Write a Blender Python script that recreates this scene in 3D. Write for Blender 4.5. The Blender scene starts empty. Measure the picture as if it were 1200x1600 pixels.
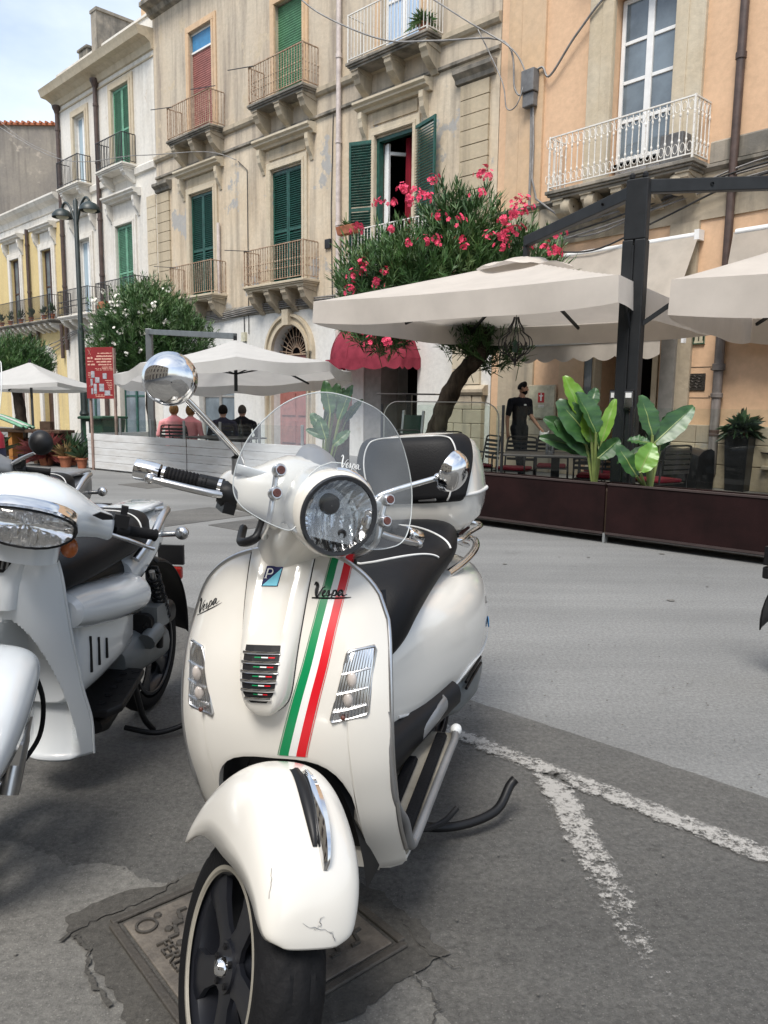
import bpy, bmesh, math, random
from math import sin, cos, pi, radians, sqrt, atan2
from mathutils import Vector, Matrix, noise
R = random.Random(7)
SC = bpy.context.scene
COL = SC.collection

# ------------------------------------------------------------------ camera
CAM_H = 1.32
pit, rol = radians(8.1), radians(0.7)
fwv = Vector((0, cos(pit), -sin(pit)))
up0, rt0 = Vector((0, sin(pit), cos(pit))), Vector((1, 0, 0))
rtv = rt0 * cos(rol) + up0 * sin(rol)
upv = up0 * cos(rol) - rt0 * sin(rol)
cam_d = bpy.data.cameras.new('camera')
cam_d.sensor_fit = 'HORIZONTAL'; cam_d.sensor_width = 36; cam_d.lens = 36.0
cam_d.clip_start = 0.05; cam_d.clip_end = 2000
cam = bpy.data.objects.new('camera', cam_d); COL.objects.link(cam)
mw = Matrix((rtv, upv, -fwv)).transposed().to_4x4(); mw.translation = (0, 0, CAM_H)
cam.matrix_world = mw
SC.camera = cam

# ------------------------------------------------------------------ sky, sun, exposure
SUN_EL, SUN_AZ = radians(58), radians(200)      # azimuth measured clockwise from +Y
w = bpy.data.worlds.new('World'); SC.world = w; w.use_nodes = True
nt = w.node_tree; nt.nodes.clear()
out = nt.nodes.new('ShaderNodeOutputWorld'); bg = nt.nodes.new('ShaderNodeBackground')
sky = nt.nodes.new('ShaderNodeTexSky'); sky.sky_type = 'NISHITA'; sky.sun_disc = False
sky.sun_elevation = SUN_EL; sky.sun_rotation = SUN_AZ; sky.dust_density = 2.0; sky.air_density = 1.0
tc = nt.nodes.new('ShaderNodeTexCoord')
mp = nt.nodes.new('ShaderNodeMapping'); mp.inputs['Scale'].default_value = (1, 1, 2.2)
nz = nt.nodes.new('ShaderNodeTexNoise'); nz.inputs['Scale'].default_value = 1.7; nz.inputs['Detail'].default_value = 7; nz.inputs['Roughness'].default_value = .55
rp = nt.nodes.new('ShaderNodeValToRGB'); rp.color_ramp.elements[0].position = .36; rp.color_ramp.elements[1].position = .66
rp.color_ramp.elements[0].color = (.10, .10, .10, 1); rp.color_ramp.elements[1].color = (.85, .85, .85, 1)
mx = nt.nodes.new('ShaderNodeMix'); mx.data_type = 'RGBA'
mx.inputs['B'].default_value = (4.9, 5.3, 5.7, 1)
nt.links.new(tc.outputs['Generated'], mp.inputs['Vector']); nt.links.new(mp.outputs[0], nz.inputs['Vector'])
nt.links.new(nz.outputs['Fac'], rp.inputs[0]); nt.links.new(rp.outputs[0], mx.inputs['Factor'])
nt.links.new(sky.outputs[0], mx.inputs['A']); nt.links.new(mx.outputs['Result'], bg.inputs['Color'])
bg.inputs['Strength'].default_value = 0.115
nt.links.new(bg.outputs[0], out.inputs[0])
sun_d = bpy.data.lights.new('sun', 'SUN'); sun_d.energy = 2.0; sun_d.angle = radians(22); sun_d.color = (1, .955, .89)
sun = bpy.data.objects.new('sun', sun_d); COL.objects.link(sun)
sdir = Vector((sin(SUN_AZ) * cos(SUN_EL), cos(SUN_AZ) * cos(SUN_EL), sin(SUN_EL)))
sun.rotation_euler = sdir.to_track_quat('Z', 'Y').to_euler()
SC.view_settings.view_transform = 'Standard'; SC.view_settings.look = 'None'
SC.view_settings.gamma = 1; SC.view_settings.use_curve_mapping = False
SC.view_settings.exposure = 1.05
SC.cycles.max_bounces = 8; SC.cycles.transparent_max_bounces = 16

# ------------------------------------------------------------------ materials
MATS = {}
def _n(nt, t, **kw):
    n = nt.nodes.new(t)
    for k, v in kw.items():
        if k in n.inputs: n.inputs[k].default_value = v
        else: setattr(n, k, v)
    return n
def rgba(c): return (c[0], c[1], c[2], 1)
def mk(name, c, rough=.5, metal=0, var=.12, vs=6, bump=0, bs=60, coat=0, spec=.5, c2=None, stretch=None, trans=0, detail=5, lo=.35, hi=.65):
    """surface with noise colour variation (to c2 or to a darker c) and fine bump"""
    m = bpy.data.materials.new(name); m.use_nodes = True; MATS[name] = m
    nt = m.node_tree; b = nt.nodes['Principled BSDF']
    if rough >= .65 and spec == .5: spec = .15
    b.inputs['Roughness'].default_value = rough; b.inputs['Metallic'].default_value = metal
    b.inputs['Specular IOR Level'].default_value = spec
    if coat: b.inputs['Coat Weight'].default_value = coat; b.inputs['Coat Roughness'].default_value = .06
    tc = _n(nt, 'ShaderNodeTexCoord'); vec = tc.outputs['Object']
    if stretch:
        mp = _n(nt, 'ShaderNodeMapping'); mp.inputs['Scale'].default_value = stretch
        nt.links.new(vec, mp.inputs[0]); vec = mp.outputs[0]
    if c2 is None: c2 = tuple(x * (1 - var * 2) for x in c)
    nz = _n(nt, 'ShaderNodeTexNoise', Scale=vs, Detail=detail, Roughness=.6); nt.links.new(vec, nz.inputs['Vector'])
    rp = _n(nt, 'ShaderNodeValToRGB'); e = rp.color_ramp.elements
    e[0].position, e[1].position = lo, hi; e[0].color, e[1].color = rgba(c2), rgba(c)
    nt.links.new(nz.outputs['Fac'], rp.inputs[0]); nt.links.new(rp.outputs[0], b.inputs['Base Color'])
    if bump:
        n2 = _n(nt, 'ShaderNodeTexNoise', Scale=bs, Detail=4); nt.links.new(vec, n2.inputs['Vector'])
        bp = _n(nt, 'ShaderNodeBump', Strength=bump, Distance=.01)
        nt.links.new(n2.outputs['Fac'], bp.inputs['Height']); nt.links.new(bp.outputs[0], b.inputs['Normal'])
    return m
def plaster(name, c1, c2, streak, patch, sc=.55, plo=.62, phi=.66, slo=.5, shi=.75, rough=.9, samt=1.0, bump=.35):
    """old render: two tones in broad clouds, vertical run marks, bare patches, fine grain"""
    m = bpy.data.materials.new(name); m.use_nodes = True; MATS[name] = m
    nt = m.node_tree; L = nt.links; b = nt.nodes['Principled BSDF']; b.inputs['Roughness'].default_value = rough
    b.inputs['Specular IOR Level'].default_value = .2
    tc = _n(nt, 'ShaderNodeTexCoord'); v = tc.outputs['Object']
    def ns(scale, det=7, vec=v, ro=.6):
        n = _n(nt, 'ShaderNodeTexNoise', Scale=scale, Detail=det, Roughness=ro); L.new(vec, n.inputs['Vector']); return n.outputs['Fac']
    def ramp(f, a, bb, ca=(0, 0, 0), cb=(1, 1, 1)):
        r = _n(nt, 'ShaderNodeValToRGB'); e = r.color_ramp.elements; e[0].position, e[1].position = a, bb
        e[0].color, e[1].color = rgba(ca), rgba(cb); L.new(f, r.inputs[0]); return r.outputs[0]
    def mix(f, a, bb, bt='MIX'):
        x = _n(nt, 'ShaderNodeMix', data_type='RGBA', blend_type=bt)
        for s, k in ((f, 'Factor'), (a, 'A'), (bb, 'B')):
            if isinstance(s, (int, float)): x.inputs[k].default_value = s
            elif isinstance(s, tuple): x.inputs[k].default_value = rgba(s)
            else: L.new(s, x.inputs[k])
        return x.outputs['Result']
    col = mix(ramp(ns(sc), .36, .64), c1, c2)
    mp = _n(nt, 'ShaderNodeMapping'); mp.inputs['Scale'].default_value = (2.6, 2.6, .22); L.new(v, mp.inputs[0])
    st = ramp(ns(1.1, 6, mp.outputs[0]), slo, shi, (0, 0, 0), (samt * .8,) * 3)
    col = mix(st, col, streak)
    pf = ns(.8, 9, ro=.66)
    col = mix(ramp(pf, plo, phi), col, patch)
    col = mix(.5, col, ramp(ns(9, 6), .25, .75, (.72, .72, .72), (1.12, 1.1, 1.08)), 'MULTIPLY')
    L.new(col, b.inputs['Base Color'])
    bp = _n(nt, 'ShaderNodeBump', Strength=bump, Distance=.02); L.new(ns(14, 8), bp.inputs['Height']); L.new(bp.outputs[0], b.inputs['Normal'])
    return m
def glass_mat(name, tint=(.9, .96, .94), f=.06, rough=.02, haze=0):
    """thin sheet: mostly see-through, a mirror layer that grows at grazing angles, a pale dusty haze standing for further reflections"""
    m = bpy.data.materials.new(name); m.use_nodes = True; MATS[name] = m
    nt = m.node_tree; nt.nodes.clear(); L = nt.links
    o = _n(nt, 'ShaderNodeOutputMaterial'); t = _n(nt, 'ShaderNodeBsdfTransparent'); t.inputs[0].default_value = rgba(tint)
    g = _n(nt, 'ShaderNodeBsdfGlossy'); g.inputs['Roughness'].default_value = rough
    fr = _n(nt, 'ShaderNodeLayerWeight'); fr.inputs['Blend'].default_value = .5
    pw = _n(nt, 'ShaderNodeMath', operation='POWER'); pw.inputs[1].default_value = 4.0; L.new(fr.outputs['Facing'], pw.inputs[0])
    mt = _n(nt, 'ShaderNodeMath', operation='MULTIPLY_ADD'); mt.inputs[1].default_value = .8; mt.inputs[2].default_value = f
    L.new(pw.outputs[0], mt.inputs[0])
    mx = _n(nt, 'ShaderNodeMixShader'); L.new(mt.outputs[0], mx.inputs[0]); L.new(t.outputs[0], mx.inputs[1]); L.new(g.outputs[0], mx.inputs[2])
    last = mx.outputs[0]
    if haze:
        d = _n(nt, 'ShaderNodeBsdfDiffuse'); d.inputs[0].default_value = (.7, .72, .74, 1)
        m2 = _n(nt, 'ShaderNodeMixShader')
        tc = _n(nt, 'ShaderNodeTexCoord'); nz = _n(nt, 'ShaderNodeTexNoise', Scale=7, Detail=5); L.new(tc.outputs['Object'], nz.inputs['Vector'])
        mm = _n(nt, 'ShaderNodeMath', operation='MULTIPLY'); mm.inputs[1].default_value = haze * 2; L.new(nz.outputs['Fac'], mm.inputs[0])  # pale diffuse veil puts hazy reflections into the colour, with a dusty film
        L.new(mm.outputs[0], m2.inputs[0]); L.new(last, m2.inputs[1]); L.new(d.outputs[0], m2.inputs[2]); last = m2.outputs[0]
    L.new(last, o.inputs[0]); return m

# ------------------------------------------------------------------ mesh builder
class MB:
    def __init__(s, M=None): s.v = []; s.f = []; s.mi = []; s.M = M; s.cur = 0
    def pt(s, p):
        p = Vector(p)
        s.v.append(tuple(s.M @ p) if s.M is not None else tuple(p)); return len(s.v) - 1
    def face(s, ids): s.f.append(tuple(ids)); s.mi.append(s.cur)
    def poly(s, pts): s.face([s.pt(p) for p in pts])
    def box(s, x0, x1, y0, y1, z0, z1):
        i = [s.pt((x, y, z)) for z in (z0, z1) for y in (y0, y1) for x in (x0, x1)]
        for q in ((0, 2, 3, 1), (4, 5, 7, 6), (0, 1, 5, 4), (2, 6, 7, 3), (0, 4, 6, 2), (1, 3, 7, 5)): s.face([i[k] for k in q])
        return s
    def obox(s, c, ax, ay, az):
        """box from centre and three half-axis vectors"""
        c, ax, ay, az = map(Vector, (c, ax, ay, az))
        i = [s.pt(c + ax * a + ay * b + az * d) for d in (-1, 1) for b in (-1, 1) for a in (-1, 1)]
        for q in ((0, 2, 3, 1), (4, 5, 7, 6), (0, 1, 5, 4), (2, 6, 7, 3), (0, 4, 6, 2), (1, 3, 7, 5)): s.face([i[k] for k in q])
        return s
    def bar(s, a, b, w, h=None, up=(0, 0, 1)):
        a, b = Vector(a), Vector(b); d = b - a; u = Vector(up)
        if abs(d.normalized().dot(u)) > .98: u = Vector((0, 1, 0))
        sx = d.cross(u).normalized() * w / 2; sy = sx.cross(d).normalized() * (h or w) / 2
        return s.obox((a + b) / 2, d / 2, sx, sy)
    def prism(s, pts, d):
        """polygon (3-D points) swept by vector d"""
        d = Vector(d); a = [s.pt(p) for p in pts]; b = [s.pt(Vector(p) + d) for p in pts]; n = len(a)
        s.face(a[::-1]); s.face(b)
        for k in range(n): s.face((a[k], a[(k + 1) % n], b[(k + 1) % n], b[k]))
        return s
    def grid(s, P, cu=False, cv=False):
        ids = [[s.pt(p) for p in row] for row in P]; nu, nv = len(P), len(P[0])
        for i in range(nu if cu else nu - 1):
            for j in range(nv if cv else nv - 1):
                a, b, c, d = ids[i][j], ids[(i + 1) % nu][j], ids[(i + 1) % nu][(j + 1) % nv], ids[i][(j + 1) % nv]
                s.face((a, b, c, d))
        return ids
    def loft(s, rings, caps=True, closed=False):
        ids = s.grid(rings, cu=closed, cv=True)
        if caps and not closed: s.face(ids[0]); s.face(ids[-1][::-1])
        return s
    def tube(s, pts, r, n=8, closed=False, caps=True):
        pts = [Vector(p) for p in pts]; N = len(pts)
        rr = r if isinstance(r, (list, tuple)) else [r] * N
        rings = []; prev = None
        for i, p in enumerate(pts):
            a = pts[i - 1] if (i or closed) else pts[i]; b = pts[(i + 1) % N] if (i < N - 1 or closed) else pts[i]
            t = (b - a).normalized()
            if prev is None:
                u = Vector((0, 0, 1)) if abs(t.z) < .9 else Vector((1, 0, 0))
                prev = t.cross(u).normalized()
            prev = (prev - t * prev.dot(t)).normalized(); w = t.cross(prev)
            rings.append([p + (prev * cos(2 * pi * k / n) + w * sin(2 * pi * k / n)) * rr[i] for k in range(n)])
        return s.loft(rings, caps, closed)
    def lathe(s, prof, n=24, c=(0, 0, 0), axis=(0, 0, 1), caps=False):
        a = Vector(axis).normalized(); c = Vector(c)
        u = a.cross(Vector((0, 0, 1)) if abs(a.z) < .9 else Vector((1, 0, 0))).normalized(); w = a.cross(u)
        P = [[c + a * h + (u * cos(2 * pi * k / n) + w * sin(2 * pi * k / n)) * max(r, 1e-4) for k in range(n)] for r, h in prof]
        ids = s.grid(P, cv=True)
        if caps: s.face(ids[0]); s.face(ids[-1][::-1])
        return s
    def ell(s, c, r, nu=12, nv=16, Q=None):
        c = Vector(c); P = []
        for i in range(nu + 1):
            th = pi * i / nu
            row = []
            for j in range(nv):
                p = Vector((sin(th) * cos(2 * pi * j / nv) * r[0], sin(th) * sin(2 * pi * j / nv) * r[1], cos(th) * r[2]))
                row.append(c + (Q @ p if Q else p))
            P.append(row)
        s.grid(P, cv=True); return s
    def mesh(s, name, mats, smooth=None):
        me = bpy.data.meshes.new(name); me.from_pydata(s.v, [], s.f)
        for m in (mats if isinstance(mats, (list, tuple)) else [mats]): me.materials.append(MATS[m] if isinstance(m, str) else m)
        if any(s.mi): me.polygons.foreach_set('material_index', s.mi)
        bm = bmesh.new(); bm.from_mesh(me)
        bmesh.ops.remove_doubles(bm, verts=bm.verts, dist=1e-5)
        bmesh.ops.recalc_face_normals(bm, faces=bm.faces)
        if smooth is not None:
            for f in bm.faces: f.smooth = True
            for e in bm.edges:
                if len(e.link_faces) == 2 and e.calc_face_angle(0) > radians(smooth): e.smooth = False
        bm.to_mesh(me); bm.free()
        return me
    def build(s, name, mats, parent=None, smooth=None, bevel=0, solid=0, seg=2):
        o = bpy.data.objects.new(name, s.mesh(name, mats, smooth)); COL.objects.link(o)
        if parent is not None: o.parent = parent
        if solid:
            md = o.modifiers.new('solid', 'SOLIDIFY'); md.thickness = solid; md.offset = -1
        if bevel:
            md = o.modifiers.new('bevel', 'BEVEL'); md.width = bevel; md.segments = seg; md.limit_method = 'ANGLE'; md.angle_limit = radians(35)
        return o
def thing(name, label, cat, loc=(0, 0, 0), rz=0, group=None, rot=None):
    o = bpy.data.objects.new(name, None); COL.objects.link(o); o.empty_display_size = .2
    o.location = loc; o.rotation_euler = rot or (0, 0, rz); return tag(o, label, cat, group)
def tag(o, label=None, cat=None, group=None, kind=None):
    if label: o['label'] = label
    if cat: o['category'] = cat
    if group: o['group'] = group
    if kind: o['kind'] = kind
    return o
def copy_tree(o, parent=None, seen=None):
    c = o.copy(); COL.objects.link(c)
    if parent is not None: c.parent = parent
    for ch in list(o.children): copy_tree(ch, c)
    return c
def lerp(a, b, t): return a + (b - a) * t
def interp(x, pts):
    if x <= pts[0][0]: return pts[0][1]
    for (a, fa), (b, fb) in zip(pts, pts[1:]):
        if x <= b: return lerp(fa, fb, (x - a) / (b - a))
    return pts[-1][1]
def crom(pts, n):
    """Catmull-Rom through a list of equal-length tuples, n samples per span"""
    o = []; N = len(pts)
    for i in range(N - 1):
        p0, p1, p2, p3 = pts[max(i - 1, 0)], pts[i], pts[i + 1], pts[min(i + 2, N - 1)]
        for k in range(n):
            t = k / n
            o.append(tuple(.5 * (2 * b + (c - a) * t + (2 * a - 5 * b + 4 * c - d) * t * t + (3 * b - a - 3 * c + d) * t ** 3) for a, b, c, d in zip(p0, p1, p2, p3)))
    o.append(tuple(pts[-1])); return o
def sinterp(x, pts):
    """smooth 1-D interpolation (monotone cubic-like)"""
    if x <= pts[0][0]: return pts[0][1]
    if x >= pts[-1][0]: return pts[-1][1]
    n = len(pts)
    for i in range(n - 1):
        if x <= pts[i + 1][0]:
            (x0, y0), (x1, y1) = pts[i], pts[i + 1]; h = x1 - x0
            def sl(k):
                if k == 0: return (pts[1][1] - pts[0][1]) / (pts[1][0] - pts[0][0])
                if k == n - 1: return (pts[-1][1] - pts[-2][1]) / (pts[-1][0] - pts[-2][0])
                return (pts[k + 1][1] - pts[k - 1][1]) / (pts[k + 1][0] - pts[k - 1][0])
            m0, m1 = sl(i) * h, sl(i + 1) * h; t = (x - x0) / h
            return (2 * t**3 - 3 * t * t + 1) * y0 + (t**3 - 2 * t * t + t) * m0 + (-2 * t**3 + 3 * t * t) * y1 + (t**3 - t * t) * m1
def text_mesh(txt, size, extrude, name='lettering', align='CENTER', spacing=1.0):
    cu = bpy.data.curves.new(name, 'FONT'); cu.body = txt; cu.size = size; cu.extrude = extrude; cu.resolution_u = 2
    cu.align_x = align; cu.align_y = 'CENTER'; cu.space_character = spacing
    ob = bpy.data.objects.new(name, cu); me = bpy.data.meshes.new_from_object(ob); me.name = name
    bpy.data.objects.remove(ob); return me
def text_obj(txt, size, extrude, mat, parent, M, name='lettering', **kw):
    me = text_mesh(txt, size, extrude, name, **kw); me.materials.clear(); me.materials.append(MATS[mat])
    me.transform(M); o = bpy.data.objects.new(name, me); COL.objects.link(o); o.parent = parent; return o
# ------------------------------------------------------------------ palette
plaster('tan_plaster', (.62, .54, .42), (.55, .45, .325), (.17, .145, .12), (.37, .36, .34), plo=.565, phi=.59, samt=.95, slo=.46)
plaster('grey_plaster', (.52, .455, .36), (.52, .435, .33), (.15, .13, .12), (.50, .42, .31), plo=.57, phi=.595, slo=.46)
plaster('white_plaster', (.68, .66, .61), (.62, .58, .51), (.30, .27, .23), (.48, .42, .35), plo=.66, phi=.70, samt=.6)
plaster('yellow_plaster', (.62, .50, .25), (.58, .45, .22), (.36, .30, .2), (.56, .53, .45), plo=.66, phi=.7, samt=.5)
plaster('peach_plaster', (.67, .455, .295), (.62, .42, .27), (.46, .32, .21), (.56, .42, .28), plo=.68, phi=.74, samt=.35, bump=.2)
plaster('pale_peach', (.60, .42, .26), (.55, .41, .28), (.38, .28, .2), (.45, .40, .32), plo=.66, phi=.7, samt=.5, bump=.2)
plaster('stone', (.46, .40, .30), (.38, .32, .24), (.14, .13, .11), (.30, .27, .22), plo=.6, phi=.66, samt=.9)
plaster('pale_stone', (.55, .49, .38), (.50, .42, .30), (.28, .24, .19), (.42, .36, .28), plo=.64, phi=.7, samt=.5)
plaster('dirty_stone', (.36, .32, .26), (.25, .23, .2), (.07, .07, .06), (.17, .16, .14), sc=1.2, plo=.5, phi=.62, slo=.4, shi=.62)
plaster('old_wall', (.27, .245, .21), (.19, .175, .16), (.12, .11, .1), (.38, .34, .29), plo=.58, phi=.64)
plaster('tan_block', (.47, .40, .29), (.40, .33, .23), (.2, .17, .13), (.30, .28, .25), sc=1.1, plo=.58, phi=.63)
plaster('white_ground_floor', (.68, .68, .66), (.62, .61, .57), (.4, .38, .34), (.5, .46, .4), plo=.66, phi=.7, samt=.45)
mk('dark_room', (.012, .011, .012), .9, var=.1)  # near-black: the shade of unlit interiors put into the colour
mk('green_paint', (.012, .085, .062), .45, var=.25, vs=9)
mk('pale_green_paint', (.15, .36, .23), .5, var=.18, vs=8)
mk('rust_red_paint', (.34, .13, .11), .6, var=.15)
mk('green_roller', (.07, .20, .10), .5, var=.15)
mk('white_paint', (.78, .78, .76), .4, var=.06)
mk('iron_white', (.70, .68, .63), .5, var=.2, vs=30, c2=(.42, .30, .2), lo=.25, hi=.45)
mk('iron_rusty', (.50, .40, .30), .7, c2=(.22, .12, .07), vs=14, lo=.3, hi=.7)
mk('iron_black', (.03, .028, .03), .5, var=.2)
mk('brown_wood', (.075, .035, .025), .5, var=.3, vs=5, stretch=(6, 6, .6))
mk('brown_pipe', (.085, .055, .045), .5, var=.2)
mk('grey_pipe', (.18, .16, .15), .5, var=.25, vs=4)
mk('white_pipe', (.62, .54, .50), .5, var=.15)
mk('window_glass', (.17, .21, .24), .06, var=.25, vs=1.2, spec=.8)
mk('blue_curtain', (.45, .58, .75), .8, var=.15, vs=5, stretch=(8, 8, .2))
mk('pale_curtain', (.40, .50, .56), .8, var=.15, vs=4, stretch=(9, 9, .15))
mk('red_curtain', (.28, .015, .03), .8, var=.35, vs=6, stretch=(7, 7, .2))
mk('blue_board', (.05, .22, .42), .4)
mk('terracotta', (.42, .16, .09), .8, var=.2, vs=8)
mk('cable_grey', (.27, .26, .25), .6, var=.2)
mk('cable_black', (.03, .03, .03), .6)
mk('box_grey', (.17, .17, .17), .6, var=.2)
mk('tile_cream', (.6, .57, .42), .3, var=.2)
mk('bronze', (.09, .08, .07), .45, metal=.6, var=.3, vs=40)
mk('black_paint', (.012, .012, .013), .4)
mk('sign_red', (.42, .02, .02), .5, var=.05)
mk('door_grey', (.26, .25, .23), .5, var=.12)
mk('maroon_cloth', (.36, .055, .085), .85, var=.15, vs=5, bump=.15, bs=200)
mk('cream_cloth', (.56, .51, .44), .85, var=.08, vs=3, bump=.15, bs=160)
mk('white_cloth', (.68, .67, .645), .85, var=.04, vs=3, bump=.1, bs=160)
mk('beige_cloth', (.66, .61, .55), .85, var=.05, vs=2.5, bump=.12, bs=160)
mk('charcoal_metal', (.022, .024, .026), .5, spec=.25, metal=.1, var=.15)
mk('mid_grey_metal', (.16, .175, .18), .45, metal=.3, var=.12)
mk('galvanised', (.42, .44, .44), .4, metal=.7, var=.15)
mk('bark', (.07, .055, .042), .95, var=.35, vs=9, bump=.9, bs=18, stretch=(1, 1, .35))
mk('oleander_leaf', (.065, .145, .036), .5, c2=(.025, .07, .020), vs=1.5)
mk('oleander_leaf_pale', (.12, .19, .06), .5, c2=(.05, .11, .035), vs=1.5)
mk('petal_pink', (.80, .07, .16), .6, c2=(.55, .03, .09), vs=14)
mk('petal_white', (.8, .78, .7), .6)
mk('strelitzia', (.035, .10, .022), .38, c2=(.016, .055, .018), vs=4, stretch=(1, 1, 5))
mk('strelitzia_young', (.13, .24, .02), .38, c2=(.10, .23, .03), vs=3)
mk('stalk', (.22, .27, .08), .5, c2=(.12, .17, .05), vs=5)
mk('bush_leaf', (.05, .10, .04), .5, c2=(.02, .05, .02), vs=3)
mk('red_leaf', (.22, .045, .04), .6, c2=(.10, .03, .03), vs=4)
mk('dry_leaf', (.30, .22, .10), .7, c2=(.16, .11, .05), vs=4)
mk('soil', (.05, .035, .025), .95)
mk('barrier_brown', (.020, .0085, .0085), .6, spec=.12, c2=(.010, .005, .005), vs=2.5, bump=.1)
mk('barrier_edge', (.05, .035, .033), .5)
mk('white_plank', (.62, .63, .63), .7, c2=(.48, .47, .45), vs=2.2, stretch=(1, 1, 6), lo=.25, hi=.6, bump=.2, bs=40)
mk('sign_board', (.25, .022, .025), .5, var=.08, vs=2)
mk('sign_print', (.72, .42, .33), .6)
mk('sign_picture', (.45, .42, .46), .6, c2=(.2, .25, .27), vs=18)
mk('old_timber', (.36, .26, .22), .8, var=.2, vs=5)
mk('dark_timber', (.10, .065, .045), .8, var=.3, vs=5)
mk('orange_timber', (.45, .20, .06), .7, var=.2)
mk('bin_green', (.02, .07, .04), .5, var=.1)
mk('lamp_green', (.02, .032, .03), .45, var=.2)
mk('chair_metal', (.035, .035, .037), .4, metal=.3)
mk('red_cushion', (.25, .03, .045), .85, var=.15)
mk('table_dark', (.07, .062, .06), .4, var=.1)
mk('steel', (.55, .55, .55), .25, metal=1, var=.1)
mk('planter_black', (.018, .019, .021), .35, var=.2)
mk('skin', (.46, .25, .16), .6, var=.08)
mk('skin_pale', (.52, .31, .23), .6, var=.08)
mk('hair_black', (.012, .009, .008), .7)
mk('hair_blond', (.30, .17, .07), .7, var=.25, vs=40)
mk('hair_grey', (.10, .085, .075), .8, var=.2)
mk('black_shirt', (.014, .015, .02), .8, var=.2)
mk('dark_trousers', (.013, .018, .023), .85, var=.2)
mk('pink_shirt', (.90, .36, .38), .85, var=.08)
mk('navy_shirt', (.05, .05, .08), .85, var=.2)
mk('paper_white', (.75, .75, .72), .8)
mk('red_jacket', (.40, .02, .04), .6, var=.15)
glass_mat('screen_glass', (.94, .97, .96), .03)
glass_mat('clear_sheet', (.92, .94, .95), .075, haze=.085)
glass_mat('bottle_glass', (.8, .88, .85), .05)
# scooter
mk('cream_enamel', (.665, .64, .585), .20, c2=(.60, .57, .51), vs=1.6, lo=.25, hi=.5, coat=.7, spec=.5)
mk('pearl_enamel', (.66, .66, .655), .25, var=.02, vs=3, coat=.9, spec=.6)
mk('chrome', (.78, .78, .78), .07, metal=1, var=.03)
mk('alloy', (.60, .60, .60), .3, metal=1, var=.08)
mk('dull_grey_trim', (.28, .28, .28), .4, metal=.5)
mk('black_plastic', (.009, .009, .010), .45, spec=.3, var=.1)
mk('black_vinyl', (.010, .010, .011), .5, var=.12, spec=.16, bump=.12, bs=220)
mk('rubber', (.010, .010, .011), .7, var=.2, bump=.2, bs=120)
mk('rim_black', (.010, .011, .015), .35)
mk('rim_line', (.28, .26, .215), .5)
mk('piping', (.66, .66, .64), .5)
mk('flag_green', (.0, .21, .07), .35, var=.03)
mk('flag_red', (.58, .006, .015), .35, var=.03)
mk('flag_white', (.72, .72, .70), .35, var=.02)
mk('badge_navy', (.008, .01, .075), .25)
mk('badge_sky', (.18, .55, .68), .3)
mk('sticker_blue', (.03, .20, .45), .4)
mk('amber', (.45, .12, .03), .25, var=.2)
mk('pale_bulb', (.50, .45, .41), .2, var=.2)
mk('nut_brown', (.10, .03, .02), .4, var=.2)
mk('floor_mat_beige', (.36, .33, .27), .8, var=.15, vs=12)
mk('reflector', (.82, .82, .82), .10, metal=1, var=.05)
mk('dark_lens', (.10, .11, .12), .08, metal=.6, var=.3)
mk('lens_ring', (.03, .032, .036), .12, var=.1)
mk('tail_red', (.35, .015, .01), .3)
_b = MATS['pearl_enamel'].node_tree.nodes['Principled BSDF']; _b.inputs['Thin Film Thickness'].default_value = 300; _b.inputs['Thin Film IOR'].default_value = 1.6; _b.inputs['Coat Tint'].default_value = (.93, .97, 1, 1)  # blue coat tint puts the sky's reflected sheen into the pearl paint
glass_mat('lens_glass', (.98, .98, .98), .05)
glass_mat('smoke_glass', (.45, .5, .55), .08, haze=.05)
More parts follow.
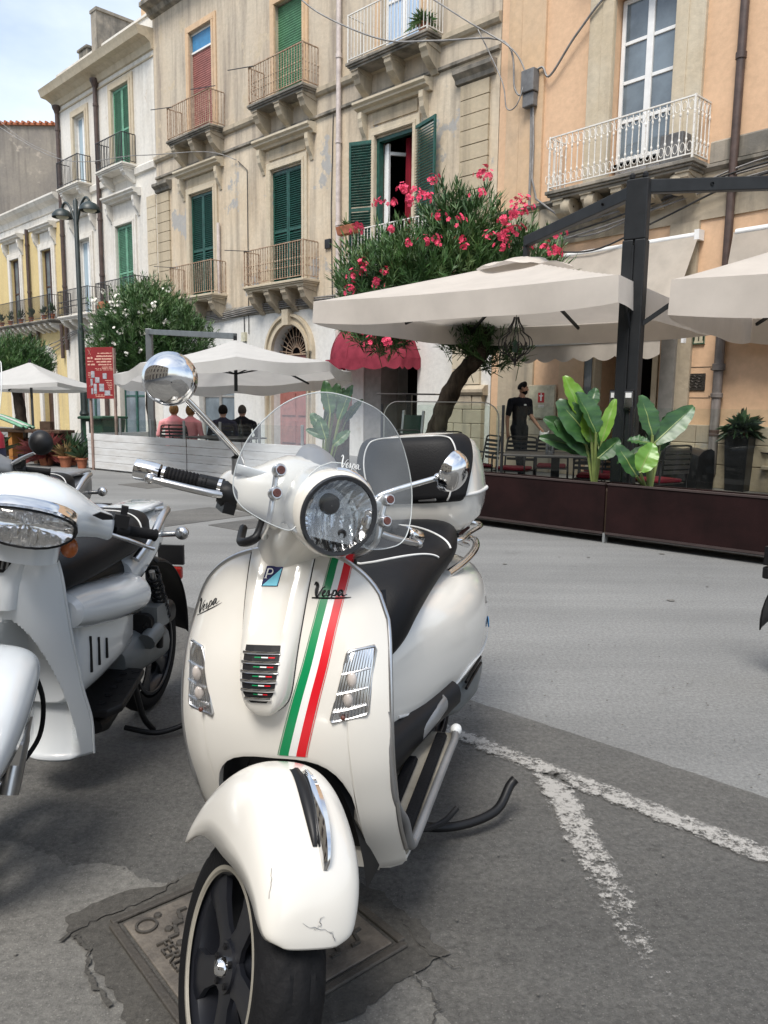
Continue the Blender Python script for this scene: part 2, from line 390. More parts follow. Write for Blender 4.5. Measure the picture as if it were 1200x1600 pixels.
# ground
def ground_mat(name, c1, c2, spot, speck, sc=1.0, bump=.5):
    m = bpy.data.materials.new(name); m.use_nodes = True; MATS[name] = m
    nt = m.node_tree; L = nt.links; b = nt.nodes['Principled BSDF']; b.inputs['Roughness'].default_value = .88; b.inputs['Specular IOR Level'].default_value = .3
    tc = _n(nt, 'ShaderNodeTexCoord'); v = tc.outputs['Object']
    def ns(s, d=6, ro=.6):
        n = _n(nt, 'ShaderNodeTexNoise', Scale=s, Detail=d, Roughness=ro); L.new(v, n.inputs['Vector']); return n.outputs['Fac']
    def ramp(f, a, bb, ca=(0, 0, 0), cb=(1, 1, 1)):
        r = _n(nt, 'ShaderNodeValToRGB'); e = r.color_ramp.elements; e[0].position, e[1].position = a, bb
        e[0].color, e[1].color = rgba(ca), rgba(cb); L.new(f, r.inputs[0]); return r.outputs[0]
    def mix(f, a, bb, bt='MIX'):
        x = _n(nt, 'ShaderNodeMix', data_type='RGBA', blend_type=bt)
        for s, k in ((f, 'Factor'), (a, 'A'), (bb, 'B')):
            if isinstance(s, (int, float)): x.inputs[k].default_value = s
            elif isinstance(s, tuple): x.inputs[k].default_value = rgba(s)
            else: L.new(s, x.inputs[k])
        return x.outputs['Result']
    col = mix(ramp(ns(.55 * sc), .35, .65), c1, c2)
    col = mix(ramp(ns(2.1 * sc, 8, .7), .60, .72), col, spot)                       # oil and tyre marks
    col = mix(.75, col, ramp(ns(60, 5, .85), .3, .7, (.42, .42, .42), (1.5, 1.5, 1.47)), 'MULTIPLY')
    mpv = _n(nt, 'ShaderNodeMapping'); mpv.inputs['Rotation'].default_value = (0, 0, .745); mpv.inputs['Scale'].default_value = (.16, 1.9, 1); L.new(v, mpv.inputs[0])
    nb = _n(nt, 'ShaderNodeTexNoise', Scale=1.0 * sc, Detail=6, Roughness=.62); L.new(mpv.outputs[0], nb.inputs['Vector'])
    col = mix(.8, col, ramp(nb.outputs['Fac'], .32, .68, (.78, .78, .78), (1.16, 1.16, 1.15)), 'MULTIPLY')       # wheel tracks along the street
    vo = _n(nt, 'ShaderNodeTexVoronoi', Scale=95.0); L.new(v, vo.inputs['Vector'])
    col = mix(ramp(vo.outputs['Distance'], .10, .22, (.55, .55, .55), (0, 0, 0)), col, speck)    # pale aggregate
    L.new(col, b.inputs['Base Color'])
    ad = _n(nt, 'ShaderNodeMath', operation='ADD'); L.new(ns(75, 6, .8), ad.inputs[0]); L.new(ns(9, 5), ad.inputs[1])
    bp = _n(nt, 'ShaderNodeBump', Strength=bump, Distance=.012); L.new(ad.outputs[0], bp.inputs['Height']); L.new(bp.outputs[0], b.inputs['Normal'])
    return m
ground_mat('road_asphalt', (.205, .206, .203), (.172, .173, .171), (.140, .140, .137), (.29, .285, .275))
ground_mat('bay_asphalt', (.115, .113, .109), (.150, .145, .136), (.072, .070, .067), (.26, .25, .23), 1.6, bump=1.0)
ground_mat('bay_concrete', (.185, .179, .167), (.145, .140, .130), (.080, .078, .072), (.32, .31, .28), 1.5, bump=.7)
ground_mat('paving_stone', (.20, .19, .17), (.165, .158, .145), (.11, .105, .097), (.3, .29, .27), 1, bump=.3)
ground_mat('mortar', (.085, .080, .072), (.06, .057, .052), (.035, .033, .03), (.13, .12, .11), 2, bump=.6)
mk('cast_iron', (.075, .066, .055), .6, metal=.3, c2=(.055, .05, .044), vs=7, bump=.4, bs=90)
mk('cast_iron_worn', (.19, .165, .135), .6, metal=.3, c2=(.07, .062, .055), vs=9, bump=.4, bs=90)
# worn road paint: real sheet with wear holes
def worn_paint():
    m = bpy.data.materials.new('worn_paint'); m.use_nodes = True; MATS['worn_paint'] = m
    nt = m.node_tree; L = nt.links; b = nt.nodes['Principled BSDF']; b.inputs['Roughness'].default_value = .85
    tc = _n(nt, 'ShaderNodeTexCoord')
    n = _n(nt, 'ShaderNodeTexNoise', Scale=34.0, Detail=9, Roughness=.85); L.new(tc.outputs['Object'], n.inputs['Vector'])
    at = _n(nt, 'ShaderNodeAttribute'); at.attribute_name = 'wear'
    s = _n(nt, 'ShaderNodeMath', operation='SUBTRACT'); L.new(n.outputs['Fac'], s.inputs[0]); L.new(at.outputs['Fac'], s.inputs[1])
    r = _n(nt, 'ShaderNodeValToRGB'); e = r.color_ramp.elements; e[0].position, e[1].position = -.01, .10; L.new(s.outputs[0], r.inputs[0])
    b.inputs['Base Color'].default_value = (.31, .30, .28, 1)
    L.new(r.outputs[0], b.inputs['Alpha'])
worn_paint()

for n_, f_ in (('cream_cloth', .35), ('white_cloth', .40), ('beige_cloth', .35), ('maroon_cloth', .30)):          # canvas lets some light through
    nt = MATS[n_].node_tree; b = nt.nodes['Principled BSDF']; o = nt.nodes['Material Output']; t = _n(nt, 'ShaderNodeBsdfTranslucent'); x = _n(nt, 'ShaderNodeMixShader'); x.inputs[0].default_value = f_
    src = b.inputs['Base Color'].links[0].from_socket; nt.links.new(src, t.inputs[0]); nt.links.new(b.outputs[0], x.inputs[1]); nt.links.new(t.outputs[0], x.inputs[2]); nt.links.new(x.outputs[0], o.inputs[0])
mk('screen_rim', (.50, .53, .53), .3)
# ------------------------------------------------------------------ street frames (x along the street to the left, y out towards the street, z up)
SEAM = Vector((2.190, 16.243, 0))
AZ_A, AZ_B = radians(-45.4), radians(-41.4)
def frame_rz(az): return atan2(cos(az), sin(az))          # rotation that puts local x along the street
def at_frame(az, s, off=0, z=0):
    u = Vector((sin(az), cos(az), 0)); n = Vector((-u.y, u.x, 0))
    if n.y > 0: n = -n
    return SEAM + u * s + n * off + Vector((0, 0, z))
def FA(s, off=0, z=0): return at_frame(AZ_A, s, off, z)
def FB(s, off=0, z=0): return at_frame(AZ_B, s, off, z)
RZA, RZB = frame_rz(AZ_A), frame_rz(AZ_B)

def wall_holes(mb, x0, x1, z0, z1, holes, y=0):
    xs = sorted({x0, x1, *[h[0] for h in holes], *[h[1] for h in holes]}); zs = sorted({z0, z1, *[h[2] for h in holes], *[h[3] for h in holes]})
    for a, b in zip(xs, xs[1:]):
        for c, d in zip(zs, zs[1:]):
            mx_, mz_ = (a + b) / 2, (c + d) / 2
            if a < x0 - 1e-6 or b > x1 + 1e-6: continue
            if any(h[0] < mx_ < h[1] and h[2] < mz_ < h[3] for h in holes): continue
            mb.poly([(a, y, c), (b, y, c), (b, y, d), (a, y, d)])
    for hx0, hx1, hz0, hz1, dp in holes:
        mb.poly([(hx0, y, hz0), (hx0, y - dp, hz0), (hx0, y - dp, hz1), (hx0, y, hz1)])
        mb.poly([(hx1, y, hz0), (hx1, y, hz1), (hx1, y - dp, hz1), (hx1, y - dp, hz0)])
        mb.poly([(hx0, y, hz1), (hx0, y - dp, hz1), (hx1, y - dp, hz1), (hx1, y, hz1)])
        mb.poly([(hx0, y, hz0), (hx1, y, hz0), (hx1, y - dp, hz0), (hx0, y - dp, hz0)])
def shell(mb, x0, x1, z0, z1, d=9):
    mb.poly([(x0, 0, z0), (x0, -d, z0), (x0, -d, z1), (x0, 0, z1)]); mb.poly([(x1, 0, z0), (x1, 0, z1), (x1, -d, z1), (x1, -d, z0)])
    mb.poly([(x0, -d, z0), (x1, -d, z0), (x1, -d, z1), (x0, -d, z1)]); mb.poly([(x0, 0, z1), (x0, -d, z1), (x1, -d, z1), (x1, 0, z1)])
def moulding(par, name, x0, x1, prof, mat, ends=True):
    """horizontal moulding: prof = [(y, z)...] closed outline, swept along x"""
    mb = MB(); mb.prism([(x0, y, z) for y, z in prof], (x1 - x0, 0, 0)); return mb.build(name, mat, par)
def corbel_pts(x, w, d, h, z):
    """side outline of a scroll bracket hanging below z"""
    return [(x, 0, z), (x, d, z), (x, d, z - h * .22), (x, d * .88, z - h * .34), (x, d * .80, z - h * .52), (x, d * .5, z - h * .72), (x, d * .24, z - h * .86), (x, d * .12, z - h), (x, 0, z - h)]
def balcony(par, x0, x1, z, dep=.55, rail=.92, iron='iron_rusty', slab='dirty_stone', corbels=3, ornate=0, ch=.55, cm='stone', step=.105, clip=None):
    mb = MB()
    mb.box(x0, x1, 0, dep, z - .06, z); mb.box(x0 + .03, x1 - .03, 0, dep - .03, z - .10, z - .06); mb.box(x0 + .07, x1 - .07, 0, dep - .07, z - .15, z - .10)
    b = mb.build('balcony', slab, par, bevel=.008, seg=1)
    r = MB(); i0, i1, yf = x0 + .05, x1 - .05, dep - .05
    zt, zb = z + rail, z + .07
    for (a, bb) in (((i0, .02), (i0, yf)), ((i0, yf), (i1, yf)), ((i1, yf), (i1, .02))):
        for zz, hh in ((zt, .022), (zb, .018)): r.bar((a[0], a[1], zz), (bb[0], bb[1], zz), .03, hh)
        n = max(2, int(round((Vector(bb) - Vector(a)).length / step)))
        for k in range(n + 1):
            px_, py_ = lerp(a[0], bb[0], k / n), lerp(a[1], bb[1], k / n)
            r.bar((px_, py_, zb), (px_, py_, zt), .014)
            if ornate == 1:
                for f in (.30, .52): r.ell((px_, py_, lerp(zb, zt, f)), (.022, .022, .03), 4, 6)
            if ornate == 2:
                tx, ty = (1, 0) if a[1] == bb[1] else (0, 1)
                for f, rr in ((.14, .042), (.86, .042)):
                    cz = lerp(zb, zt, f)
                    pts = [(px_ + tx * (rr * cos(t)), py_ + ty * rr * cos(t), cz + 1.7 * rr * sin(t)) for t in [q * pi / 5 for q in range(10)]]
                    if k < n:
                        r.tube([(p[0] + tx * step / 2, p[1] + ty * step / 2, p[2]) for p in pts], .006, 4, closed=True)
                r.ell((px_, py_, lerp(zb, zt, .27)), (.02, .02, .035), 4, 6); r.ell((px_, py_, lerp(zb, zt, .73)), (.02, .02, .035), 4, 6)
    for px_, py_ in ((i0, yf), (i1, yf)): r.bar((px_, py_, z), (px_, py_, zt + .02), .028)
    r.build('railing', iron, b)
    if corbels:
        for k in range(corbels):
            cx = lerp(x0 + .22, x1 - .22, k / (corbels - 1)) if corbels > 1 else (x0 + x1) / 2
            c = MB(); c.prism(corbel_pts(cx - .1, .2, dep * .82, ch, z - .15), (.2, 0, 0)); c.prism(corbel_pts(cx - .12, .24, dep * .86, ch * .25, z - .149), (.24, 0, 0))
            c.build('corbel', cm, b)
    return b
def leaf_mb(mb, x0, x1, z0, z1, y, slat=.055, mid=None, th=.04, flip=False):
    """louvred shutter leaf in the x-z plane (front at y)"""
    fr = .055
    mb.box(x0, x0 + fr, y - th, y, z0, z1); mb.box(x1 - fr, x1, y - th, y, z0, z1)
    rails = [z0, z1 - fr * 1.3] + ([mid] if mid else [])
    for zz in rails: mb.box(x0 + fr, x1 - fr, y - th + .002, y - .002, zz, zz + fr * 1.3)
    z = z0 + fr * 1.4
    while z < z1 - fr * 1.5:
        if not (mid and mid - .04 < z < mid + fr * 1.4):
            zf, zk = (z + slat * .62, z) if flip else (z, z + slat * .72)
            mb.poly([(x0 + fr, y - .006, zf), (x1 - fr, y - .006, zf), (x1 - fr, y - th + .004, zk), (x0 + fr, y - th + .004, zk)])
            mb.poly([(x0 + fr, y - .006, zf), (x1 - fr, y - .006, zf), (x1 - fr, y - .006, zf + .012), (x0 + fr, y - .006, zf + .012)])
        z += slat
def shutters(par, x0, x1, z0, z1, y, mat, mid=None, slat=.055):
    c = (x0 + x1) / 2
    for a, b in ((x0 + .01, c - .006), (c + .006, x1 - .01)):
        mb = MB(); leaf_mb(mb, a, b, z0, z1, y, slat, mid); mb.box(a + .05, b - .05, y - .075, y - .06, z0 + .02, z1 - .02)
        mb.build('shutter', mat, par)
def roller(par, x0, x1, z0, z1, y, mat):
    mb = MB(); z = z0; h = .06
    while z < z1 - .01:
        t = min(z + h, z1); mb.poly([(x0, y, z), (x1, y, z), (x1, y + .012, lerp(z, t, .45)), (x0, y + .012, lerp(z, t, .45))])
        mb.poly([(x0, y + .012, lerp(z, t, .45)), (x1, y + .012, lerp(z, t, .45)), (x1, y, t - .004), (x0, y, t - .004)]); z += h
    mb.box(x0, x1, y - .03, y - .012, z0, z1)
    return mb.build('roller_blind', mat, par)
def surround(par, x0, x1, z0, z1, w=.18, d=.05, mat='pale_stone', top=True):
    mb = MB()
    for a, b in ((x0 - w, x0), (x1, x1 + w)): mb.box(a, b, 0, d, z0, z1)
    if top: mb.box(x0 - w, x1 + w, 0, d, z1, z1 + w)
    for a, b in ((x0 - w * .45, x0 - .004), (x1 + .004, x1 + w * .45)): mb.box(a, b, d, d + .022, z0, z1 + .01)
    if top: mb.box(x0 - w * .45, x1 + w * .45, d, d + .022, z1 + .011, z1 + w * .45)
    return mb.build('window_surround', mat, par, bevel=.006, seg=1)
def hood(par, x0, x1, z, mat='pale_stone', d=.26, brackets=True, frieze=.4):
    pr = [(0, z), (d * .35, z), (d * .45, z + .06), (d * .8, z + .09), (d * .8, z + .13), (d, z + .17), (d, z + .22), (0, z + .26)]
    h = moulding(par, 'window_hood', x0, x1, pr, mat)
    if brackets:
        for c in (x0 + .17, x1 - .17):
            b = MB(); b.prism(corbel_pts(c - .06, .12, d * .7, .6, z - .001), (.12, 0, 0)); b.build('bracket', mat, h)
    return h
def casement(par, x0, x1, z0, z1, y, frame='white_paint', cols=2, rows=3, glass='window_glass', curtain=None, name='french_door', panel=.0):
    mb = MB(); f = .075
    mb.box(x0, x0 + f, y - .05, y, z0, z1); mb.box(x1 - f, x1, y - .05, y, z0, z1)
    mb.box(x0 + f, x1 - f, y - .05, y, z1 - f, z1); mb.box(x0 + f, x1 - f, y - .05, y, z0, z0 + f)
    w = (x1 - x0 - 2 * f) / cols; zb = z0 + f + panel
    if panel: mb.box(x0 + f, x1 - f, y - .045, y - .02, z0 + f, zb)
    for c in range(1, cols): mb.box(x0 + f + w * c - .06, x0 + f + w * c + .06, y - .05, y + .012, z0 + f, z1 - f)
    hh = (z1 - f - zb) / rows
    for r_ in range(0 if panel else 1, rows):
        for c in range(cols):
            a = x0 + f + w * c + (.06 if c else 0); b = x0 + f + w * (c + 1) - (.06 if c < cols - 1 else 0)
            mb.box(a, b, y - .045, y - .004, zb + hh * r_ - .03, zb + hh * r_ + .03)
    d = mb.build(name, frame, par, bevel=.006, seg=1)
    for c in range(cols):
        for r_ in range(rows):
            a = x0 + f + w * c + (.06 if c else 0); b = x0 + f + w * (c + 1) - (.06 if c < cols - 1 else 0)
            p = MB(); p.box(a, b, y - .034, y - .026, zb + hh * r_ + (.03 if r_ or panel else 0), zb + hh * (r_ + 1) - (.03 if r_ < rows - 1 else 0)); p.build('pane', glass, d)
    if curtain:
        cm = MB(); n = 28
        cm.grid([[(lerp(x0 + f, x1 - f, i / n), y - .12 + .018 * sin(i * 1.9), z) for z in (z0 + .1, z1 - .1)] for i in range(n + 1)])
        cm.build('curtain', curtain, par)
    return d
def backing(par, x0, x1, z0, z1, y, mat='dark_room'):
    mb = MB(); mb.box(x0, x1, y - .02, y, z0, z1); return mb.build('room_shade', mat, par)  # dark sheet standing for the unlit space behind an opening
def quoin(par, x0, x1, z0, z1, d, hh, mat, me_cache={}):
    n = int(round((z1 - z0) / hh)); h = (z1 - z0) / n; key = (round(x1 - x0, 3), round(h, 3), mat, d)
    if key not in me_cache:
        m = MB(); m.box(0, x1 - x0, 0, d, .009, h - .009); me_cache[key] = m.mesh('quoin_stone', mat)
    for k in range(n):
        o = bpy.data.objects.new('quoin_stone', me_cache[key]); COL.objects.link(o); o.parent = par
        o.location = (x0 + R.uniform(-.006, .006), R.uniform(-.004, .003), z0 + k * h)
        if k == 0:
            pass
    return n
def pipe(par, x, z0, z1, mat, y=.09, r=.055, hopper=False, name='drainpipe'):
    mb = MB(); mb.tube([(x, y, z0), (x, y, z1)], r, 10)
    z = z1 - .6
    while z > z0 + .2: mb.lathe([(r + .004, -.05), (r + .016, -.045), (r + .016, .045), (r + .004, .05)], 10, (x, y, z)); mb.box(x - .02, x + .02, 0.001, y, z - .02, z + .02); z -= 1.9
    if hopper: mb.lathe([(r, -.05), (r + .05, .1), (r + .09, .16), (r + .09, .24), (.01, .24)], 10, (x, y, z1))
    return mb.build(name, mat, par, smooth=40)

# ================================================================== tan building with three bays of balconies
bt = thing('apartment_building', 'weathered tan stone palazzo with green louvred shutters, quoins and white ground floor', 'building', FA(0), RZA)
H_ = 13.2
bays = [(1.75, 3.75, 'b3'), (6.08, 7.2, 'b2'), (10.12, 11.3, 'b1')]
holes = [(2.15, 3.32, 8.92, 11.4, .22), (6.08, 7.2, 8.92, 11.35, .2), (10.1, 11.28, 8.92, 11.9, .2),
         (2.28, 3.47, 4.36, 7.32, .3), (6.1, 7.4, 4.36, 7.32, .12), (10.15, 11.43, 4.36, 7.4, .12)]
mb = MB(); wall_holes(mb, 0, 13.4, 3.95, 8.3, [h for h in holes if h[2] < 8]); mb.build('wall', 'tan_plaster', bt)
mb = MB(); wall_holes(mb, 0, 13.4, 8.3, H_, [h for h in holes if h[2] > 8]); shell(mb, 0, 13.4, 0, H_); mb.build('upper_wall', 'grey_plaster', bt)
# ground floor: arched doorway and shop door
mb = MB(); wall_holes(mb, 0, 13.4, 0, 3.95, [(5.9, 7.4, 0, 3.35, .35), (2.06, 3.83, 0, 2.35, 1.6), (9.3, 11.2, 0, 2.9, .3)])
n = 14; cx, rr, zc = 6.65, .75, 2.6
for sgn in (-1, 1):
    pts = [(cx + sgn * rr * cos(t), .001, zc + rr * sin(t)) for t in [k * pi / 2 / n for k in range(n + 1)]]
    mb.prism(pts + [(cx + sgn * rr, .001, zc + rr)], (0, -.3, 0))
mb.build('ground_floor_wall', 'white_ground_floor', bt)
mb = MB()
for t0, t1, y1 in ((.75, .83, .10), (.83, .95, .06), (.95, 1.02, .12)):
    P = []
    for k in range(29):
        a = pi * k / 28; P.append([(cx + t0 * cos(a), 0, zc + t0 * sin(a)), (cx + t0 * cos(a), y1, zc + t0 * sin(a)), (cx + t1 * cos(a), y1, zc + t1 * sin(a)), (cx + t1 * cos(a), 0, zc + t1 * sin(a))])
    mb.grid(P)
    for s_ in (-1, 1): mb.box(*sorted((cx + s_ * t0, cx + s_ * t1)), 0, y1, 0, zc)
mb.box(cx - .13, cx + .13, .0, .2, zc + .72, zc + 1.12)
mb.build('door_arch', 'pale_stone', bt, smooth=30)
mb = MB(); mb.box(5.9, 7.4, -.30, -.22, 0, 2.55)
for a in (5.98, 6.7):
    for z0 in (.2, .95, 1.7): mb.box(a, a + .62, -.22, -.19, z0, z0 + .6)
mb.build('arched_door', 'rust_red_paint', bt)
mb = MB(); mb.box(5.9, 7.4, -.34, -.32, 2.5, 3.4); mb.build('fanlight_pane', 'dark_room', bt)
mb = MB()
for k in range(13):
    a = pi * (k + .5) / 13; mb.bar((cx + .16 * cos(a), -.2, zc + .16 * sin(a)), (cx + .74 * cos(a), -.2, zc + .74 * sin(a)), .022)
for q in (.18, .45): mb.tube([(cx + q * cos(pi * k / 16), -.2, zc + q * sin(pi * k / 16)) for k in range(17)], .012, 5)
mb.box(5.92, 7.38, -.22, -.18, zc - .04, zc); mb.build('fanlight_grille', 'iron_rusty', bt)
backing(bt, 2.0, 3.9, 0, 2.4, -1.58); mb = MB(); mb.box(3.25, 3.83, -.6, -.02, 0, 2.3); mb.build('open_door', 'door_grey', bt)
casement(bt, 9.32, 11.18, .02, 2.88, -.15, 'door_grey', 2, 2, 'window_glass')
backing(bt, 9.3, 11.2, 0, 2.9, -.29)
# roller shutters, doors, shutters
roller(bt, 6.08, 7.2, 8.95, 11.33, -.09, 'green_roller')
roller(bt, 10.1, 11.28, 8.95, 11.35, -.09, 'rust_red_paint'); mb = MB(); mb.box(10.14, 11.24, -.1, -.06, 11.4, 11.84); mb.build('blue_window_head', 'blue_board', bt)
for z_ in (11.35, 11.845): mb = MB(); mb.box(10.1, 11.28, -.1, -.05, z_, z_ + .05); mb.build('blind_rail', 'white_paint', bt)
casement(bt, 2.15, 3.32, 8.92, 11.4, -.12, 'white_paint', 2, 2, 'blue_curtain', None)
shutters(bt, 6.1, 7.4, 4.38, 7.3, -.02, 'green_paint', mid=5.75); shutters(bt, 10.15, 11.43, 4.38, 7.38, -.02, 'green_paint', mid=5.75)
# bay three: shutters thrown open, curtain and inner window
mb = MB(); mb.box(2.28, 2.36, -.16, -.02, 4.36, 7.32); mb.box(3.39, 3.47, -.16, -.02, 4.36, 7.32); mb.box(2.36, 3.39, -.16, -.02, 7.24, 7.32)
mb.build('window_frame', 'green_paint', bt)
mb = MB(); mb.box(3.22, 3.30, -.22, -.16, 4.36, 7.2); mb.box(3.30, 3.39, -.24, -.20, 4.36, 7.2); mb.box(2.95, 3.02, -.62, -.56, 4.4, 7.0); mb.bar((3.26, -.2, 4.45), (2.98, -.6, 4.45), .05, .07); mb.bar((3.26, -.2, 7.0), (2.98, -.6, 7.0), .05, .07)
mb.build('inner_casement', 'white_paint', bt)
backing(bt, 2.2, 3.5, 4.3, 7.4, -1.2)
mb = MB(); n = 22; mb.grid([[(lerp(2.36, 2.82, i / n), -.3 + .03 * sin(i * 1.7), z) for z in (4.4, 7.25)] for i in range(n + 1)]); mb.build('curtain', 'red_curtain', bt, smooth=80)
for xh, xt, yt in ((3.47, 4.08, .26), (2.28, 1.42, .26)):
    d = Vector((xt - xh, yt, 0)); L_ = d.length; M = Matrix.Translation((xh, .02, 0)) @ Matrix.Rotation(atan2(d.y, d.x), 4, 'Z')
    mb = MB(M); leaf_mb(mb, .02, L_, 4.4, 7.3, .02, .06, mid=5.75, flip=True); mb.build('shutter', 'green_paint', bt)
# surrounds, hoods, string courses
for x0, x1 in ((2.28, 3.47), (6.1, 7.4), (10.15, 11.43)):
    surround(bt, x0, x1, 4.36, 7.36 if x0 != 10.15 else 7.43, .19, .06, 'pale_stone')
    hood(bt, x0 - .52, x1 + .52, 7.92, 'pale_stone', .3)
    mb = MB(); mb.box(x0 - .1, x1 + .1, 0, .03, 7.62, 7.88); mb.build('frieze_panel', 'tan_block', bt)
for x0, x1, zt in ((6.08, 7.2, 11.35), (10.1, 11.28, 11.9)): surround(bt, x0, x1, 8.9, zt, .2, .05, 'pale_peach')
surround(bt, 2.15, 3.32, 8.9, 11.4, .2, .05, 'pale_peach')
moulding(bt, 'string_course', 0, 13.4, [(0, 8.22), (.07, 8.24), (.07, 8.30), (.0, 8.34)], 'dirty_stone')
moulding(bt, 'upper_string_course', 0, 13.4, [(0, 8.72), (.06, 8.74), (.1, 8.80), (.1, 8.90), (0, 8.94)], 'stone')
moulding(bt, 'cornice', -.05, 13.45, [(0, 12.95), (.12, 13.0), (.2, 13.12), (.42, 13.2), (.42, 13.32), (0, 13.36)], 'dirty_stone')
moulding(bt, 'ground_floor_band', 0, 13.4, [(0, 3.70), (.05, 3.72), (.05, 3.92), (.02, 3.96), (0, 3.98)], 'dirty_stone')
# balconies
balcony(bt, 9.5, 11.85, 8.93, corbels=3); balcony(bt, 5.46, 7.75, 8.93, corbels=3, ornate=1)
balcony(bt, 1.46, 3.95, 8.9, iron='iron_white', corbels=3, rail=1.0)
balcony(bt, 9.57, 11.92, 4.38, corbels=3, slab='pale_stone'); balcony(bt, 5.46, 8.05, 4.38, corbels=4, ornate=1, slab='pale_stone')
balcony(bt, 1.5, 4.1, 4.33, iron='iron_white', corbels=3, slab='pale_stone')
# iron line poles jutting from the rails
for x, z in ((11.8, 9.85), (9.55, 9.85), (7.72, 9.85), (11.87, 5.3), (8.0, 5.3)):
    mb = MB(); mb.bar((x - .3, .5, z - .02), (x + .75, .62, z + .12), .018); mb.build('line_pole', 'iron_black', bt)
# quoins with caps
quoin(bt, .22, .95, 4.2, 7.78, .06, .3, 'tan_block'); quoin(bt, 12.62, 13.36, 4.2, 7.78, .06, .3, 'tan_block')
for x0, x1 in ((.08, 1.08), (12.5, 13.4)):
    moulding(bt, 'quoin_cap', x0, x1, [(0, 7.8), (.08, 7.82), (.1, 7.9), (.2, 7.98), (.2, 8.06), (0, 8.1)], 'dirty_stone')
quoin(bt, .25, 1.0, 1.72, 3.7, .07, .33, 'pale_stone')
for r_ in range(5):                                        # stone pier with coursed blocks under the pilaster
    for x0, x1 in (((.12, .62), (.63, 1.12)) if r_ % 2 else ((.12, .38), (.39, .86), (.87, 1.12))):
        mb = MB(); mb.box(x0 + .004, x1 - .004, 0, .14 + R.uniform(-.006, .006), r_ * .3 + .004, r_ * .3 + .296); mb.build('pier_stone', 'stone', bt, bevel=.01, seg=1)
moulding(bt, 'pier_cap', .06, 1.18, [(0, 1.5), (.16, 1.5), (.2, 1.56), (.2, 1.62), (.12, 1.7), (0, 1.72)], 'stone')
pipe(bt, 4.66, .1, 11.9, 'white_pipe', .1, .06)
mb = MB(); mb.tube([(9.86, .08, 4.4), (9.86, .08, 6.4)], .045, 8); mb.build('vent_pipe', 'white_pipe', bt, smooth=40)
mb = MB(); mb.box(5.02, 5.22, 0, .05, 5.1, 5.32); mb.build('vent_grille', 'black_paint', bt)
mb = MB(); mb.box(8.62, 8.8, 0, .08, 3.0, 3.25); mb.build('meter_box', 'tile_cream', bt)
mb = MB(); mb.tube([(8.71, .03, 3.25), (8.72, .03, 3.9)], .014, 6); mb.tube([(8.5, .03, 3.2), (8.48, .03, 7.6), (8.9, .03, 7.9)], .012, 6); mb.tube([(4.95, .03, 3.9), (5.0, .03, 6.0), (4.93, .03, 8.2)], .012, 6); mb.build('wall_cable', 'cable_black', bt)
# roof box at right rear
# ================================================================== white building
bw = thing('apartment_building', 'white three storey building with pale green shutters and black iron balconies', 'building', FA(13.4), RZA)
W1 = 7.35
def X(s): return s - 13.4
holes = [(X(14.98), X(16.2), 8.95, 11.6, .12), (X(18.25), X(19.2), 8.95, 11.45, .2), (X(14.98), X(16.2), 4.4, 7.2, .12), (X(18.2), X(19.22), 4.4, 7.13, .2),
         (X(14.6), X(16.4), 0, 2.9, .3), (X(18.0), X(19.5), 0, 2.9, .3)]
mb = MB(); wall_holes(mb, 0.02, W1, 0, 12.4, holes); shell(mb, .02, W1, 0, 12.4); mb.build('wall', 'white_plaster', bw)
shutters(bw, X(14.98), X(16.2), 8.97, 11.58, -.03, 'pale_green_paint', mid=10.2); shutters(bw, X(14.98), X(16.2), 4.42, 7.18, -.03, 'pale_green_paint', mid=5.6)
casement(bw, X(18.25), X(19.2), 8.95, 11.45, -.12, 'white_paint', 2, 1, 'pale_curtain'); casement(bw, X(18.2), X(19.22), 4.4, 7.13, -.12, 'white_paint', 2, 1, 'pale_curtain')
casement(bw, X(14.62), X(16.38), .02, 2.88, -.16, 'green_paint', 2, 2, 'window_glass'); casement(bw, X(18.02), X(19.48), .02, 2.88, -.16, 'green_paint', 2, 2, 'window_glass')
for a, b, zt in ((14.98, 16.2, 11.6), (18.25, 19.2, 11.45)): surround(bw, X(a), X(b), 8.93, zt, .24, .05, 'pale_stone')
for a, b, zt in ((14.98, 16.2, 7.2), (18.2, 19.22, 7.13)):
    surround(bw, X(a), X(b), 4.38, zt, .2, .06, 'white_plaster'); hood(bw, X(a) - .55, X(b) + .5, 7.95, 'white_plaster', .34)
moulding(bw, 'cornice', -.02, W1 + .1, [(0, 12.1), (.06, 12.12), (.12, 12.3), (.3, 12.4), (.5, 12.42), (.55, 12.55), (.6, 12.66), (0, 12.72)], 'pale_stone')
moulding(bw, 'frieze_band', .02, W1, [(0, 11.9), (.04, 11.91), (.04, 11.95), (0, 11.96)], 'pale_stone')
moulding(bw, 'string_course', .02, W1, [(0, 8.6), (.08, 8.64), (.1, 8.82), (0, 8.9)], 'white_plaster')
mb = MB(); mb.box(.1, W1 - .05, -.35, -.1, 12.4, 13.25); mb.box(.08, W1 - .03, -.4, -.05, 13.25, 13.32); mb.build('parapet', 'white_plaster', bw)
mb = MB(); mb.box(3.55, 3.95, -3.6, .1, 12.6, 14.35); mb.box(3.5, 4.0, -3.6, .12, 14.35, 14.45); mb.build('party_wall', 'dirty_stone', bw)
mb = MB(); mb.box(5.6, 6.3, -1.6, -.5, 12.6, 13.95); mb.box(5.55, 6.35, -1.65, -.45, 13.95, 14.05); mb.build('chimney', 'dirty_stone', bw, bevel=.02, seg=1)
mb = MB(); mb.lathe([(.01, 0), (.3, .04), (.55, .14), (.56, .16)], 20, (4.6, -.9, 13.75), (.4, 1, .2)); mb.tube([(4.6, -.95, 13.3), (4.6, -.9, 13.75)], .03, 6); mb.build('satellite_dish', 'galvanised', bw, smooth=40)
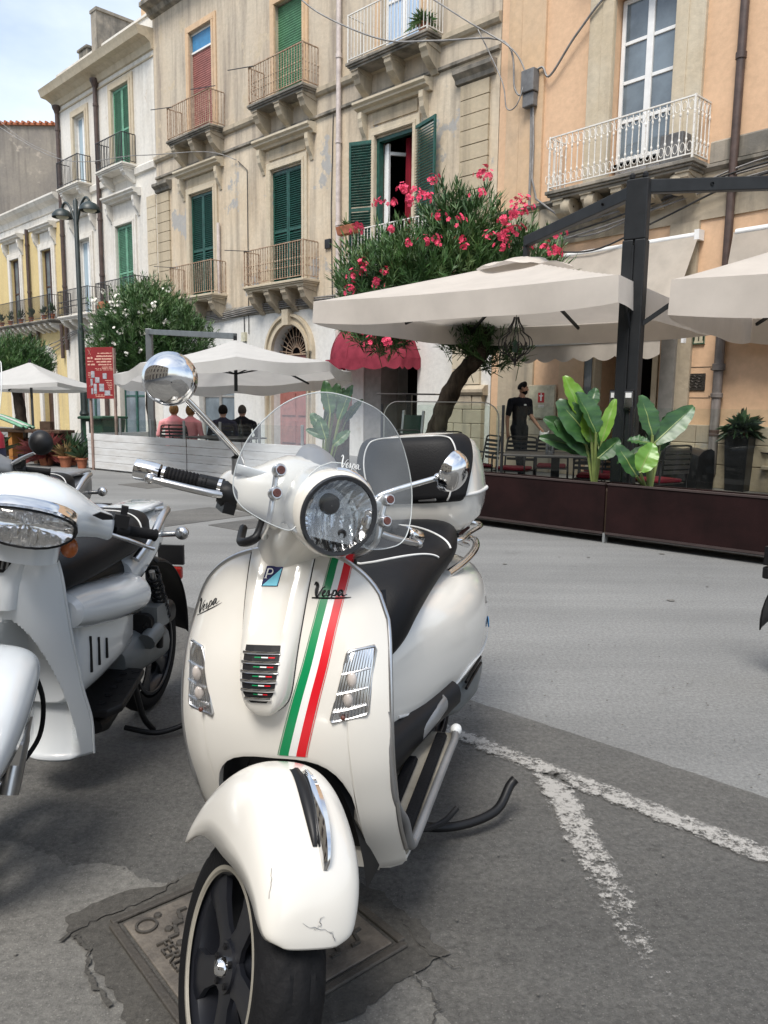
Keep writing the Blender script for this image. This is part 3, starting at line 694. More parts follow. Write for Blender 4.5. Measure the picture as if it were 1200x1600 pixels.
mb = MB(); mb.box(.0, 1.6, -2.5, -.5, 12.7, 14.5); mb.build('roof_room', 'pale_peach', bw)
balcony(bw, X(14.63), X(16.55), 8.95, iron='iron_black', slab='white_plaster', corbels=2, cm='white_plaster', ch=.4)
balcony(bw, X(17.92), X(19.75), 8.95, iron='iron_black', slab='white_plaster', corbels=2, cm='white_plaster', ch=.4)
balcony(bw, X(17.55), X(20.15), 4.4, iron='iron_black', slab='white_plaster', corbels=4, cm='white_plaster', ch=.32, ornate=1)
balcony(bw, X(14.0), X(16.95), 4.4, iron='iron_black', slab='dirty_stone', corbels=4, ch=.35)
pipe(bw, X(17.25), .1, 12.0, 'brown_pipe', .1, .075, hopper=True); pipe(bw, X(20.42), 3.2, 11.9, 'brown_pipe', .1, .075, hopper=True)
mb = MB(); mb.box(X(16.2), X(16.75), .35, .55, 4.45, 4.68); mb.build('balcony_trough', 'terracotta', bw)
for k in range(9):
    mb = MB(); mb.box(X(13.5), X(14.05), .001, .03, 4.6 + k * .36, 4.6 + k * .36 + .345); mb.build('quoin_stone', 'pale_stone', bw)
# ================================================================== yellow building
by = thing('apartment_building', 'low yellow two storey house with long black balcony and dark brown doors', 'building', FA(20.75), RZA)
Y1 = 9.0
def X(s): return s - 20.75
holes = [(X(21.62), X(22.65), 4.4, 7.2, .2), (X(24.95), X(26.0), 4.4, 7.2, .2), (X(22.0), X(23.1), 0, 2.75, .3), (X(25.0), X(26.3), 0, 2.75, .3)]
mb = MB(); wall_holes(mb, .02, Y1, 0, 8.8, holes); shell(mb, .02, Y1, 0, 8.8); mb.build('wall', 'yellow_plaster', by)
for a, b in ((21.62, 22.65), (24.95, 26.0)):
    surround(by, X(a), X(b), 4.38, 7.2, .28, .06, 'white_plaster'); hood(by, X(a) - .5, X(b) + .5, 7.9, 'white_plaster', .34)
    mb = MB(); mb.box(X(a) - .1, X(b) + .1, .0, .025, 7.5, 7.88); mb.build('frieze_panel', 'white_plaster', by)
    casement(by, X(a), X(b), 4.4, 7.2, -.1, 'brown_wood', 2, 2, 'window_glass')
for a, b in ((22.0, 23.1), (25.0, 26.3)):
    mb = MB(); mb.box(X(a), X(b), -.25, -.18, 0, 2.75)
    for q in (.1, .56):
        for z in (.2, 1.1, 1.95): mb.box(X(a) + q, X(a) + q + .36, -.18, -.15, z, z + .65)
    mb.build('panelled_door', 'brown_wood', by)
    surround(by, X(a), X(b), 0, 2.75, .34, .07, 'white_plaster')
    c_ = (X(a) + X(b)) / 2; mb = MB()
    P = [[(c_ + q * cos(pi * k / 18), y_, 2.75 + q * .8 * sin(pi * k / 18)) for q, y_ in ((.001, .075), (.55, .075), (.55, .1), (.9, .1), (.9, 0))] for k in range(19)]
    mb.grid(P); mb.build('door_arch', 'white_plaster', by, smooth=30)
    mb = MB(); mb.grid([[(c_ + q * cos(pi * k / 18), .08, 2.75 + q * .8 * sin(pi * k / 18)) for q in (.001, .54)] for k in range(19)]); mb.build('fanlight', 'dark_room', by)
moulding(by, 'cornice', -.3, Y1, [(0, 8.5), (.06, 8.52), (.1, 8.75), (.3, 8.86), (.4, 8.98), (.4, 9.05), (0, 9.1)], 'white_plaster')
moulding(by, 'frieze', .02, Y1, [(0, 8.1), (.03, 8.11), (.03, 8.45), (0, 8.5)], 'white_plaster')
mb = MB(); mb.box(0, Y1, -.6, -.2, 9.0, 9.35); mb.build('parapet', 'dirty_stone', by)
balcony(by, X(20.85), X(28.5), 4.4, iron='iron_black', slab='dirty_stone', corbels=14, ch=.3, cm='white_plaster')
pipe(by, X(23.9), 3.2, 8.2, 'brown_pipe', .1, .07); pipe(by, X(20.86), 2.9, 4.2, 'brown_pipe', .1, .07)
pipe(by, X(23.2), 2.9, 4.3, 'brown_pipe', .1, .07)
for x in (21.2, 22.0, 23.3, 24.4, 25.6, 26.6):
    z = 4.42; mb = MB(); mb.lathe([(.07, 0), (.11, .2), (.12, .2), (.1, .16)], 10, (X(x), .3, z)); pt_ = mb.build('balcony_pot', 'terracotta', by)
    lf = MB()
    for q in range(60):
        a, e, l = R.uniform(0, 2 * pi), R.uniform(.3, 1.4), R.uniform(.2, .55); c = Vector((X(x), .3, z + .18)); t = c + Vector((cos(a) * cos(e), sin(a) * cos(e) * .5, sin(e))) * l
        sd = Vector((-sin(a), cos(a), 0)) * .03; lf.poly([c.lerp(t, .5), c.lerp(t, .75) + sd, t, c.lerp(t, .75) - sd])
    lf.build('plant', 'bush_leaf', pt_)
# ================================================================== old grey gable beyond the yellow house
bg_ = thing('gable_building', 'windowless weathered grey gable rising behind the yellow house roof', 'building', (-21.5, 42, 0), 0)
mb = MB(); mb.box(-9, 6.5, 0, 12, 0, 15.25); mb.build('wall', 'old_wall', bg_)
mb = MB(); mb.box(-9.1, 6.6, -.12, 12, 15.25, 15.36)
for k in range(52): mb.tube([(-9 + .3 * k, -.2, 15.37), (-9 + .3 * k, .5, 15.42)], .07, 6)
mb.build('roof_edge', 'terracotta', bg_)
# ================================================================== peach building (right)
bp = thing('apartment_building', 'peach orange palazzo with a white wrought iron balcony and tall white French door', 'building', FB(0), RZB)
holes = [(-3.75, -2.6, 5.15, 8.25, .25), (-3.78, -2.36, 0, 2.75, 1.4), (-7.6, -6.4, 5.15, 8.2, .25), (-7.4, -6.0, 0, 2.7, .4)]
XR = -12.0
mb = MB(); wall_holes(mb, XR, -.02, 5.5, 12, [(h[0], h[1], max(h[2], 5.5), h[3], h[4]) for h in holes if h[2] > 4]); shell(mb, XR, -.02, 0, 12); mb.build('upper_wall', 'peach_plaster', bp)
mb = MB(); wall_holes(mb, XR, -.02, 0, 5.5, [(h[0], h[1], h[2], min(h[3], 5.5), h[4]) for h in holes]); mb.build('wall', 'peach_plaster', bp)
casement(bp, -3.73, -2.62, 5.17, 8.22, -.14, 'white_paint', 2, 4, 'window_glass', 'pale_curtain', panel=.35)
casement(bp, -7.58, -6.42, 5.17, 8.18, -.14, 'white_paint', 2, 4, 'window_glass', 'pale_curtain', panel=.35)
surround(bp, -3.75, -2.6, 5.15, 8.25, .5, .08, 'pale_stone'); surround(bp, -7.6, -6.4, 5.15, 8.2, .5, .08, 'pale_stone')
moulding(bp, 'door_cornice', -4.5, -1.9, [(0, 8.8), (.12, 8.82), (.2, 8.95), (.3, 9.0), (.3, 9.1), (0, 9.15)], 'pale_stone')
# pale pilasters
for x0, x1 in ((-.55, -.22), (-1.12, -.56)):
    mb = MB(); mb.box(x0, x1 - .006, 0, .04 if x0 > -.6 else .055, 5.0, 12); mb.build('pilaster', 'pale_peach', bp)
mb = MB(); mb.box(-1.12, -.24, 0, .05, 0, 4.98); mb.build('ground_pilaster', 'stone', bp)
mb = MB(); mb.box(-4.36, -3.86, 0, .06, .9, 4.3); mb.build('door_pier', 'stone', bp); mb = MB(); mb.box(-2.3, -1.75, 0, .06, .9, 2.9); mb.build('door_pier', 'pale_peach', bp)
# grey base course blocks
xs = [-.24, -1.12, -1.75, -2.34]
def base_blocks(x0, x1):
    n = max(1, int(round((x0 - x1) / .75))); w_ = (x0 - x1) / n
    for r_, (z0, z1) in enumerate(((0, .38), (.385, .72), (.725, 1.02))):
        for k in range(n):
            a = x1 + k * w_; mb = MB(); mb.box(a + .004, a + w_ - .004, 0, .07 + R.uniform(-.005, .005), z0 + .003, z1); mb.build('base_stone', 'tan_block' if r_ < 2 else 'stone', bp, bevel=.008, seg=1)
base_blocks(-.24, -2.3); base_blocks(-3.84, -5.95); base_blocks(-7.45, -9.5)
mb = MB(); wall_holes(mb, -6, -4.1, 4.45, 5.06, []); 
mb = MB(); mb.box(XR, -.2, 0, .03, 4.3, 5.02); mb.build('band_wall', 'stone', bp)
moulding(bp, 'string_course', XR, -.1, [(0, 5.0), (.05, 5.02), (.1, 5.07), (.1, 5.12), (.0, 5.15)], 'dirty_stone')
moulding(bp, 'stone_skirt', XR, -4.45, [(0, 5.151), (.03, 5.151), (.03, 5.45), (0, 5.48)], 'dirty_stone')
balcony(bp, -4.45, -1.62, 5.15, iron='iron_white', rail=.92, ornate=2, corbels=5, ch=.42, step=.118)
balcony(bp, -8.4, -5.58, 5.15, iron='iron_white', rail=.92, ornate=2, corbels=5, ch=.42, step=.118)
for c in (-2.0, -2.5, -3.6, -4.1):
    mb = MB(); mb.lathe([(.02, -.09), (.16, -.09), (.19, 0), (.16, .09), (.02, .09)], 16, (c, .3, 4.86), (1, 0, 0)); mb.build('scroll', 'stone', bp, smooth=40)
mb = MB(); mb.box(-4.15, -3.75, .08, .36, 5.17, 5.65); mb.build('air_conditioner', 'box_grey', bp, bevel=.02)
pipe(bp, -4.87, .3, 11, 'brown_pipe', .1, .065)
mb = MB(); mb.tube([(-4.87, .1, 2.6), (-4.87, .1, .25), (-4.85, .2, .14)], .075, 10); mb.lathe([(.08, -.06), (.1, -.05), (.1, .05), (.08, .06)], 12, (-4.87, .1, 1.95)); mb.lathe([(.08, -.04), (.095, -.03), (.095, .03), (.08, .04)], 12, (-4.87, .1, 1.5)); mb.build('drain_shoe', 'grey_pipe', bp, smooth=40)
# shop door leaf, jambs, glazing
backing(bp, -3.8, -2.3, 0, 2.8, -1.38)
mb = MB(); mb.box(-2.52, -2.40, -.2, .02, 0, 2.75); mb.box(-3.76, -3.66, -.2, .02, 0, 2.75); mb.box(-3.66, -2.52, -.2, .02, 2.62, 2.75); mb.build('door_frame', 'pale_stone', bp)
mb = MB(); mb.box(-2.0, -1.78, .0, .05, 1.1, 2.5); mb.build('side_pilaster', 'white_plaster', bp)
mb = MB(); mb.box(-2.46, -2.04, -.02, .04, .4, 2.6); mb.build('side_window', 'window_glass', bp)
mb = MB(); mb.box(-4.12, -3.86, .06, .12, .3, 2.7); mb.build('open_shutter', 'door_grey', bp)
# hose cabinet with red pictogram
mb = MB(); mb.box(-1.72, -1.08, .06, .10, 1.05, 1.7); cab = mb.build('hose_cabinet', 'pale_stone', bp, bevel=.006)
mb = MB(); mb.box(-1.70, -1.10, .10, .106, 1.07, 1.68); mb.build('cabinet_door', 'tile_cream', cab, bevel=.003)
mb = MB(); mb.box(-1.47, -1.32, .106, .11, 1.36, 1.55); sg = mb.build('red_plate', 'sign_red', cab)
mb = MB(); mb.box(-1.41, -1.38, .11, .113, 1.39, 1.48); mb.box(-1.44, -1.35, .11, .113, 1.48, 1.5); mb.ell((-1.395, .111, 1.522), (.014, .003, .014), 6, 8)
for z in (1.30, 1.27): mb.box(-1.47, -1.33, .106, .108, z, z + .012)
mb.build('pictogram', 'white_paint', cab)
# house number and plaque
mb = MB(); mb.box(-4.57, -4.37, 0, .03, 2.33, 2.54); num = mb.build('house_number', 'tile_cream', bp, bevel=.004)
mb = MB()
for x in (-4.57, -4.39): mb.box(x, x + .02, .03, .034, 2.33, 2.54)
for z in (2.33, 2.52): mb.box(-4.55, -4.39, .03, .034, z, z + .02)
mb.build('number_border', 'bin_green', num)
text_obj('111', .15, .003, 'black_paint', num, Matrix.Translation((-4.47, .034, 2.435)) @ Matrix.Rotation(pi, 4, 'Z') @ Matrix.Rotation(pi / 2, 4, 'X'), 'number')
mb = MB(); mb.box(-4.62, -4.34, 0, .02, 1.58, 1.86); pl_ = mb.build('bronze_plaque', 'bronze', bp, bevel=.005)
mb = MB()
for k in range(5): mb.tube([(-4.57 + .22 * q / 6, .022, 1.64 + k * .045 + .012 * sin(q * 2.3 + k)) for q in range(7)], .006, 4)
mb.build('plaque_relief', 'bronze', pl_)
mb = MB(); mb.box(-4.72, -4.24, .0, .006, 1.96, 1.968); mb.box(-4.72, -4.24, .0, .006, 1.46, 1.468)
for x in (-4.70, -4.26):
    for z in (1.93, 1.49): mb.ell((x, .005, z), (.012, .008, .012), 5, 8)
mb.build('plaque_fixing', 'iron_black', bp)
mb = MB(); mb.box(-1.02, -.72, .06, .24, 7.15, 7.55); mb.box(-1.0, -.74, .06, .2, 6.9, 7.14); mb.build('junction_box', 'box_grey', bp, bevel=.015)
mb = MB(); mb.tube([(-.87, .07, 6.9), (-.9, .07, 5.9), (-.9, .07, 5.1)], .03, 7); mb.tube([(-.93, .1, 6.9), (-.97, .1, 6.2), (-.98, .12, 5.6), (-1.1, .12, 5.2), (-1.5, .1, 4.9), (-1.9, .08, 4.6)], .02, 7); mb.build('wall_conduit', 'cable_grey', bp, smooth=60)
# awnings on the peach front (each could be unbolted and carried away)
def awning(label, x0, x1, zr, zb, off, barx, mat='cream_cloth', n=7):
    t = thing('shop_awning', label, 'awning', FB(0), RZB, 'cream shop awnings on the peach wall')
    mb = MB(); N = 24
    mb.grid([[(lerp(x0, x1, i / N), lerp(.16, off, j / 10), lerp(zr, zb, j / 10) - .05 * sin(pi * j / 10) * (1 + .2 * sin(i * .9))) for j in range(11)] for i in range(N + 1)])
    mb.build('canopy', mat, t, smooth=60)
    mb = MB(); N = n * 10
    mb.grid([[(lerp(x0, x1, i / N), off + .012 * sin(i * .5) * j / 4, zb - .02 - (j / 4) * (.22 + .07 * abs(sin(pi * i / 10)))) for j in range(5)] for i in range(N + 1)])
    mb.build('valance', mat, t, smooth=60)
    mb = MB(); mb.tube([(barx[0], off, zb), (barx[1], off, zb)], .025, 8); mb.box(barx[1] - .02, barx[1] + .02, off - .04, off + .04, zb - .09, zb + .09); mb.build('front_bar', 'white_paint', t, smooth=40)
    mb = MB(); mb.tube([(x0 - .03, .13, zr), (x1 + .05, .13, zr)], .05, 10); mb.box(x1 - .02, x1 + .06, 0.02, .2, zr - .08, zr + .08); mb.build('roller_tube', 'white_paint', t, smooth=40)
    for x in (x0 + .1, x1 - .1):
        mb = MB(); mb.bar((x, .1, 2.9), (x, (off + .1) / 2, 2.55), .03); mb.bar((x, (off + .1) / 2, 2.55), (x, off, zb), .03); mb.build('arm', 'white_paint', t)
    return t
a1 = awning('long cream shop awning with scalloped valance over the dark shop doorway', -1.66, -4.42, 4.05, 2.36, 1.15, (-1.6, -4.8))
for k, (s_, z, sz) in enumerate((('.........', 2.62, .16),)): pass
mb = MB()
for row, (x0, x1, t) in enumerate(((-3.55, -2.75, .80), (-3.6, -2.72, .86))):
    x = x1
    while x > x0:
        w_ = R.uniform(.02, .06); y = lerp(.16, 1.15, t); z = lerp(4.05, 2.36, t) - .05 * sin(pi * t) + .004
        hgt = .035 if row == 0 else .022
        mb.poly([(x, y + .006, z + .006), (x - w_, y + .006, z + .006), (x - w_, y - hgt * .5 + .006, z + hgt * .85 + .006), (x, y - hgt * .5 + .006, z + hgt * .85 + .006)]); x -= w_ + R.uniform(.008, .03)
mb.build('faded_print', 'old_timber', a1)
awning('second cream shop awning with scalloped valance beside the house number', -4.98, -7.4, 4.0, 2.66, .5, (-4.95, -7.45), n=5)
# maroon dome awning on the white ground floor
t = thing('dome_awning', 'maroon dome awning with scalloped edge over the dark doorway', 'awning', FA(0), RZA)
x0, x1, dp, ht = 1.95, 4.45, .75, .85
mb = MB(); N, K = 16, 10
P = []
for i in range(K + 1):
    a = pi / 2 * i / K
    P.append([(lerp(x0 + .75 * (1 - cos(a)) * .55, x1 - .75 * (1 - cos(a)) * .55, j / N) , .02 + dp * cos(a) * (1 - (2 * j / N - 1) ** 6 * .35), 2.32 + ht * sin(a)) for j in range(N + 1)])
mb.grid(P)
for s_ in (0, N): mb.poly([P[i][s_] for i in range(K + 1)] + [(P[0][s_][0], .02, 2.32)])
mb.build('dome', 'maroon_cloth', t, smooth=50)
mb = MB()
for k in (0, .33, .66, 1.0): mb.tube([(lerp(x0 + .41 * (1 - cos(a)), x1 - .41 * (1 - cos(a)), k), .03 + dp * cos(a) * (.66 if k in (0, 1.0) else .99), 2.325 + ht * sin(a)) for a in [pi / 2 * i / 10 for i in range(11)]], .012, 6)
mb.build('rib', 'maroon_cloth', t, smooth=50)
mb = MB(); N = 90
fr = [(x0, .02), (x0, .5), (x0 + .12, .74), ((x0 + x1) / 2, .78), (x1 - .12, .74), (x1, .5), (x1, .02)]
L_ = crom([(a, b) for a, b in fr], 14)
mb.grid([[(a, b + .003, 2.32 - j / 3 * (.2 + .06 * abs(sin(i * pi / 8)))) for j in range(4)] for i, (a, b) in enumerate(L_)])
mb.build('valance', 'maroon_cloth', t, smooth=60)
# ================================================================== ground
def flat(name, pts, z, mat, kind='structure', wear=None):
    mb = MB(); mb.poly([(x, y, z) for x, y in pts]); o = mb.build(name, mat); tag(o, kind=kind); return o
flat('road', [(-300, -60), (300, -60), (300, 500), (-300, 500)], 0, 'road_asphalt')
pv = MB(); 
def PB(s, off): p = FB(s, off); return (p.x, p.y)
flat('pavement', [PB(-26, 0), PB(-26, 5.3), PB(-9, 5.25), PB(-3, 5.2), PB(1.5, 5.4), PB(1.5, 0)], .004, 'paving_stone')
def ragged(a, b, n, amp, seed):
    o = []; n = max(n, int((Vector(b) - Vector(a)).length / .018)); d = (Vector(b) - Vector(a)).normalized(); s_ = Vector((-d.y, d.x))
    for k in range(n):
        p = Vector(a).lerp(Vector(b), k / n); q = noise.noise(Vector((p.x * 3, p.y * 3, seed))) * 1.6 + noise.noise(Vector((p.x * 11, p.y * 11, seed + 5))) * .8 + noise.noise(Vector((p.x * 45, p.y * 45, seed + 9))) * .5
        e = min(1, k / n * 12, (1 - k / n) * 12); p = p + s_ * q * amp * e; o.append((p.x, p.y))
    return o
D = Vector((.735, -.678)); P0 = Vector((.44, 3.26))
e0, e1 = P0 - D * 5.5, P0 + D * 4.2
flat('parking_bay', ragged(e0, e1, 260, .009, 3) + [(e1.x, e1.y), (5.5, -4), (-9, -4), (-9, 7)], .004, 'bay_asphalt')
patch = ragged((-3.8, 2.6), (-1.6, 2.25), 20, .05, 5) + ragged((-1.6, 2.25), (-.55, 1.95), 16, .05, 6) + ragged((-.55, 1.95), (.0, 1.82), 10, .04, 7) + ragged((.0, 1.82), (.16, 1.45), 10, .03, 8) + ragged((.16, 1.45), (.42, 1.1), 10, .04, 9) + [(.6, .6), (.5, -1.5), (-4, -1.5)]
flat('worn_concrete', patch, .008, 'bay_concrete')
# manhole and its mortar collar
mc = Vector((-.305, 1.735)); ux = Vector((.765, .644)); ux.normalize(); uy = Vector((-ux.y, ux.x)); hs = .262
def mh(a, b): p = mc + ux * a + uy * b; return (p.x, p.y)
col = []
cq = [mh(-hs - .09, -hs - .08), mh(hs + .07, -hs - .09), mh(hs + .09, hs + .08), mh(-hs - .08, hs + .10)]
for k in range(4): col += ragged(cq[k], cq[(k + 1) % 4], 40, .030, 40 + k)
flat('mortar_collar', col, .012, 'mortar')
ang = atan2(ux.y, ux.x)
man = thing('manhole_cover', 'square cast iron manhole cover with raised zigzag pattern under the front wheel', 'manhole cover', (mc.x, mc.y, .012), ang)
mb = MB(); w_ = .022
for s_ in (-1, 1): mb.box(-hs, hs, s_ * hs - w_ / 2, s_ * hs + w_ / 2, 0, .010); mb.box(s_ * hs - w_ / 2, s_ * hs + w_ / 2, -hs + w_ / 2, hs - w_ / 2, 0, .010)
mb.build('frame', 'cast_iron', man, bevel=.004)
mb = MB(); q = hs - .022; mb.box(-q, q, -q, q, 0, .006); lid = mb.build('lid', 'cast_iron_worn', man, bevel=.004)
st = .060; t_ = .0085; hz = .007
mb = MB(); mb.box(-.027, -.003, -.018 - t_ / 2, -.018 + t_ / 2, .0055, .0055 + hz); mb.obox((0, 0, .0055 + hz / 2), (.0042, .017, 0), (.0042, -.001, 0), (0, 0, hz / 2)); mb.box(.003, .027, .018 - t_ / 2, .018 + t_ / 2, .0055, .0055 + hz)
zm = mb.mesh('tread_zigzag', 'cast_iron'); mb = MB(); mb.lathe([(.011, .0055), (.009, .012), (.001, .013)], 8); sm_ = mb.mesh('tread_stud', 'cast_iron')
def on_lid(name, me, x, y):
    o = bpy.data.objects.new(name, me); COL.objects.link(o); o.parent = lid; o.location = (x, y, 0)
for i in range(-5, 6):
    for j in range(-6, 7):
        x, y = i * st + (.5 * st if j % 2 else 0), j * st * .72
        if abs(x) > q - .04 or abs(y) > q - .03 or x < -q + .075: continue
        on_lid('tread_zigzag', zm, x, y)
for k in range(7): on_lid('tread_stud', sm_, -q + .078, -q + .06 + k * .065)
mb = MB(); mb.lathe([(.022, .0055), (.022, .0115), (.028, .0115), (.028, .0055)], 18, (-q + .04, q - .05, 0)); mb.build('lifting_ring', 'cast_iron', lid)
text_obj('FERLINZI S.P.A', .050, .004, 'cast_iron', lid, Matrix.Translation((-q + .045, -.055, .009)) @ Matrix.Rotation(-pi / 2, 4, 'Z'), 'raised_lettering', spacing=1.05)
# worn white lines: strips with a wear value growing towards the camera
def line_strip(name, a, b, w, n, wear):
    a, b = Vector(a), Vector(b); d = (b - a).normalized(); s = Vector((-d.y, d.x)); r = random.Random(hash(name) % 97)
    vs, fs, wv = [], [], []
    for i in range(n + 1):
        p = a.lerp(b, i / n)
        for k in range(5):
            e = (k / 4 - .5) * w + (r.uniform(-.006, .006) if k in (0, 4) else 0)
            q = p + s * e; vs.append((q.x, q.y, .0125)); wv.append(wear(i / n) + (.10 if k in (0, 4) else 0))
    for i in range(n):
        for k in range(4): fs.append((i * 5 + k, i * 5 + k + 1, i * 5 + k + 6, i * 5 + k + 5))
    me = bpy.data.meshes.new(name); me.from_pydata(vs, [], fs); me.materials.append(MATS['worn_paint'])
    at = me.attributes.new('wear', 'FLOAT', 'POINT'); at.data.foreach_set('value', wv)
    o = bpy.data.objects.new(name, me); COL.objects.link(o); tag(o, kind='structure'); return o
line_strip('painted_line', (-.9, 4.08), (2.2, 1.08), .105, 160, lambda t: .41)
line_strip('painted_line', (.60, 2.60), (.655, 1.42), .115, 80, lambda t: .39 + .22 * t * t)
# cracks and a few leaves of grit
def crack(pts, w, seed):
    r = random.Random(seed); P = crom(pts, 9); mb = MB(); L_, R_ = [], []
    for i, p in enumerate(P):
        q = Vector(P[min(i + 1, len(P) - 1)]) - Vector(P[max(i - 1, 0)]); s = Vector((-q.y, q.x)).normalized(); j = r.uniform(-.008, .008); ww = w * r.uniform(.3, 1.2)
        L_.append((p[0] + s.x * (j + ww), p[1] + s.y * (j + ww), .0165)); R_.append((p[0] + s.x * (j - ww), p[1] + s.y * (j - ww), .0165))
    mb.grid([L_, R_]); tag(mb.build('road_crack', 'mortar'), kind='structure')
crack([(.08, 1.60), (.13, 1.52), (.12, 1.44), (.16, 1.36)], .003, 1); crack([(-.75, 1.72), (-.69, 1.66), (-.66, 1.58), (-.58, 1.50)], .006, 2)
crack([(-.55, 1.95), (-.62, 1.86), (-.72, 1.78), (-.78, 1.70)], .004, 3); crack([(.20, 1.62), (.12, 1.68), (.06, 1.8)], .0025, 4)
st_ = MB(); r = random.Random(12)
for k in range(420):
    x, y = r.uniform(-1.9, 1.5), r.uniform(1.25, 4.2); s_ = r.uniform(.0018, .0055)
    st_.ell((x, y, .012 + s_ * .4), (s_, s_ * r.uniform(.6, 1), s_ * .6), 3, 5)
tag(st_.build('loose_grit', 'bay_concrete'), kind='stuff')
# iron covers and dark repair strips out on the road
for k, (x, y, sx, sy) in enumerate(((-2.35, 8.6, .45, .8), (-3.6, 12.0, .4, .4), (-1.3, 8.4, .25, .6))):
    M = Matrix.Translation((x, y, 0)) @ Matrix.Rotation(-.7, 4, 'Z'); mb = MB(M); mb.box(-sx, sx, -sy, sy, .001, .005 + k * .0004)
    tag(mb.build('road_patch', 'bay_asphalt'), kind='structure')
r = random.Random(31); sp = MB()
for k in range(22):
    x, y = r.uniform(-.6, 4.2), r.uniform(3.2, 7.5); a = r.uniform(-.9, -.5); s_ = r.uniform(.010, .028)
    if y < 3.3 - (x - .44) * .92 + .2: continue
    sp.lathe([(.001, .0062), (s_, .0060)], 7, (x, y, 0))
tag(sp.build('gum_spots', 'bay_concrete'), kind='stuff')
# building behind the camera, seen only in the chrome
bk = thing('apartment_building', 'pale stone building on the near side of the street reflected in the chrome mirrors', 'building', FA(-26, 23), RZA)
mb = MB(); hl = []
for k in range(13):
    for z0, z1 in ((.1, 2.9), (4.4, 7.0), (8.0, 10.2)): hl.append((2 + k * 3.6, 3.3 + k * 3.6, z0, z1, .25))
wall_holes(mb, 0, 50, 0, 11.0, [(a, b, c, d, -.25) for a, b, c, d, e in hl]); shell(mb, 0, 50, 0, 11.0, -9); mb.build('wall', 'tan_plaster', bk)
mb = MB()
for h in hl: mb.box(h[0], h[1], .2, .23, h[2], h[3])
mb.build('window', 'brown_wood', bk)
# ================================================================== main scooter (local frame: x to its left side, y to the rear, z up; modelled at 1/1.1 size)
K = 1.1
ven = thing('motor_scooter', 'cream white scooter with green and red tricolour stripes, clear windscreen and top box', 'scooter', (-.2554, 1.3185, 0), rot=(0, radians(-4.231), radians(-16.52)))
SK = Matrix.Scale(K, 4)
STEER = radians(48.06); A0 = Vector((0, -.087, 0)); AX = Vector((0, sin(radians(26)), cos(radians(26))))
ST = SK @ Matrix.Translation(A0) @ Matrix.Rotation(STEER, 4, AX) @ Matrix.Translation(-A0)
YC = [(.20, .36), (.24, .335), (.35, .265), (.45, .228), (.513, .213), (.60, .207), (.70, .222), (.80, .265), (.87, .305), (.905, .33)]
YA = [(.2, .05), (.5, .045), (.65, .06), (.8, .09), (.905, .10)]
def ysh(x, z): return sinterp(z, YC) + sinterp(z, YA) * (abs(x) / .22) ** 4
WZ = [(.21, .205), (.30, .212), (.45, .221), (.60, .225), (.72, .219), (.81, .205), (.91, .195)]
def zbot(x):
    return sinterp(abs(x), [(0, .513), (.05, .513), (.09, .505), (.12, .482), (.138, .445), (.147, .39), (.151, .22), (.16, .212), (.22, .222)])
def ztop(t): return .765 + .140 * max(0, 1 - abs(t) ** 2.6) ** .5
mb = MB(SK)
ts = [-1, -.985, -.96, -.93, -.89, -.84, -.8, -.77, -.74, -.715, -.70, -.688, -.678, -.668, -.655, -.63, -.6, -.55, -.48, -.4, -.3, -.2, -.1, 0]
ts = ts + [-t for t in ts[-2::-1]]
NV = 34; P = []
for t in ts:
    zb, zt = zbot(t * .218), ztop(t); row = []
    for j in range(NV + 1):
        z = lerp(zb, zt, j / NV); x = t * sinterp(z, WZ)
        row.append((x, ysh(x, z), z))
    P.append(row)
mb.grid(P)
sh = mb.build('leg_shield', 'cream_enamel', ven, smooth=60, solid=.014 * K)
bv = sh.modifiers.new('bevel', 'BEVEL'); bv.width = .004; bv.segments = 2; bv.limit_method = 'ANGLE'; bv.angle_limit = radians(50)
# dark inner liner and wheel well
mb = MB(SK)
mb.grid([[(x * sinterp(z, WZ) * .94, ysh(x * sinterp(z, WZ), z) + .05, z) for z in [.24 + .03 * k for k in range(20)]] for x in [-1, -.8, -.5, 0, .5, .8, 1]])
mb.build('inner_liner', 'black_plastic', ven, smooth=60)
mb = MB(SK); mb.grid([[(.152 * cos(a), y, .22 + .31 * sin(a)) for y in (.27, .36, .43)] for a in [pi * k / 16 for k in range(17)]]); mb.poly([(.152 * cos(a), .43, .22 + .31 * sin(a)) for a in [pi * k / 16 for k in range(17)]])
mb.build('wheel_well', 'black_plastic', ven, smooth=60)
# bright edge trim: round the shield and along the floor
def wz(z, s=1): x = s * sinterp(z, WZ); return x
tp = []
for s_, seq in ((-1, [.24 + .02 * k for k in range(27)]),):
    tp += [(wz(z, s_) * 1.005, ysh(wz(z, s_), z) + .004, z) for z in seq if z < ztop(-1)]
top = [(t * sinterp(ztop(t), WZ), ysh(t * sinterp(ztop(t), WZ), ztop(t)) + .004, ztop(t) + .003) for t in [-1 + .04 * k for k in range(51)]]
rt = [(wz(z) * 1.005, ysh(wz(z), z) + .004, z) for z in [.764 - .02 * k for k in range(26)]]
mb = MB(SK); mb.tube(tp + top + rt, .0055, 8); mb.build('edge_trim', 'alloy', ven, smooth=60)
fl = [(.2215, ysh(.2215, .60) + .006, .60), (.2205, ysh(.22, .50) + .006, .50), (.217, ysh(.217, .40) + .008, .40), (.2125, .366, .32), (.209, .40, .255), (.207, .425, .236), (.209, .46, .238), (.214, .60, .262), (.219, .76, .288), (.222, .83, .30), (.218, .86, .308)]
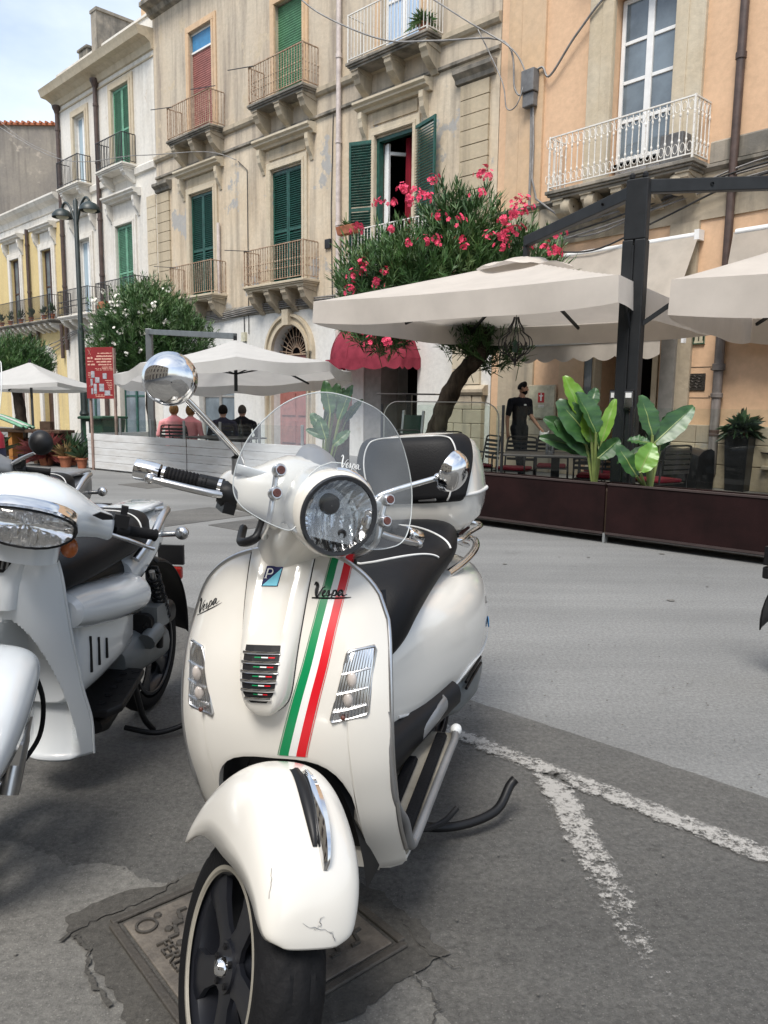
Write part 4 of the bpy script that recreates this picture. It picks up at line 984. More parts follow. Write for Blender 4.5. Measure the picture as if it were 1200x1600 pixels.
for s_ in (-1, 1):
    mb = MB(SK); F_ = crom(fl, 5); mb.tube([(s_ * a, b, c) for a, b, c in F_], [min(.011, .0055 + .00028 * i) for i in range(len(F_))], 8); tr = mb.build('floor_edge_trim', 'dull_grey_trim', ven, smooth=60)
    mb = MB(SK); mb.ell((s_ * .219, .868, .311), (.016, .02, .016), 8, 10); mb.build('trim_end', 'white_paint', tr, smooth=60)
# floorboard with rubber strips
mb = MB(SK)
secs = [(.40, .225, .195), (.46, .233, .203), (.6, .258, .208), (.75, .284, .214), (.86, .304, .214)]
mb.grid([[(-hw, y, z), (-hw * .5, y, z + .003), (0, y, z + .03), (hw * .5, y, z + .003), (hw, y, z)] for y, z, hw in secs])
mb.build('floorboard', 'floor_mat_beige', ven, smooth=60, solid=.012)
for s_ in (-1, 1):
    for x0, ya, yb in ((.13, .47, .72), (.182, .44, .83)):
        mb = MB(SK)
        def fz(y): return sinterp(y, [(a, b) for a, b, c in secs])
        pts = [(s_ * (x0 + .012 * (y - .44)), y, fz(y) + .010) for y in [lerp(ya, yb, k / 8) for k in range(9)]]
        mb.grid([[(p[0] - .016, p[1], p[2]), (p[0] - .011, p[1], p[2] + .009), (p[0] + .011, p[1], p[2] + .009), (p[0] + .016, p[1], p[2])] for p in pts])
        mb.build('floor_strip', 'rubber', ven, smooth=60)
# belly below the floor
mb = MB(SK); rings = []
for y, zt, zb, hw in ((.285, .40, .36, .12), (.33, .36, .23, .19), (.40, .245, .185, .200), (.5, .235, .165, .195), (.65, .262, .17, .18), (.85, .30, .2, .17)):
    rings.append([(hw * cos(a) if abs(cos(a)) < .99 else hw * cos(a), y, (zt + zb) / 2 + (zt - zb) / 2 * max(-1, min(1, 1.4 * sin(a)))) for a in [2 * pi * k / 20 for k in range(20)]])
mb.loft(rings[2:]); mb.build('underbody', 'cream_enamel', ven, smooth=50)
# centre panel with horn grille
HP = [(.60, .018), (.625, .036), (.66, .044), (.70, .040), (.75, .030), (.82, .018), (.90, .010)]
HW = [(.615, .020), (.625, .036), (.645, .047), (.68, .054), (.76, .062), (.84, .068), (.906, .072)]
def yhp(x, z):
    t = min(1, abs(x) / sinterp(z, HW)); return ysh(x, z) - sinterp(z, HP) * (1 - t ** 7)
mb = MB(SK); zz = [.613 + .295 * k / 30 for k in range(31)]
P = []
for z in zz:
    hw = sinterp(z, HW); row = []
    for t in [-1.0, -.985, -.95, -.88, -.75, -.6, -.55, -.5, -.3, 0, .3, .5, .55, .6, .75, .88, .95, .985, 1.0]:
        x = t * hw; rid = .0045 * max(0, 1 - abs(abs(t) - .58) / .10) * (1 if z > .755 else 0)
        row.append((x, yhp(x, z) - .001 - rid + (.012 if abs(t) == 1 else 0), z))
    P.append(row)
mb.grid(P); hcv = mb.build('horn_cover', 'cream_enamel', ven, smooth=50)
mb = MB(SK); mb.tube([(-sinterp(z, HW) * 1.004, ysh(sinterp(z, HW), z) - .0006, z) for z in zz[::-1]] + [(sinterp(z, HW) * 1.004, ysh(sinterp(z, HW), z) - .0006, z) for z in zz], .0010, 5); mb.build('cover_gap', 'rubber', hcv)
gw = [(.645, .016), (.655, .028), (.675, .034), (.72, .037), (.74, .036)]
mb = MB(SK); mb.grid([[(sinterp(z, gw) * t, yhp(sinterp(z, gw) * t, z) - .0025, z) for t in (-1, -.5, 0, .5, 1)] for z in [.643 + .1 * k / 12 for k in range(13)]])
gr = mb.build('horn_grille', 'black_plastic', ven)
for k in range(6):
    z = .652 + k * .0158; hw = sinterp(z, gw) * 1.04
    mb = MB(SK); mb.tube([(hw * t, yhp(hw * t, z) - .006 + .002 * t * t, z) for t in (-1, -.6, -.2, .2, .6, 1)], .0035, 6); mb.build('grille_slat', 'chrome', gr, smooth=60)
    if k < 5:
        for t0, t1, m_ in ((-.35, .0, 'flag_green'), (.02, .38, 'flag_white'), (.40, .75, 'flag_red')):
            mb = MB(SK); mb.grid([[(hw * t, yhp(hw * t, zq) - .0035, zq) for t in (t0, (t0 + t1) / 2, t1)] for zq in (z + .0068, z + .0088)]); mb.build('grille_strip', m_, gr)
# tricolour stripe decals
SE = [(.523, .012, .067), (.576, .031, .084), (.627, .048, .099), (.699, .071, .118), (.7655, .085, .129), (.822, .095, .138), (.85, .100, .142), (.879, .104, .145), (.896, .107, .147)]
def strip(name, mat, f0, f1, zlo=.521, zhi=.893):
    mb = MB(SK)
    P = []
    for k in range(61):
        z = lerp(zlo, zhi, k / 60); a, b = sinterp(z, [(q[0], q[1]) for q in SE]), sinterp(z, [(q[0], q[2]) for q in SE])
        P.append([(lerp(a, b, f), ysh(lerp(a, b, f), z) - .0012, z) for f in (f0, (f0 + f1) / 2, f1)])
    mb.grid(P); return mb.build(name, mat, ven, smooth=60)
strip('green_stripe', 'flag_green', 0, .36); strip('white_stripe', 'flag_white', .36, .65); strip('red_stripe', 'flag_red', .65, 1)
strip('stripe_edge', 'flag_green', -.06, -.035); strip('stripe_edge', 'flag_red', 1.035, 1.06)
# maker's badge: blue two-tone lozenge with a white P
def onp(x, z, o=.0025, f=None): return Vector((x, (f or yhp)(x, z) - o, z))
bq = [(-.024, .878), (.012, .877), (.008, .842), (-.028, .842)]
mb = MB(SK); c = [onp(x, z, .003) for x, z in bq]; mb.prism(c, (0, .004, 0)); bd = mb.build('badge', 'badge_navy', ven, bevel=.0008)
mb = MB(SK); q = [onp(x, z, .0042) for x, z in [(.0105, .874), (.0068, .8435), (-.0255, .8435)]]; mb.prism(q, (0, .001, 0)); mb.build('badge_field', 'badge_sky', bd)
def ribbon(mb, pts, w, f, o):
    """flat stroke laid on a surface y=f(x,z)"""
    P = crom(pts, 5) if len(pts) > 2 else pts
    L_, R_ = [], []
    for i, p in enumerate(P):
        a, b = P[max(i - 1, 0)], P[min(i + 1, len(P) - 1)]; d = Vector((b[0] - a[0], b[1] - a[1])); d.normalize(); ww = (p[2] if len(p) > 2 else w) / 2
        n_ = Vector((-d.y, d.x)) * ww
        L_.append((p[0] + n_.x, f(p[0], p[1]) - o, p[1] + n_.y)); R_.append((p[0] - n_.x, f(p[0], p[1]) - o, p[1] - n_.y))
    mb.grid([L_, R_])
mb = MB(SK); f2 = lambda x, z: yhp(x, z)
ribbon(mb, [(-.0205, .857), (-.0185, .874)], .0028, f2, .0048); ribbon(mb, [(-.0185, .8735), (-.011, .873), (-.0075, .869), (-.010, .8645), (-.0195, .864)], .0026, f2, .0048)
ribbon(mb, [(-.0235, .857), (-.0175, .857)], .0016, f2, .0048)
mb.build('badge_letter', 'white_paint', bd)
SCRIPT = [  # brand script as pen strokes (x 0..1, y 0..0.45, stroke width)
    [(.00, .40, .035), (.045, .47, .05), (.085, .40, .075), (.075, .24, .085), (.085, .08, .06), (.12, .05, .05), (.18, .18, .035), (.24, .31, .03), (.31, .35, .02)],
    [(.235, .12, .02), (.30, .17, .035), (.32, .225, .03), (.285, .23, .035), (.25, .14, .05), (.275, .065, .045), (.34, .08, .02)],
    [(.34, .08, .02), (.41, .24, .025), (.425, .16, .05), (.42, .075, .045), (.37, .08, .02)],
    [(.42, .07, .02), (.50, .14, .02), (.545, .24, .035), (.52, .12, .05), (.485, -.02, .03)],
    [(.52, .17, .03), (.585, .24, .035), (.625, .17, .05), (.59, .08, .04), (.53, .09, .02)],
    [(.60, .09, .02), (.68, .13, .02), (.76, .225, .03), (.71, .235, .035), (.67, .14, .05), (.695, .07, .045), (.76, .15, .03), (.785, .225, .03), (.775, .10, .045), (.81, .065, .03), (.90, .11, .015)]]
def script(par, name, mat, fmap, f, o, M=SK, us=1.0, under=True):
    """fmap(u,v)->(x,z)"""
    mb = MB(M)
    for st_ in SCRIPT + ([[(-.03, .005, .03), (.3, .0, .045), (.7, .0, .045), (1.0, .012, .015)]] if under else []):
        pts = [(*fmap(u, v), w * us) for u, v, w in st_]; ribbon(mb, pts, .002, f, o)
    return mb.build(name, mat, par)
def lin(p0, p1, up, asp):
    def g(u, v): return (lerp(p0[0], p1[0], u) + up[0] * v * asp, lerp(p0[1], p1[1], u) + up[1] * v * asp)
    return g
script(ven, 'script_badge', 'alloy', lin((.079, .8185), (.152, .8155), (-.004, 1), .058), ysh, .0016, us=.092)
script(ven, 'script_badge', 'black_plastic', lin((.0795, .819), (.1515, .816), (-.004, 1), .057), ysh, .0028, us=.078)
script(ven, 'script_badge', 'black_plastic', lin((-.195, .772), (-.120, .806), (.0, 1), .065), ysh, .0018, us=.045)
# front turn signals
for s_ in (-1, 1):
    q = [(.155, .722), (.200, .725), (.190, .605), (.124, .594)]
    mb = MB(SK); N = 10; P = []
    for i in range(N + 1):
        row = []
        for j in range(7):
            a = [lerp(q[3][k], q[0][k], i / N) for k in (0, 1)]; b = [lerp(q[2][k], q[1][k], i / N) for k in (0, 1)]
            x, z = lerp(a[0], b[0], j / 6), lerp(a[1], b[1], j / 6); e = min(i, N - i) / N * 2; g = min(j, 6 - j) / 3
            row.append((s_ * x, ysh(x, z) - .002 - .009 * min(1, e * 3.2) ** .6 * min(1, g * 1.8) ** .6, z))
        P.append(row)
    mb.grid(P); tsg = mb.build('turn_signal', 'lens_glass', ven, smooth=60)
    def sgp(u, v_, o):
        a = [lerp(q[3][k], q[0][k], v_) for k in (0, 1)]; b = [lerp(q[2][k], q[1][k], v_) for k in (0, 1)]; x, z = lerp(a[0], b[0], u), lerp(a[1], b[1], u)
        return Vector((s_ * x, ysh(x, z) - o, z))
    mb = MB(SK); mb.grid([[sgp(j / 48, i / 12, .0016 + .0007 * sin(j * 1.4)) for j in range(49)] for i in range(13)]); mb.build('signal_reflector', 'reflector', tsg, smooth=60)
    for v_ in (.16, .42, .70): mb = MB(SK); mb.tube([sgp(.04 + .92 * k / 6, v_, .006) for k in range(7)], .0022, 5); mb.build('signal_divider', 'alloy', tsg, smooth=60)
    mb = MB(SK); ring_ = [(s_ * x, ysh(x, z) - .003, z) for x, z in q]; mb.tube([Vector(ring_[k]).lerp(Vector(ring_[(k + 1) % 4]), t) for k in range(4) for t in (.04, .35, .65, .96)], .0034, 6, closed=True); mb.build('signal_rim', 'alloy', tsg, smooth=60)
    mb = MB(SK); mb.ell((s_ * .150, ysh(.150, .605) - .010, .605), (.005, .004, .005), 6, 8); mb.build('signal_screw', 'nut_brown', tsg, smooth=60)
    mb = MB(SK); mb.ell((s_ * .165, ysh(.165, .67) - .004, .672), (.010, .008, .016), 8, 10); mb.ell((s_ * .158, ysh(.158, .64) - .004, .635), (.010, .008, .014), 8, 10); mb.build('signal_bulb', 'pale_bulb', tsg, smooth=60)
# ------------------------------------------------------------------ steering head
def sl(p): return Vector(p)
mb = MB(ST); rings = []
hx = [-.172, -.165, -.15, -.12, -.10, -.085, -.06, -.03, 0, .03, .06, .085, .10, .12, .15, .165, .172]
def hs_(x):
    a = abs(x)
    r_ = sinterp(a, [(0, .081), (.05, .079), (.08, .066), (.10, .052), (.13, .041), (.165, .034), (.172, .026)])
    yf = sinterp(a, [(0, .255), (.06, .255), (.085, .250), (.11, .272), (.15, .305), (.172, .325)])
    yb = sinterp(a, [(0, .42), (.08, .415), (.17, .385)])
    zc = sinterp(a, [(0, 1.016), (.09, 1.008), (.17, .992)])
    return r_, yf, yb, zc
for x in hx:
    r_, yf, yb, zc = hs_(x); row = []
    for k in range(24):
        a = 2 * pi * k / 24; cy, cz = cos(a), sin(a)
        sy = abs(cy) ** .75 * (1 if cy > 0 else -1); sz = abs(cz) ** .8 * (1 if cz > 0 else -1)
        row.append((x, (yf + yb) / 2 - sy * (yb - yf) / 2, zc + sz * r_))
    rings.append(row)
mb.loft(rings); mb.build('handlebar_cover', 'cream_enamel', ven, smooth=50)
mb = MB(ST); rings = []
for z, hw, ya, yb in ((.86, .055, .30, .44), (.90, .060, .275, .44), (.935, .068, .235, .43), (.965, .076, .205, .42)):
    rings.append([(hw * cos(a), (ya + yb) / 2 + (yb - ya) / 2 * sin(a), z) for a in [2 * pi * k / 20 for k in range(20)]])
mb.loft(rings); mb.build('steering_neck', 'cream_enamel', ven, smooth=50)
HC = Vector((0, .172, 1.015))
mb = MB(ST); mb.lathe([(.0765, -.105), (.080, -.06), (.0815, -.02), (.081, -.002), (.077, .004), (.073, .004)], 48, HC, (0, -1, 0)); mb.build('headlight_housing', 'cream_enamel', ven, smooth=40)
mb = MB(ST); mb.lathe([(.0765, .002), (.0765, .007), (.0745, .010), (.0682, .009), (.067, .004)], 48, HC, (0, -1, 0)); hr = mb.build('headlight_ring', 'lens_ring', ven, smooth=40)
mb = MB(ST); mb.grid([[HC + Vector((r_ * cos(a), .062 * (1 - (r_ / .0675) ** 2.0) - .004 + (.0030 * sin(r_ * cos(a) * 420) + .0016 * sin(r_ * cos(a) * 950 + 2)) * min(1, r_ / .02) * (1.0 if sin(a) < .35 else .35), r_ * sin(a))) for a in [2 * pi * k / 120 for k in range(120)]] for r_ in [.0675 - .0033 * k for k in range(21)]], cv=True); mb.build('headlight_reflector', 'reflector', hr, smooth=40)
mb = MB(ST); mb.lathe([(.020, -.043), (.020, -.018), (.0165, -.012), (.001, -.010)], 20, HC + Vector((-.014, 0, .014)), (0, -1, 0)); mb.build('bulb_shield', 'lens_ring', hr, smooth=40)
mb = MB(ST); mb.lathe([(.010, -.040), (.010, -.008), (.007, -.006), (.001, -.009)], 16, HC + Vector((.022, 0, -.034)), (0, -1, 0)); mb.build('side_bulb', 'black_plastic', hr, smooth=40)
mb = MB(ST); mb.lathe([(.0685, .007), (.055, .0125), (.035, .0165), (.001, .0185)], 48, HC, (0, -1, 0)); mb.build('headlight_lens', 'lens_glass', hr, smooth=40)
mb = MB(ST); mb.tube([HC + Vector((.083 * cos(a), .02, .083 * sin(a))) for a in [pi * (.02 + .56 * k / 20) for k in range(21)]], .0042, 6); mb.build('headlight_visor', 'chrome', ven, smooth=60)
# controls
def ctrl(s_):
    g = [(s_ * .170, .345, .992), (s_ * .215, .362, .989), (s_ * .29, .398, .982), (s_ * .335, .415, .980)]
    d = (Vector(g[3]) - Vector(g[1])).normalized()
    mb = MB(ST); mb.tube([g[0], g[1]], [.019, .018], 14); mb.build('grip_collar', 'black_plastic', ven, smooth=50)
    mb = MB(ST); p0 = Vector(g[1]) - d * .022; pts, rr = [], []
    for k in range(37): pts.append(p0 + d * (.003 + .083 * k / 36)); rr.append(.0165 + (.0012 if k % 3 else -.0008))
    mb.tube(pts, rr, 16); mb.build('grip', 'rubber', ven, smooth=50)
    for off, ln in ((-.026, .010), (.083, .009)): mb = MB(ST); mb.tube([p0 + d * off + d * .003, p0 + d * (off + ln)], .0178, 18); mb.build('grip_ring', 'chrome', ven, smooth=50)
    mb = MB(ST); mb.lathe([(.012, .0), (.0195, .002), (.0205, .01), (.0205, .045), (.019, .049), (.001, .05)], 24, p0 + d * .095, d); mb.build('bar_end', 'chrome', ven, smooth=40)
    lv = [(s_ * .158, .318, .985), (s_ * .20, .322, .980), (s_ * .26, .345, .976), (s_ * .305, .365, .974)]
    mb = MB(ST); L_ = crom(lv, 6); mb.tube(L_, [.0075] * (len(L_) - 4) + [.0065] * 4, 8); mb.ell(L_[-1], (.010, .010, .010), 8, 10); mb.build('brake_lever', 'alloy', ven, smooth=50)
    mb = MB(ST); mb.lathe([(.022, -.012), (.026, .0), (.026, .02), (.02, .03)], 14, (s_ * .150, .33, .985), (s_, .2, 0)); mb.box(s_ * .158 - .012, s_ * .158 + .012, .31, .36, .95, .972); mb.build('switch_housing', 'black_plastic', ven, smooth=40)
    # mirror
    base = Vector((s_ * .152, .335, 1.032))
    mc_ = Vector((s_ * .338, .263, 1.163)) if s_ < 0 else Vector((.288, .300, 1.152))
    mb = MB(ST); mb.lathe([(.020, -.012), (.0155, 0), (.011, .018), (.009, .032)], 16, base, (mc_ - base) * .35 + Vector((0, 0, .06))); mb.build('mirror_boot', 'dull_grey_trim', ven, smooth=40)
    e = mc_ + (base - mc_).normalized() * .032
    mb = MB(ST); mb.tube(crom([base + Vector((0, 0, .01)), base.lerp(e, .12) + Vector((0, 0, .022)), e], 8), .0062, 10); mb.ell(e, (.010, .010, .010), 8, 10); mb.build('mirror_stalk', 'chrome', ven, smooth=60)
    fr_ = (Vector((-.1, -1.0, -.12)) if s_ < 0 else Vector((.62, -.8, -.15))).normalized()
    mb = MB(ST); R_ = .0455
    mb.lathe([(.001, .034)] + [(R_ * sin(a) ** .8 if a else .001, .034 * cos(a)) for a in [pi / 2 * k / 10 for k in range(1, 11)]] + [(R_ + .0015, -.003), (R_ + .001, -.008), (R_ - .003, -.010)], 36, mc_, fr_); mi = mb.build('mirror', 'chrome', ven, smooth=50)
    mb = MB(ST); mb.lathe([(.001, -.0085), (R_ - .002, -.0095)], 36, mc_, fr_); mb.build('mirror_glass', 'window_glass', mi, smooth=40)
ctrl(-1); ctrl(1)
for s_ in (-1, 1):
    mb = MB(ST); mb.grid([[(s_ * x, .30 + .25 * (x - .09), 1.03 + z) for z in (0, .016, .018)] for x in (.085, .11, .14, .165)]); mb.build('cover_lip', 'pearl_enamel', ven, smooth=60, solid=.006)
    mb = MB(ST); mb.tube(crom([(s_ * .09, .30, .955), (s_ * .105, .27, .925), (s_ * .12, .30, .905), (s_ * .10, .37, .92)], 6), .009, 8); mb.build('control_cable', 'black_plastic', ven, smooth=60)
# windscreen on its tubes
def yws(x, z): return .185 + .32 * (z - 1.0) + 1.3 * x * x - .35 * max(0, abs(x) - .14) ** 1.5
outl = [(-.070, 1.02), (-.068, .985), (-.078, .967), (-.10, .966), (-.135, .972), (-.170, .985), (-.187, 1.008), (-.190, 1.045), (-.182, 1.09), (-.165, 1.13), (-.135, 1.175), (-.10, 1.206), (-.056, 1.226), (0, 1.231)]
half = outl
full = half + [(-x, z) for x, z in reversed(half[:-1])]
full = [(x if x < 0 else x * 1.0, z) for x, z in full]
inner = [(.075 * cos(a) * 1.0, 1.02 + .088 * sin(a)) for a in [pi * k / 10 for k in range(0, 11)]]
bm_out = [Vector((x, 0, z)) for x, z in crom(full, 5)]
from mathutils.geometry import tessellate_polygon
notch = [Vector((x, 0, z)) for x, z in inner[1:-1]]
loop = bm_out + notch
bmw = bmesh.new(); vs_ = [bmw.verts.new((p.x, 0, p.z)) for p in loop]; fc = bmw.faces.new(vs_)
bmesh.ops.triangulate(bmw, faces=[fc])
for _ in range(3): bmesh.ops.subdivide_edges(bmw, edges=[e for e in bmw.edges if e.calc_length() > .022], cuts=1, use_grid_fill=False); bmesh.ops.triangulate(bmw, faces=[f for f in bmw.faces if len(f.verts) > 3])
for v in bmw.verts: v.co = ST @ Vector((v.co.x, yws(v.co.x, v.co.z), v.co.z))
me = bpy.data.meshes.new('windscreen'); bmw.to_mesh(me); bmw.free(); me.materials.append(MATS['clear_sheet'])
for p in me.polygons: p.use_smooth = True
wso = bpy.data.objects.new('windscreen', me); COL.objects.link(wso); wso.parent = ven
mb = MB(ST); mb.tube([(p.x, yws(p.x, p.z), p.z) for p in loop], .0012, 6, closed=True); mb.build('screen_edge', 'screen_rim', wso, smooth=60)
for s_ in (-1, 1):
    mb = MB(ST); mb.tube(crom([(s_ * .118, yws(.118, 1.066) + .008, 1.066), (s_ * .115, yws(.115, 1.02) + .012, 1.02), (s_ * .113, yws(.11, .985) + .015, .975), (s_ * .10, .25, .935), (s_ * .075, .30, .925)], 6), .0058, 8); mb.build('screen_bracket', 'alloy', ven, smooth=60)
    for z in (1.063, 1.022):
        n_ = Vector((0, -1, .3)); c = Vector((s_ * .117, yws(.117, z) - .001, z))
        mb = MB(ST); mb.lathe([(.0115, -.008), (.0125, .0), (.0125, .006), (.010, .010), (.0065, .010), (.006, .005), (.001, .005)], 16, c, n_); bo = mb.build('screen_grommet', 'alloy', wso, smooth=40)
        mb = MB(ST); mb.lathe([(.0085, .0095), (.0075, .0125), (.001, .0125)], 12, c, n_); mb.build('screen_nut', 'nut_brown', bo, smooth=40)
script(wso, 'screen_script', 'white_paint', lin((-.006, 1.098), (.045, 1.102), (0, 1), .052), yws, .0016, M=ST, us=.035, under=False)
# speedometer hump behind the screen
mb = MB(ST); mb.loft([[(.034 * w_ * cos(a), y + .02 * sin(a), z + .030 * w_ * sin(a)) for a in [2 * pi * k / 16 for k in range(16)]] for y, z, w_ in ((.27, 1.06, .9), (.31, 1.085, 1.1), (.36, 1.09, 1.1), (.41, 1.06, .8))]); mb.build('dashboard', 'dull_grey_trim', ven, smooth=50)
# ------------------------------------------------------------------ front mudguard
cw = crom([(-.182, .408), (-.179, .430), (-.166, .470), (-.140, .512), (-.100, .546), (-.050, .572), (.0, .586), (.055, .583), (.11, .557), (.16, .505), (.195, .435), (.21, .365)], 4)
bt_ = crom([(-.172, .408), (-.160, .412), (-.140, .424), (-.115, .440), (-.08, .448), (-.035, .444), (.01, .434), (.06, .424), (.11, .408), (.155, .380), (.190, .348), (.205, .335)], 4)
wd = crom([(.048,), (.072,), (.082,), (.088,), (.093,), (.096,), (.098,), (.099,), (.099,), (.098,), (.096,), (.093,)], 4)
mb = MB(ST); P = []
for (cy, cz), (by_, bz), (w_,) in zip(cw, bt_, wd):
    row = []
    for k in range(33):
        a = -pi / 2 + pi * k / 32; sx = (1 if a > 0 else -1) * abs(sin(a)) ** .80; h = max(0, cos(a)) ** .62
        row.append((sx * w_, lerp(by_, cy, h), lerp(bz, cz, h)))
    P.append(row)
mb.grid(P); mg = mb.build('front_mudguard', 'cream_enamel', ven, smooth=70, solid=.008)
def fcrest(t):
    i = t * (len(cw) - 1); k = int(i); f = i - k; a, b = cw[k], cw[min(k + 1, len(cw) - 1)]; return Vector((0, lerp(a[0], b[0], f), lerp(a[1], b[1], f)))
def crest_shape(name, mat, t0, t1, wmax, h, xo, o):
    mb = MB(ST); P = []
    for k in range(21):
        u = k / 20; p = fcrest(lerp(t0, t1, u)); q = fcrest(lerp(t0, t1, u) + .01); d = (q - p).normalized(); n_ = Vector((0, d.z, -d.y)); n_ = n_ if n_.y < 0 or n_.z > 0 else -n_
        w_ = wmax * (sin(pi * min(1, u * .9 + .05)) ** .7) * (1.0 - .35 * u); hh = h * sin(pi * u) ** .5 * (1.15 - .5 * u) + .001
        P.append([p + Vector((xo + w_ * sx_, 0, 0)) + n_ * (o + hh * hz_) for sx_, hz_ in ((-1, 0), (-.8, .55), (-.3, .95), (.3, .95), (.8, .55), (1, 0))])
    mb.grid(P); return mb.build(name, mat, mg, smooth=50)
crest_shape('crest_base', 'black_plastic', .33, .66, .014, .010, -.010, .001)
crest_shape('mudguard_crest', 'chrome', .27, .60, .0150, .022, .006, .001)
# ------------------------------------------------------------------ front wheel
AXL = Vector((0, 0, .236)); TR = .2145
def wheel(par, M, c, tr, tw, rim, name='front_wheel', detail=True):
    mb = MB(M); NA, NB = (220, 33) if detail else (48, 13); P = []
    for i in range(NA):
        a = 2 * pi * i / NA; row = []
        for j in range(NB):
            u = -1 + 2 * j / (NB - 1); b = u * 2.05
            x = tw / 2 * sin(b) ** 1 if abs(b) < pi / 2 else tw / 2 * (1 if b > 0 else -1) * (1 - .18 * (abs(b) - pi / 2))
            h = cos(b) if abs(b) < pi / 2 else -(abs(b) - pi / 2) * .9
            prof = tr - tw * .40 * (1 - max(h, -1)) if abs(b) < pi / 2 else tr - tw * .40 + tw * .55 * h
            g = 0
            if detail and abs(u) < .62:
                ph = (i * 22 / NA - abs(u) * 3.0) % 1
                if .10 < abs(u) < .58 and ph < .22: g = .0035
                if abs(abs(u) - .13) < .02: g = .003
            rr = prof - g; row.append(c + Vector((x, rr * cos(a), rr * sin(a))))
        P.append(row)
    mb.grid(P, cu=True); w_ = mb.build(name, 'rubber', par, smooth=35)
    hw = tw * .42
    mb = MB(M); ax_ = (1, 0, 0); rl = rim
    mb.lathe([(rl + .004, -hw - .004), (rl + .010, -hw), (rl + .002, -hw + .006), (rl - .008, -hw + .012), (rl - .02, 0), (rl - .008, hw - .012), (rl + .002, hw - .006), (rl + .010, hw), (rl + .004, hw + .004)], 64, c, ax_); rm = mb.build('rim', 'rim_black', w_, smooth=40)
    for s_ in (-1, 1):
        mb = MB(M); mb.lathe([(rl - .003, s_ * (hw + .002)), (rl + .001, s_ * (hw + .0065)), (rl + .013, s_ * (hw + .0055)), (rl + .016, s_ * (hw + .001))], 64, c, ax_); mb.build('rim_line', 'rim_line' if detail else 'rim_black', w_, smooth=40)
    mb = MB(M)
    for k in range(5):
        a = 2 * pi * k / 5 + .5
        for s_ in (-1, 1):
            r0, r1 = .035, rl - .004
            d = Vector((0, cos(a), sin(a))); t_ = Vector((0, -sin(a), cos(a)))
            mb.loft([[c + d * r + t_ * (q * wd_) + Vector((s_ * (hw * (.80 + .12 * r / rl)) * 1.0 - s_ * .006 * abs(q), 0, 0)) for q in (-1, -.45, .45, 1)] + [c + d * r + t_ * (q * wd_) + Vector((s_ * hw * .55, 0, 0)) for q in (1, -1)] for r, wd_ in ((r0, .030), (r0 * 1.7, .022), (r1 * .7, .026), (r1, .045))])
    mb.build('spokes', 'rim_black', w_, smooth=30)
    mb = MB(M); mb.lathe([(.040, -hw * .86), (.043, -hw * .5), (.043, hw * .5), (.040, hw * .86)], 24, c, ax_, caps=True); hb = mb.build('hub', 'rim_black', w_, smooth=40)
    for s_ in (-1, 1):
        mb = MB(M); mb.lathe([(.017, s_ * hw * .86), (.016, s_ * (hw * .86 + .006)), (.011, s_ * (hw * .86 + .014)), (.001, s_ * (hw * .86 + .017))], 20, c, ax_); mb.build('hub_nut', 'chrome', hb, smooth=40)
        mb = MB(M)
        for k in range(5):
            a = 2 * pi * (k + .5) / 5 + .5; mb.lathe([(.0055, s_ * hw * .86), (.0055, s_ * (hw * .86 + .005)), (.001, s_ * (hw * .86 + .006))], 8, c + Vector((0, .031 * cos(a), .031 * sin(a))), ax_)
        mb.build('wheel_bolts', 'black_plastic', hb)
    return w_
wheel(ven, ST, AXL, .222, .115, .150)
mb = MB(ST); mb.tube([(.085, .0, .236), (.088, .05, .30), (.085, .10, .42)], [.028, .024, .03], 10); mb.tube([(.04, .0, .236), (.09, .0, .236)], .02, 10); mb.tube([(.088, -.03, .25), (.086, .02, .44)], .022, 10); mb.build('front_suspension', 'dull_grey_trim', ven, smooth=50)
# ------------------------------------------------------------------ rear body, seat, box
def sup(hw, z0, z1, y, n=28, e=.72, xo=0, skew=0):
    o = []
    for k in range(n):
        a = 2 * pi * k / n; cx_, cz_ = cos(a), sin(a)
        o.append((xo + hw * (1 if cx_ > 0 else -1) * abs(cx_) ** e, y + skew * cz_, (z0 + z1) / 2 + (z1 - z0) / 2 * (1 if cz_ > 0 else -1) * abs(cz_) ** e))
    return o
sec = crom([(.60, .09, .36, .60), (.70, .130, .33, .66), (.80, .172, .325, .70), (.92, .212, .330, .715), (1.05, .240, .325, .715), (1.20, .252, .330, .71), (1.35, .240, .35, .70), (1.48, .205, .39, .69), (1.60, .135, .45, .665), (1.66, .06, .50, .62)], 4)
mb = MB(SK); mb.loft([sup(hw, z0, z1, y) for y, hw, z0, z1 in sec]); mb.build('rear_cowl', 'cream_enamel', ven, smooth=60)
cowl = [(y, hw) for y, hw, z0, z1 in sec]
def side(s_, y, z, o=.002):
    hw = sinterp(y, cowl); z0 = sinterp(y, [(a, c) for a, b, c, d in sec]); z1 = sinterp(y, [(a, d) for a, b, c, d in sec])
    t = (z - (z0 + z1) / 2) / ((z1 - z0) / 2); t = max(-.98, min(.98, t)); cz = abs(t) ** (1 / .72); cx_ = sqrt(max(0, 1 - cz * cz))
    return Vector((s_ * (hw * cx_ ** .72 + o), y, z))
for s_ in (-1, 1):
    mb = MB(SK); mb.tube([side(s_, y, sinterp(y, [(.66, .42), (.8, .392), (.95, .395), (1.05, .43), (1.2, .43), (1.4, .46), (1.58, .53)]), .0) for y in [.68 + .03 * k for k in range(31)]], .0042, 6); mb.build('cowl_moulding', 'piping', ven, smooth=60)
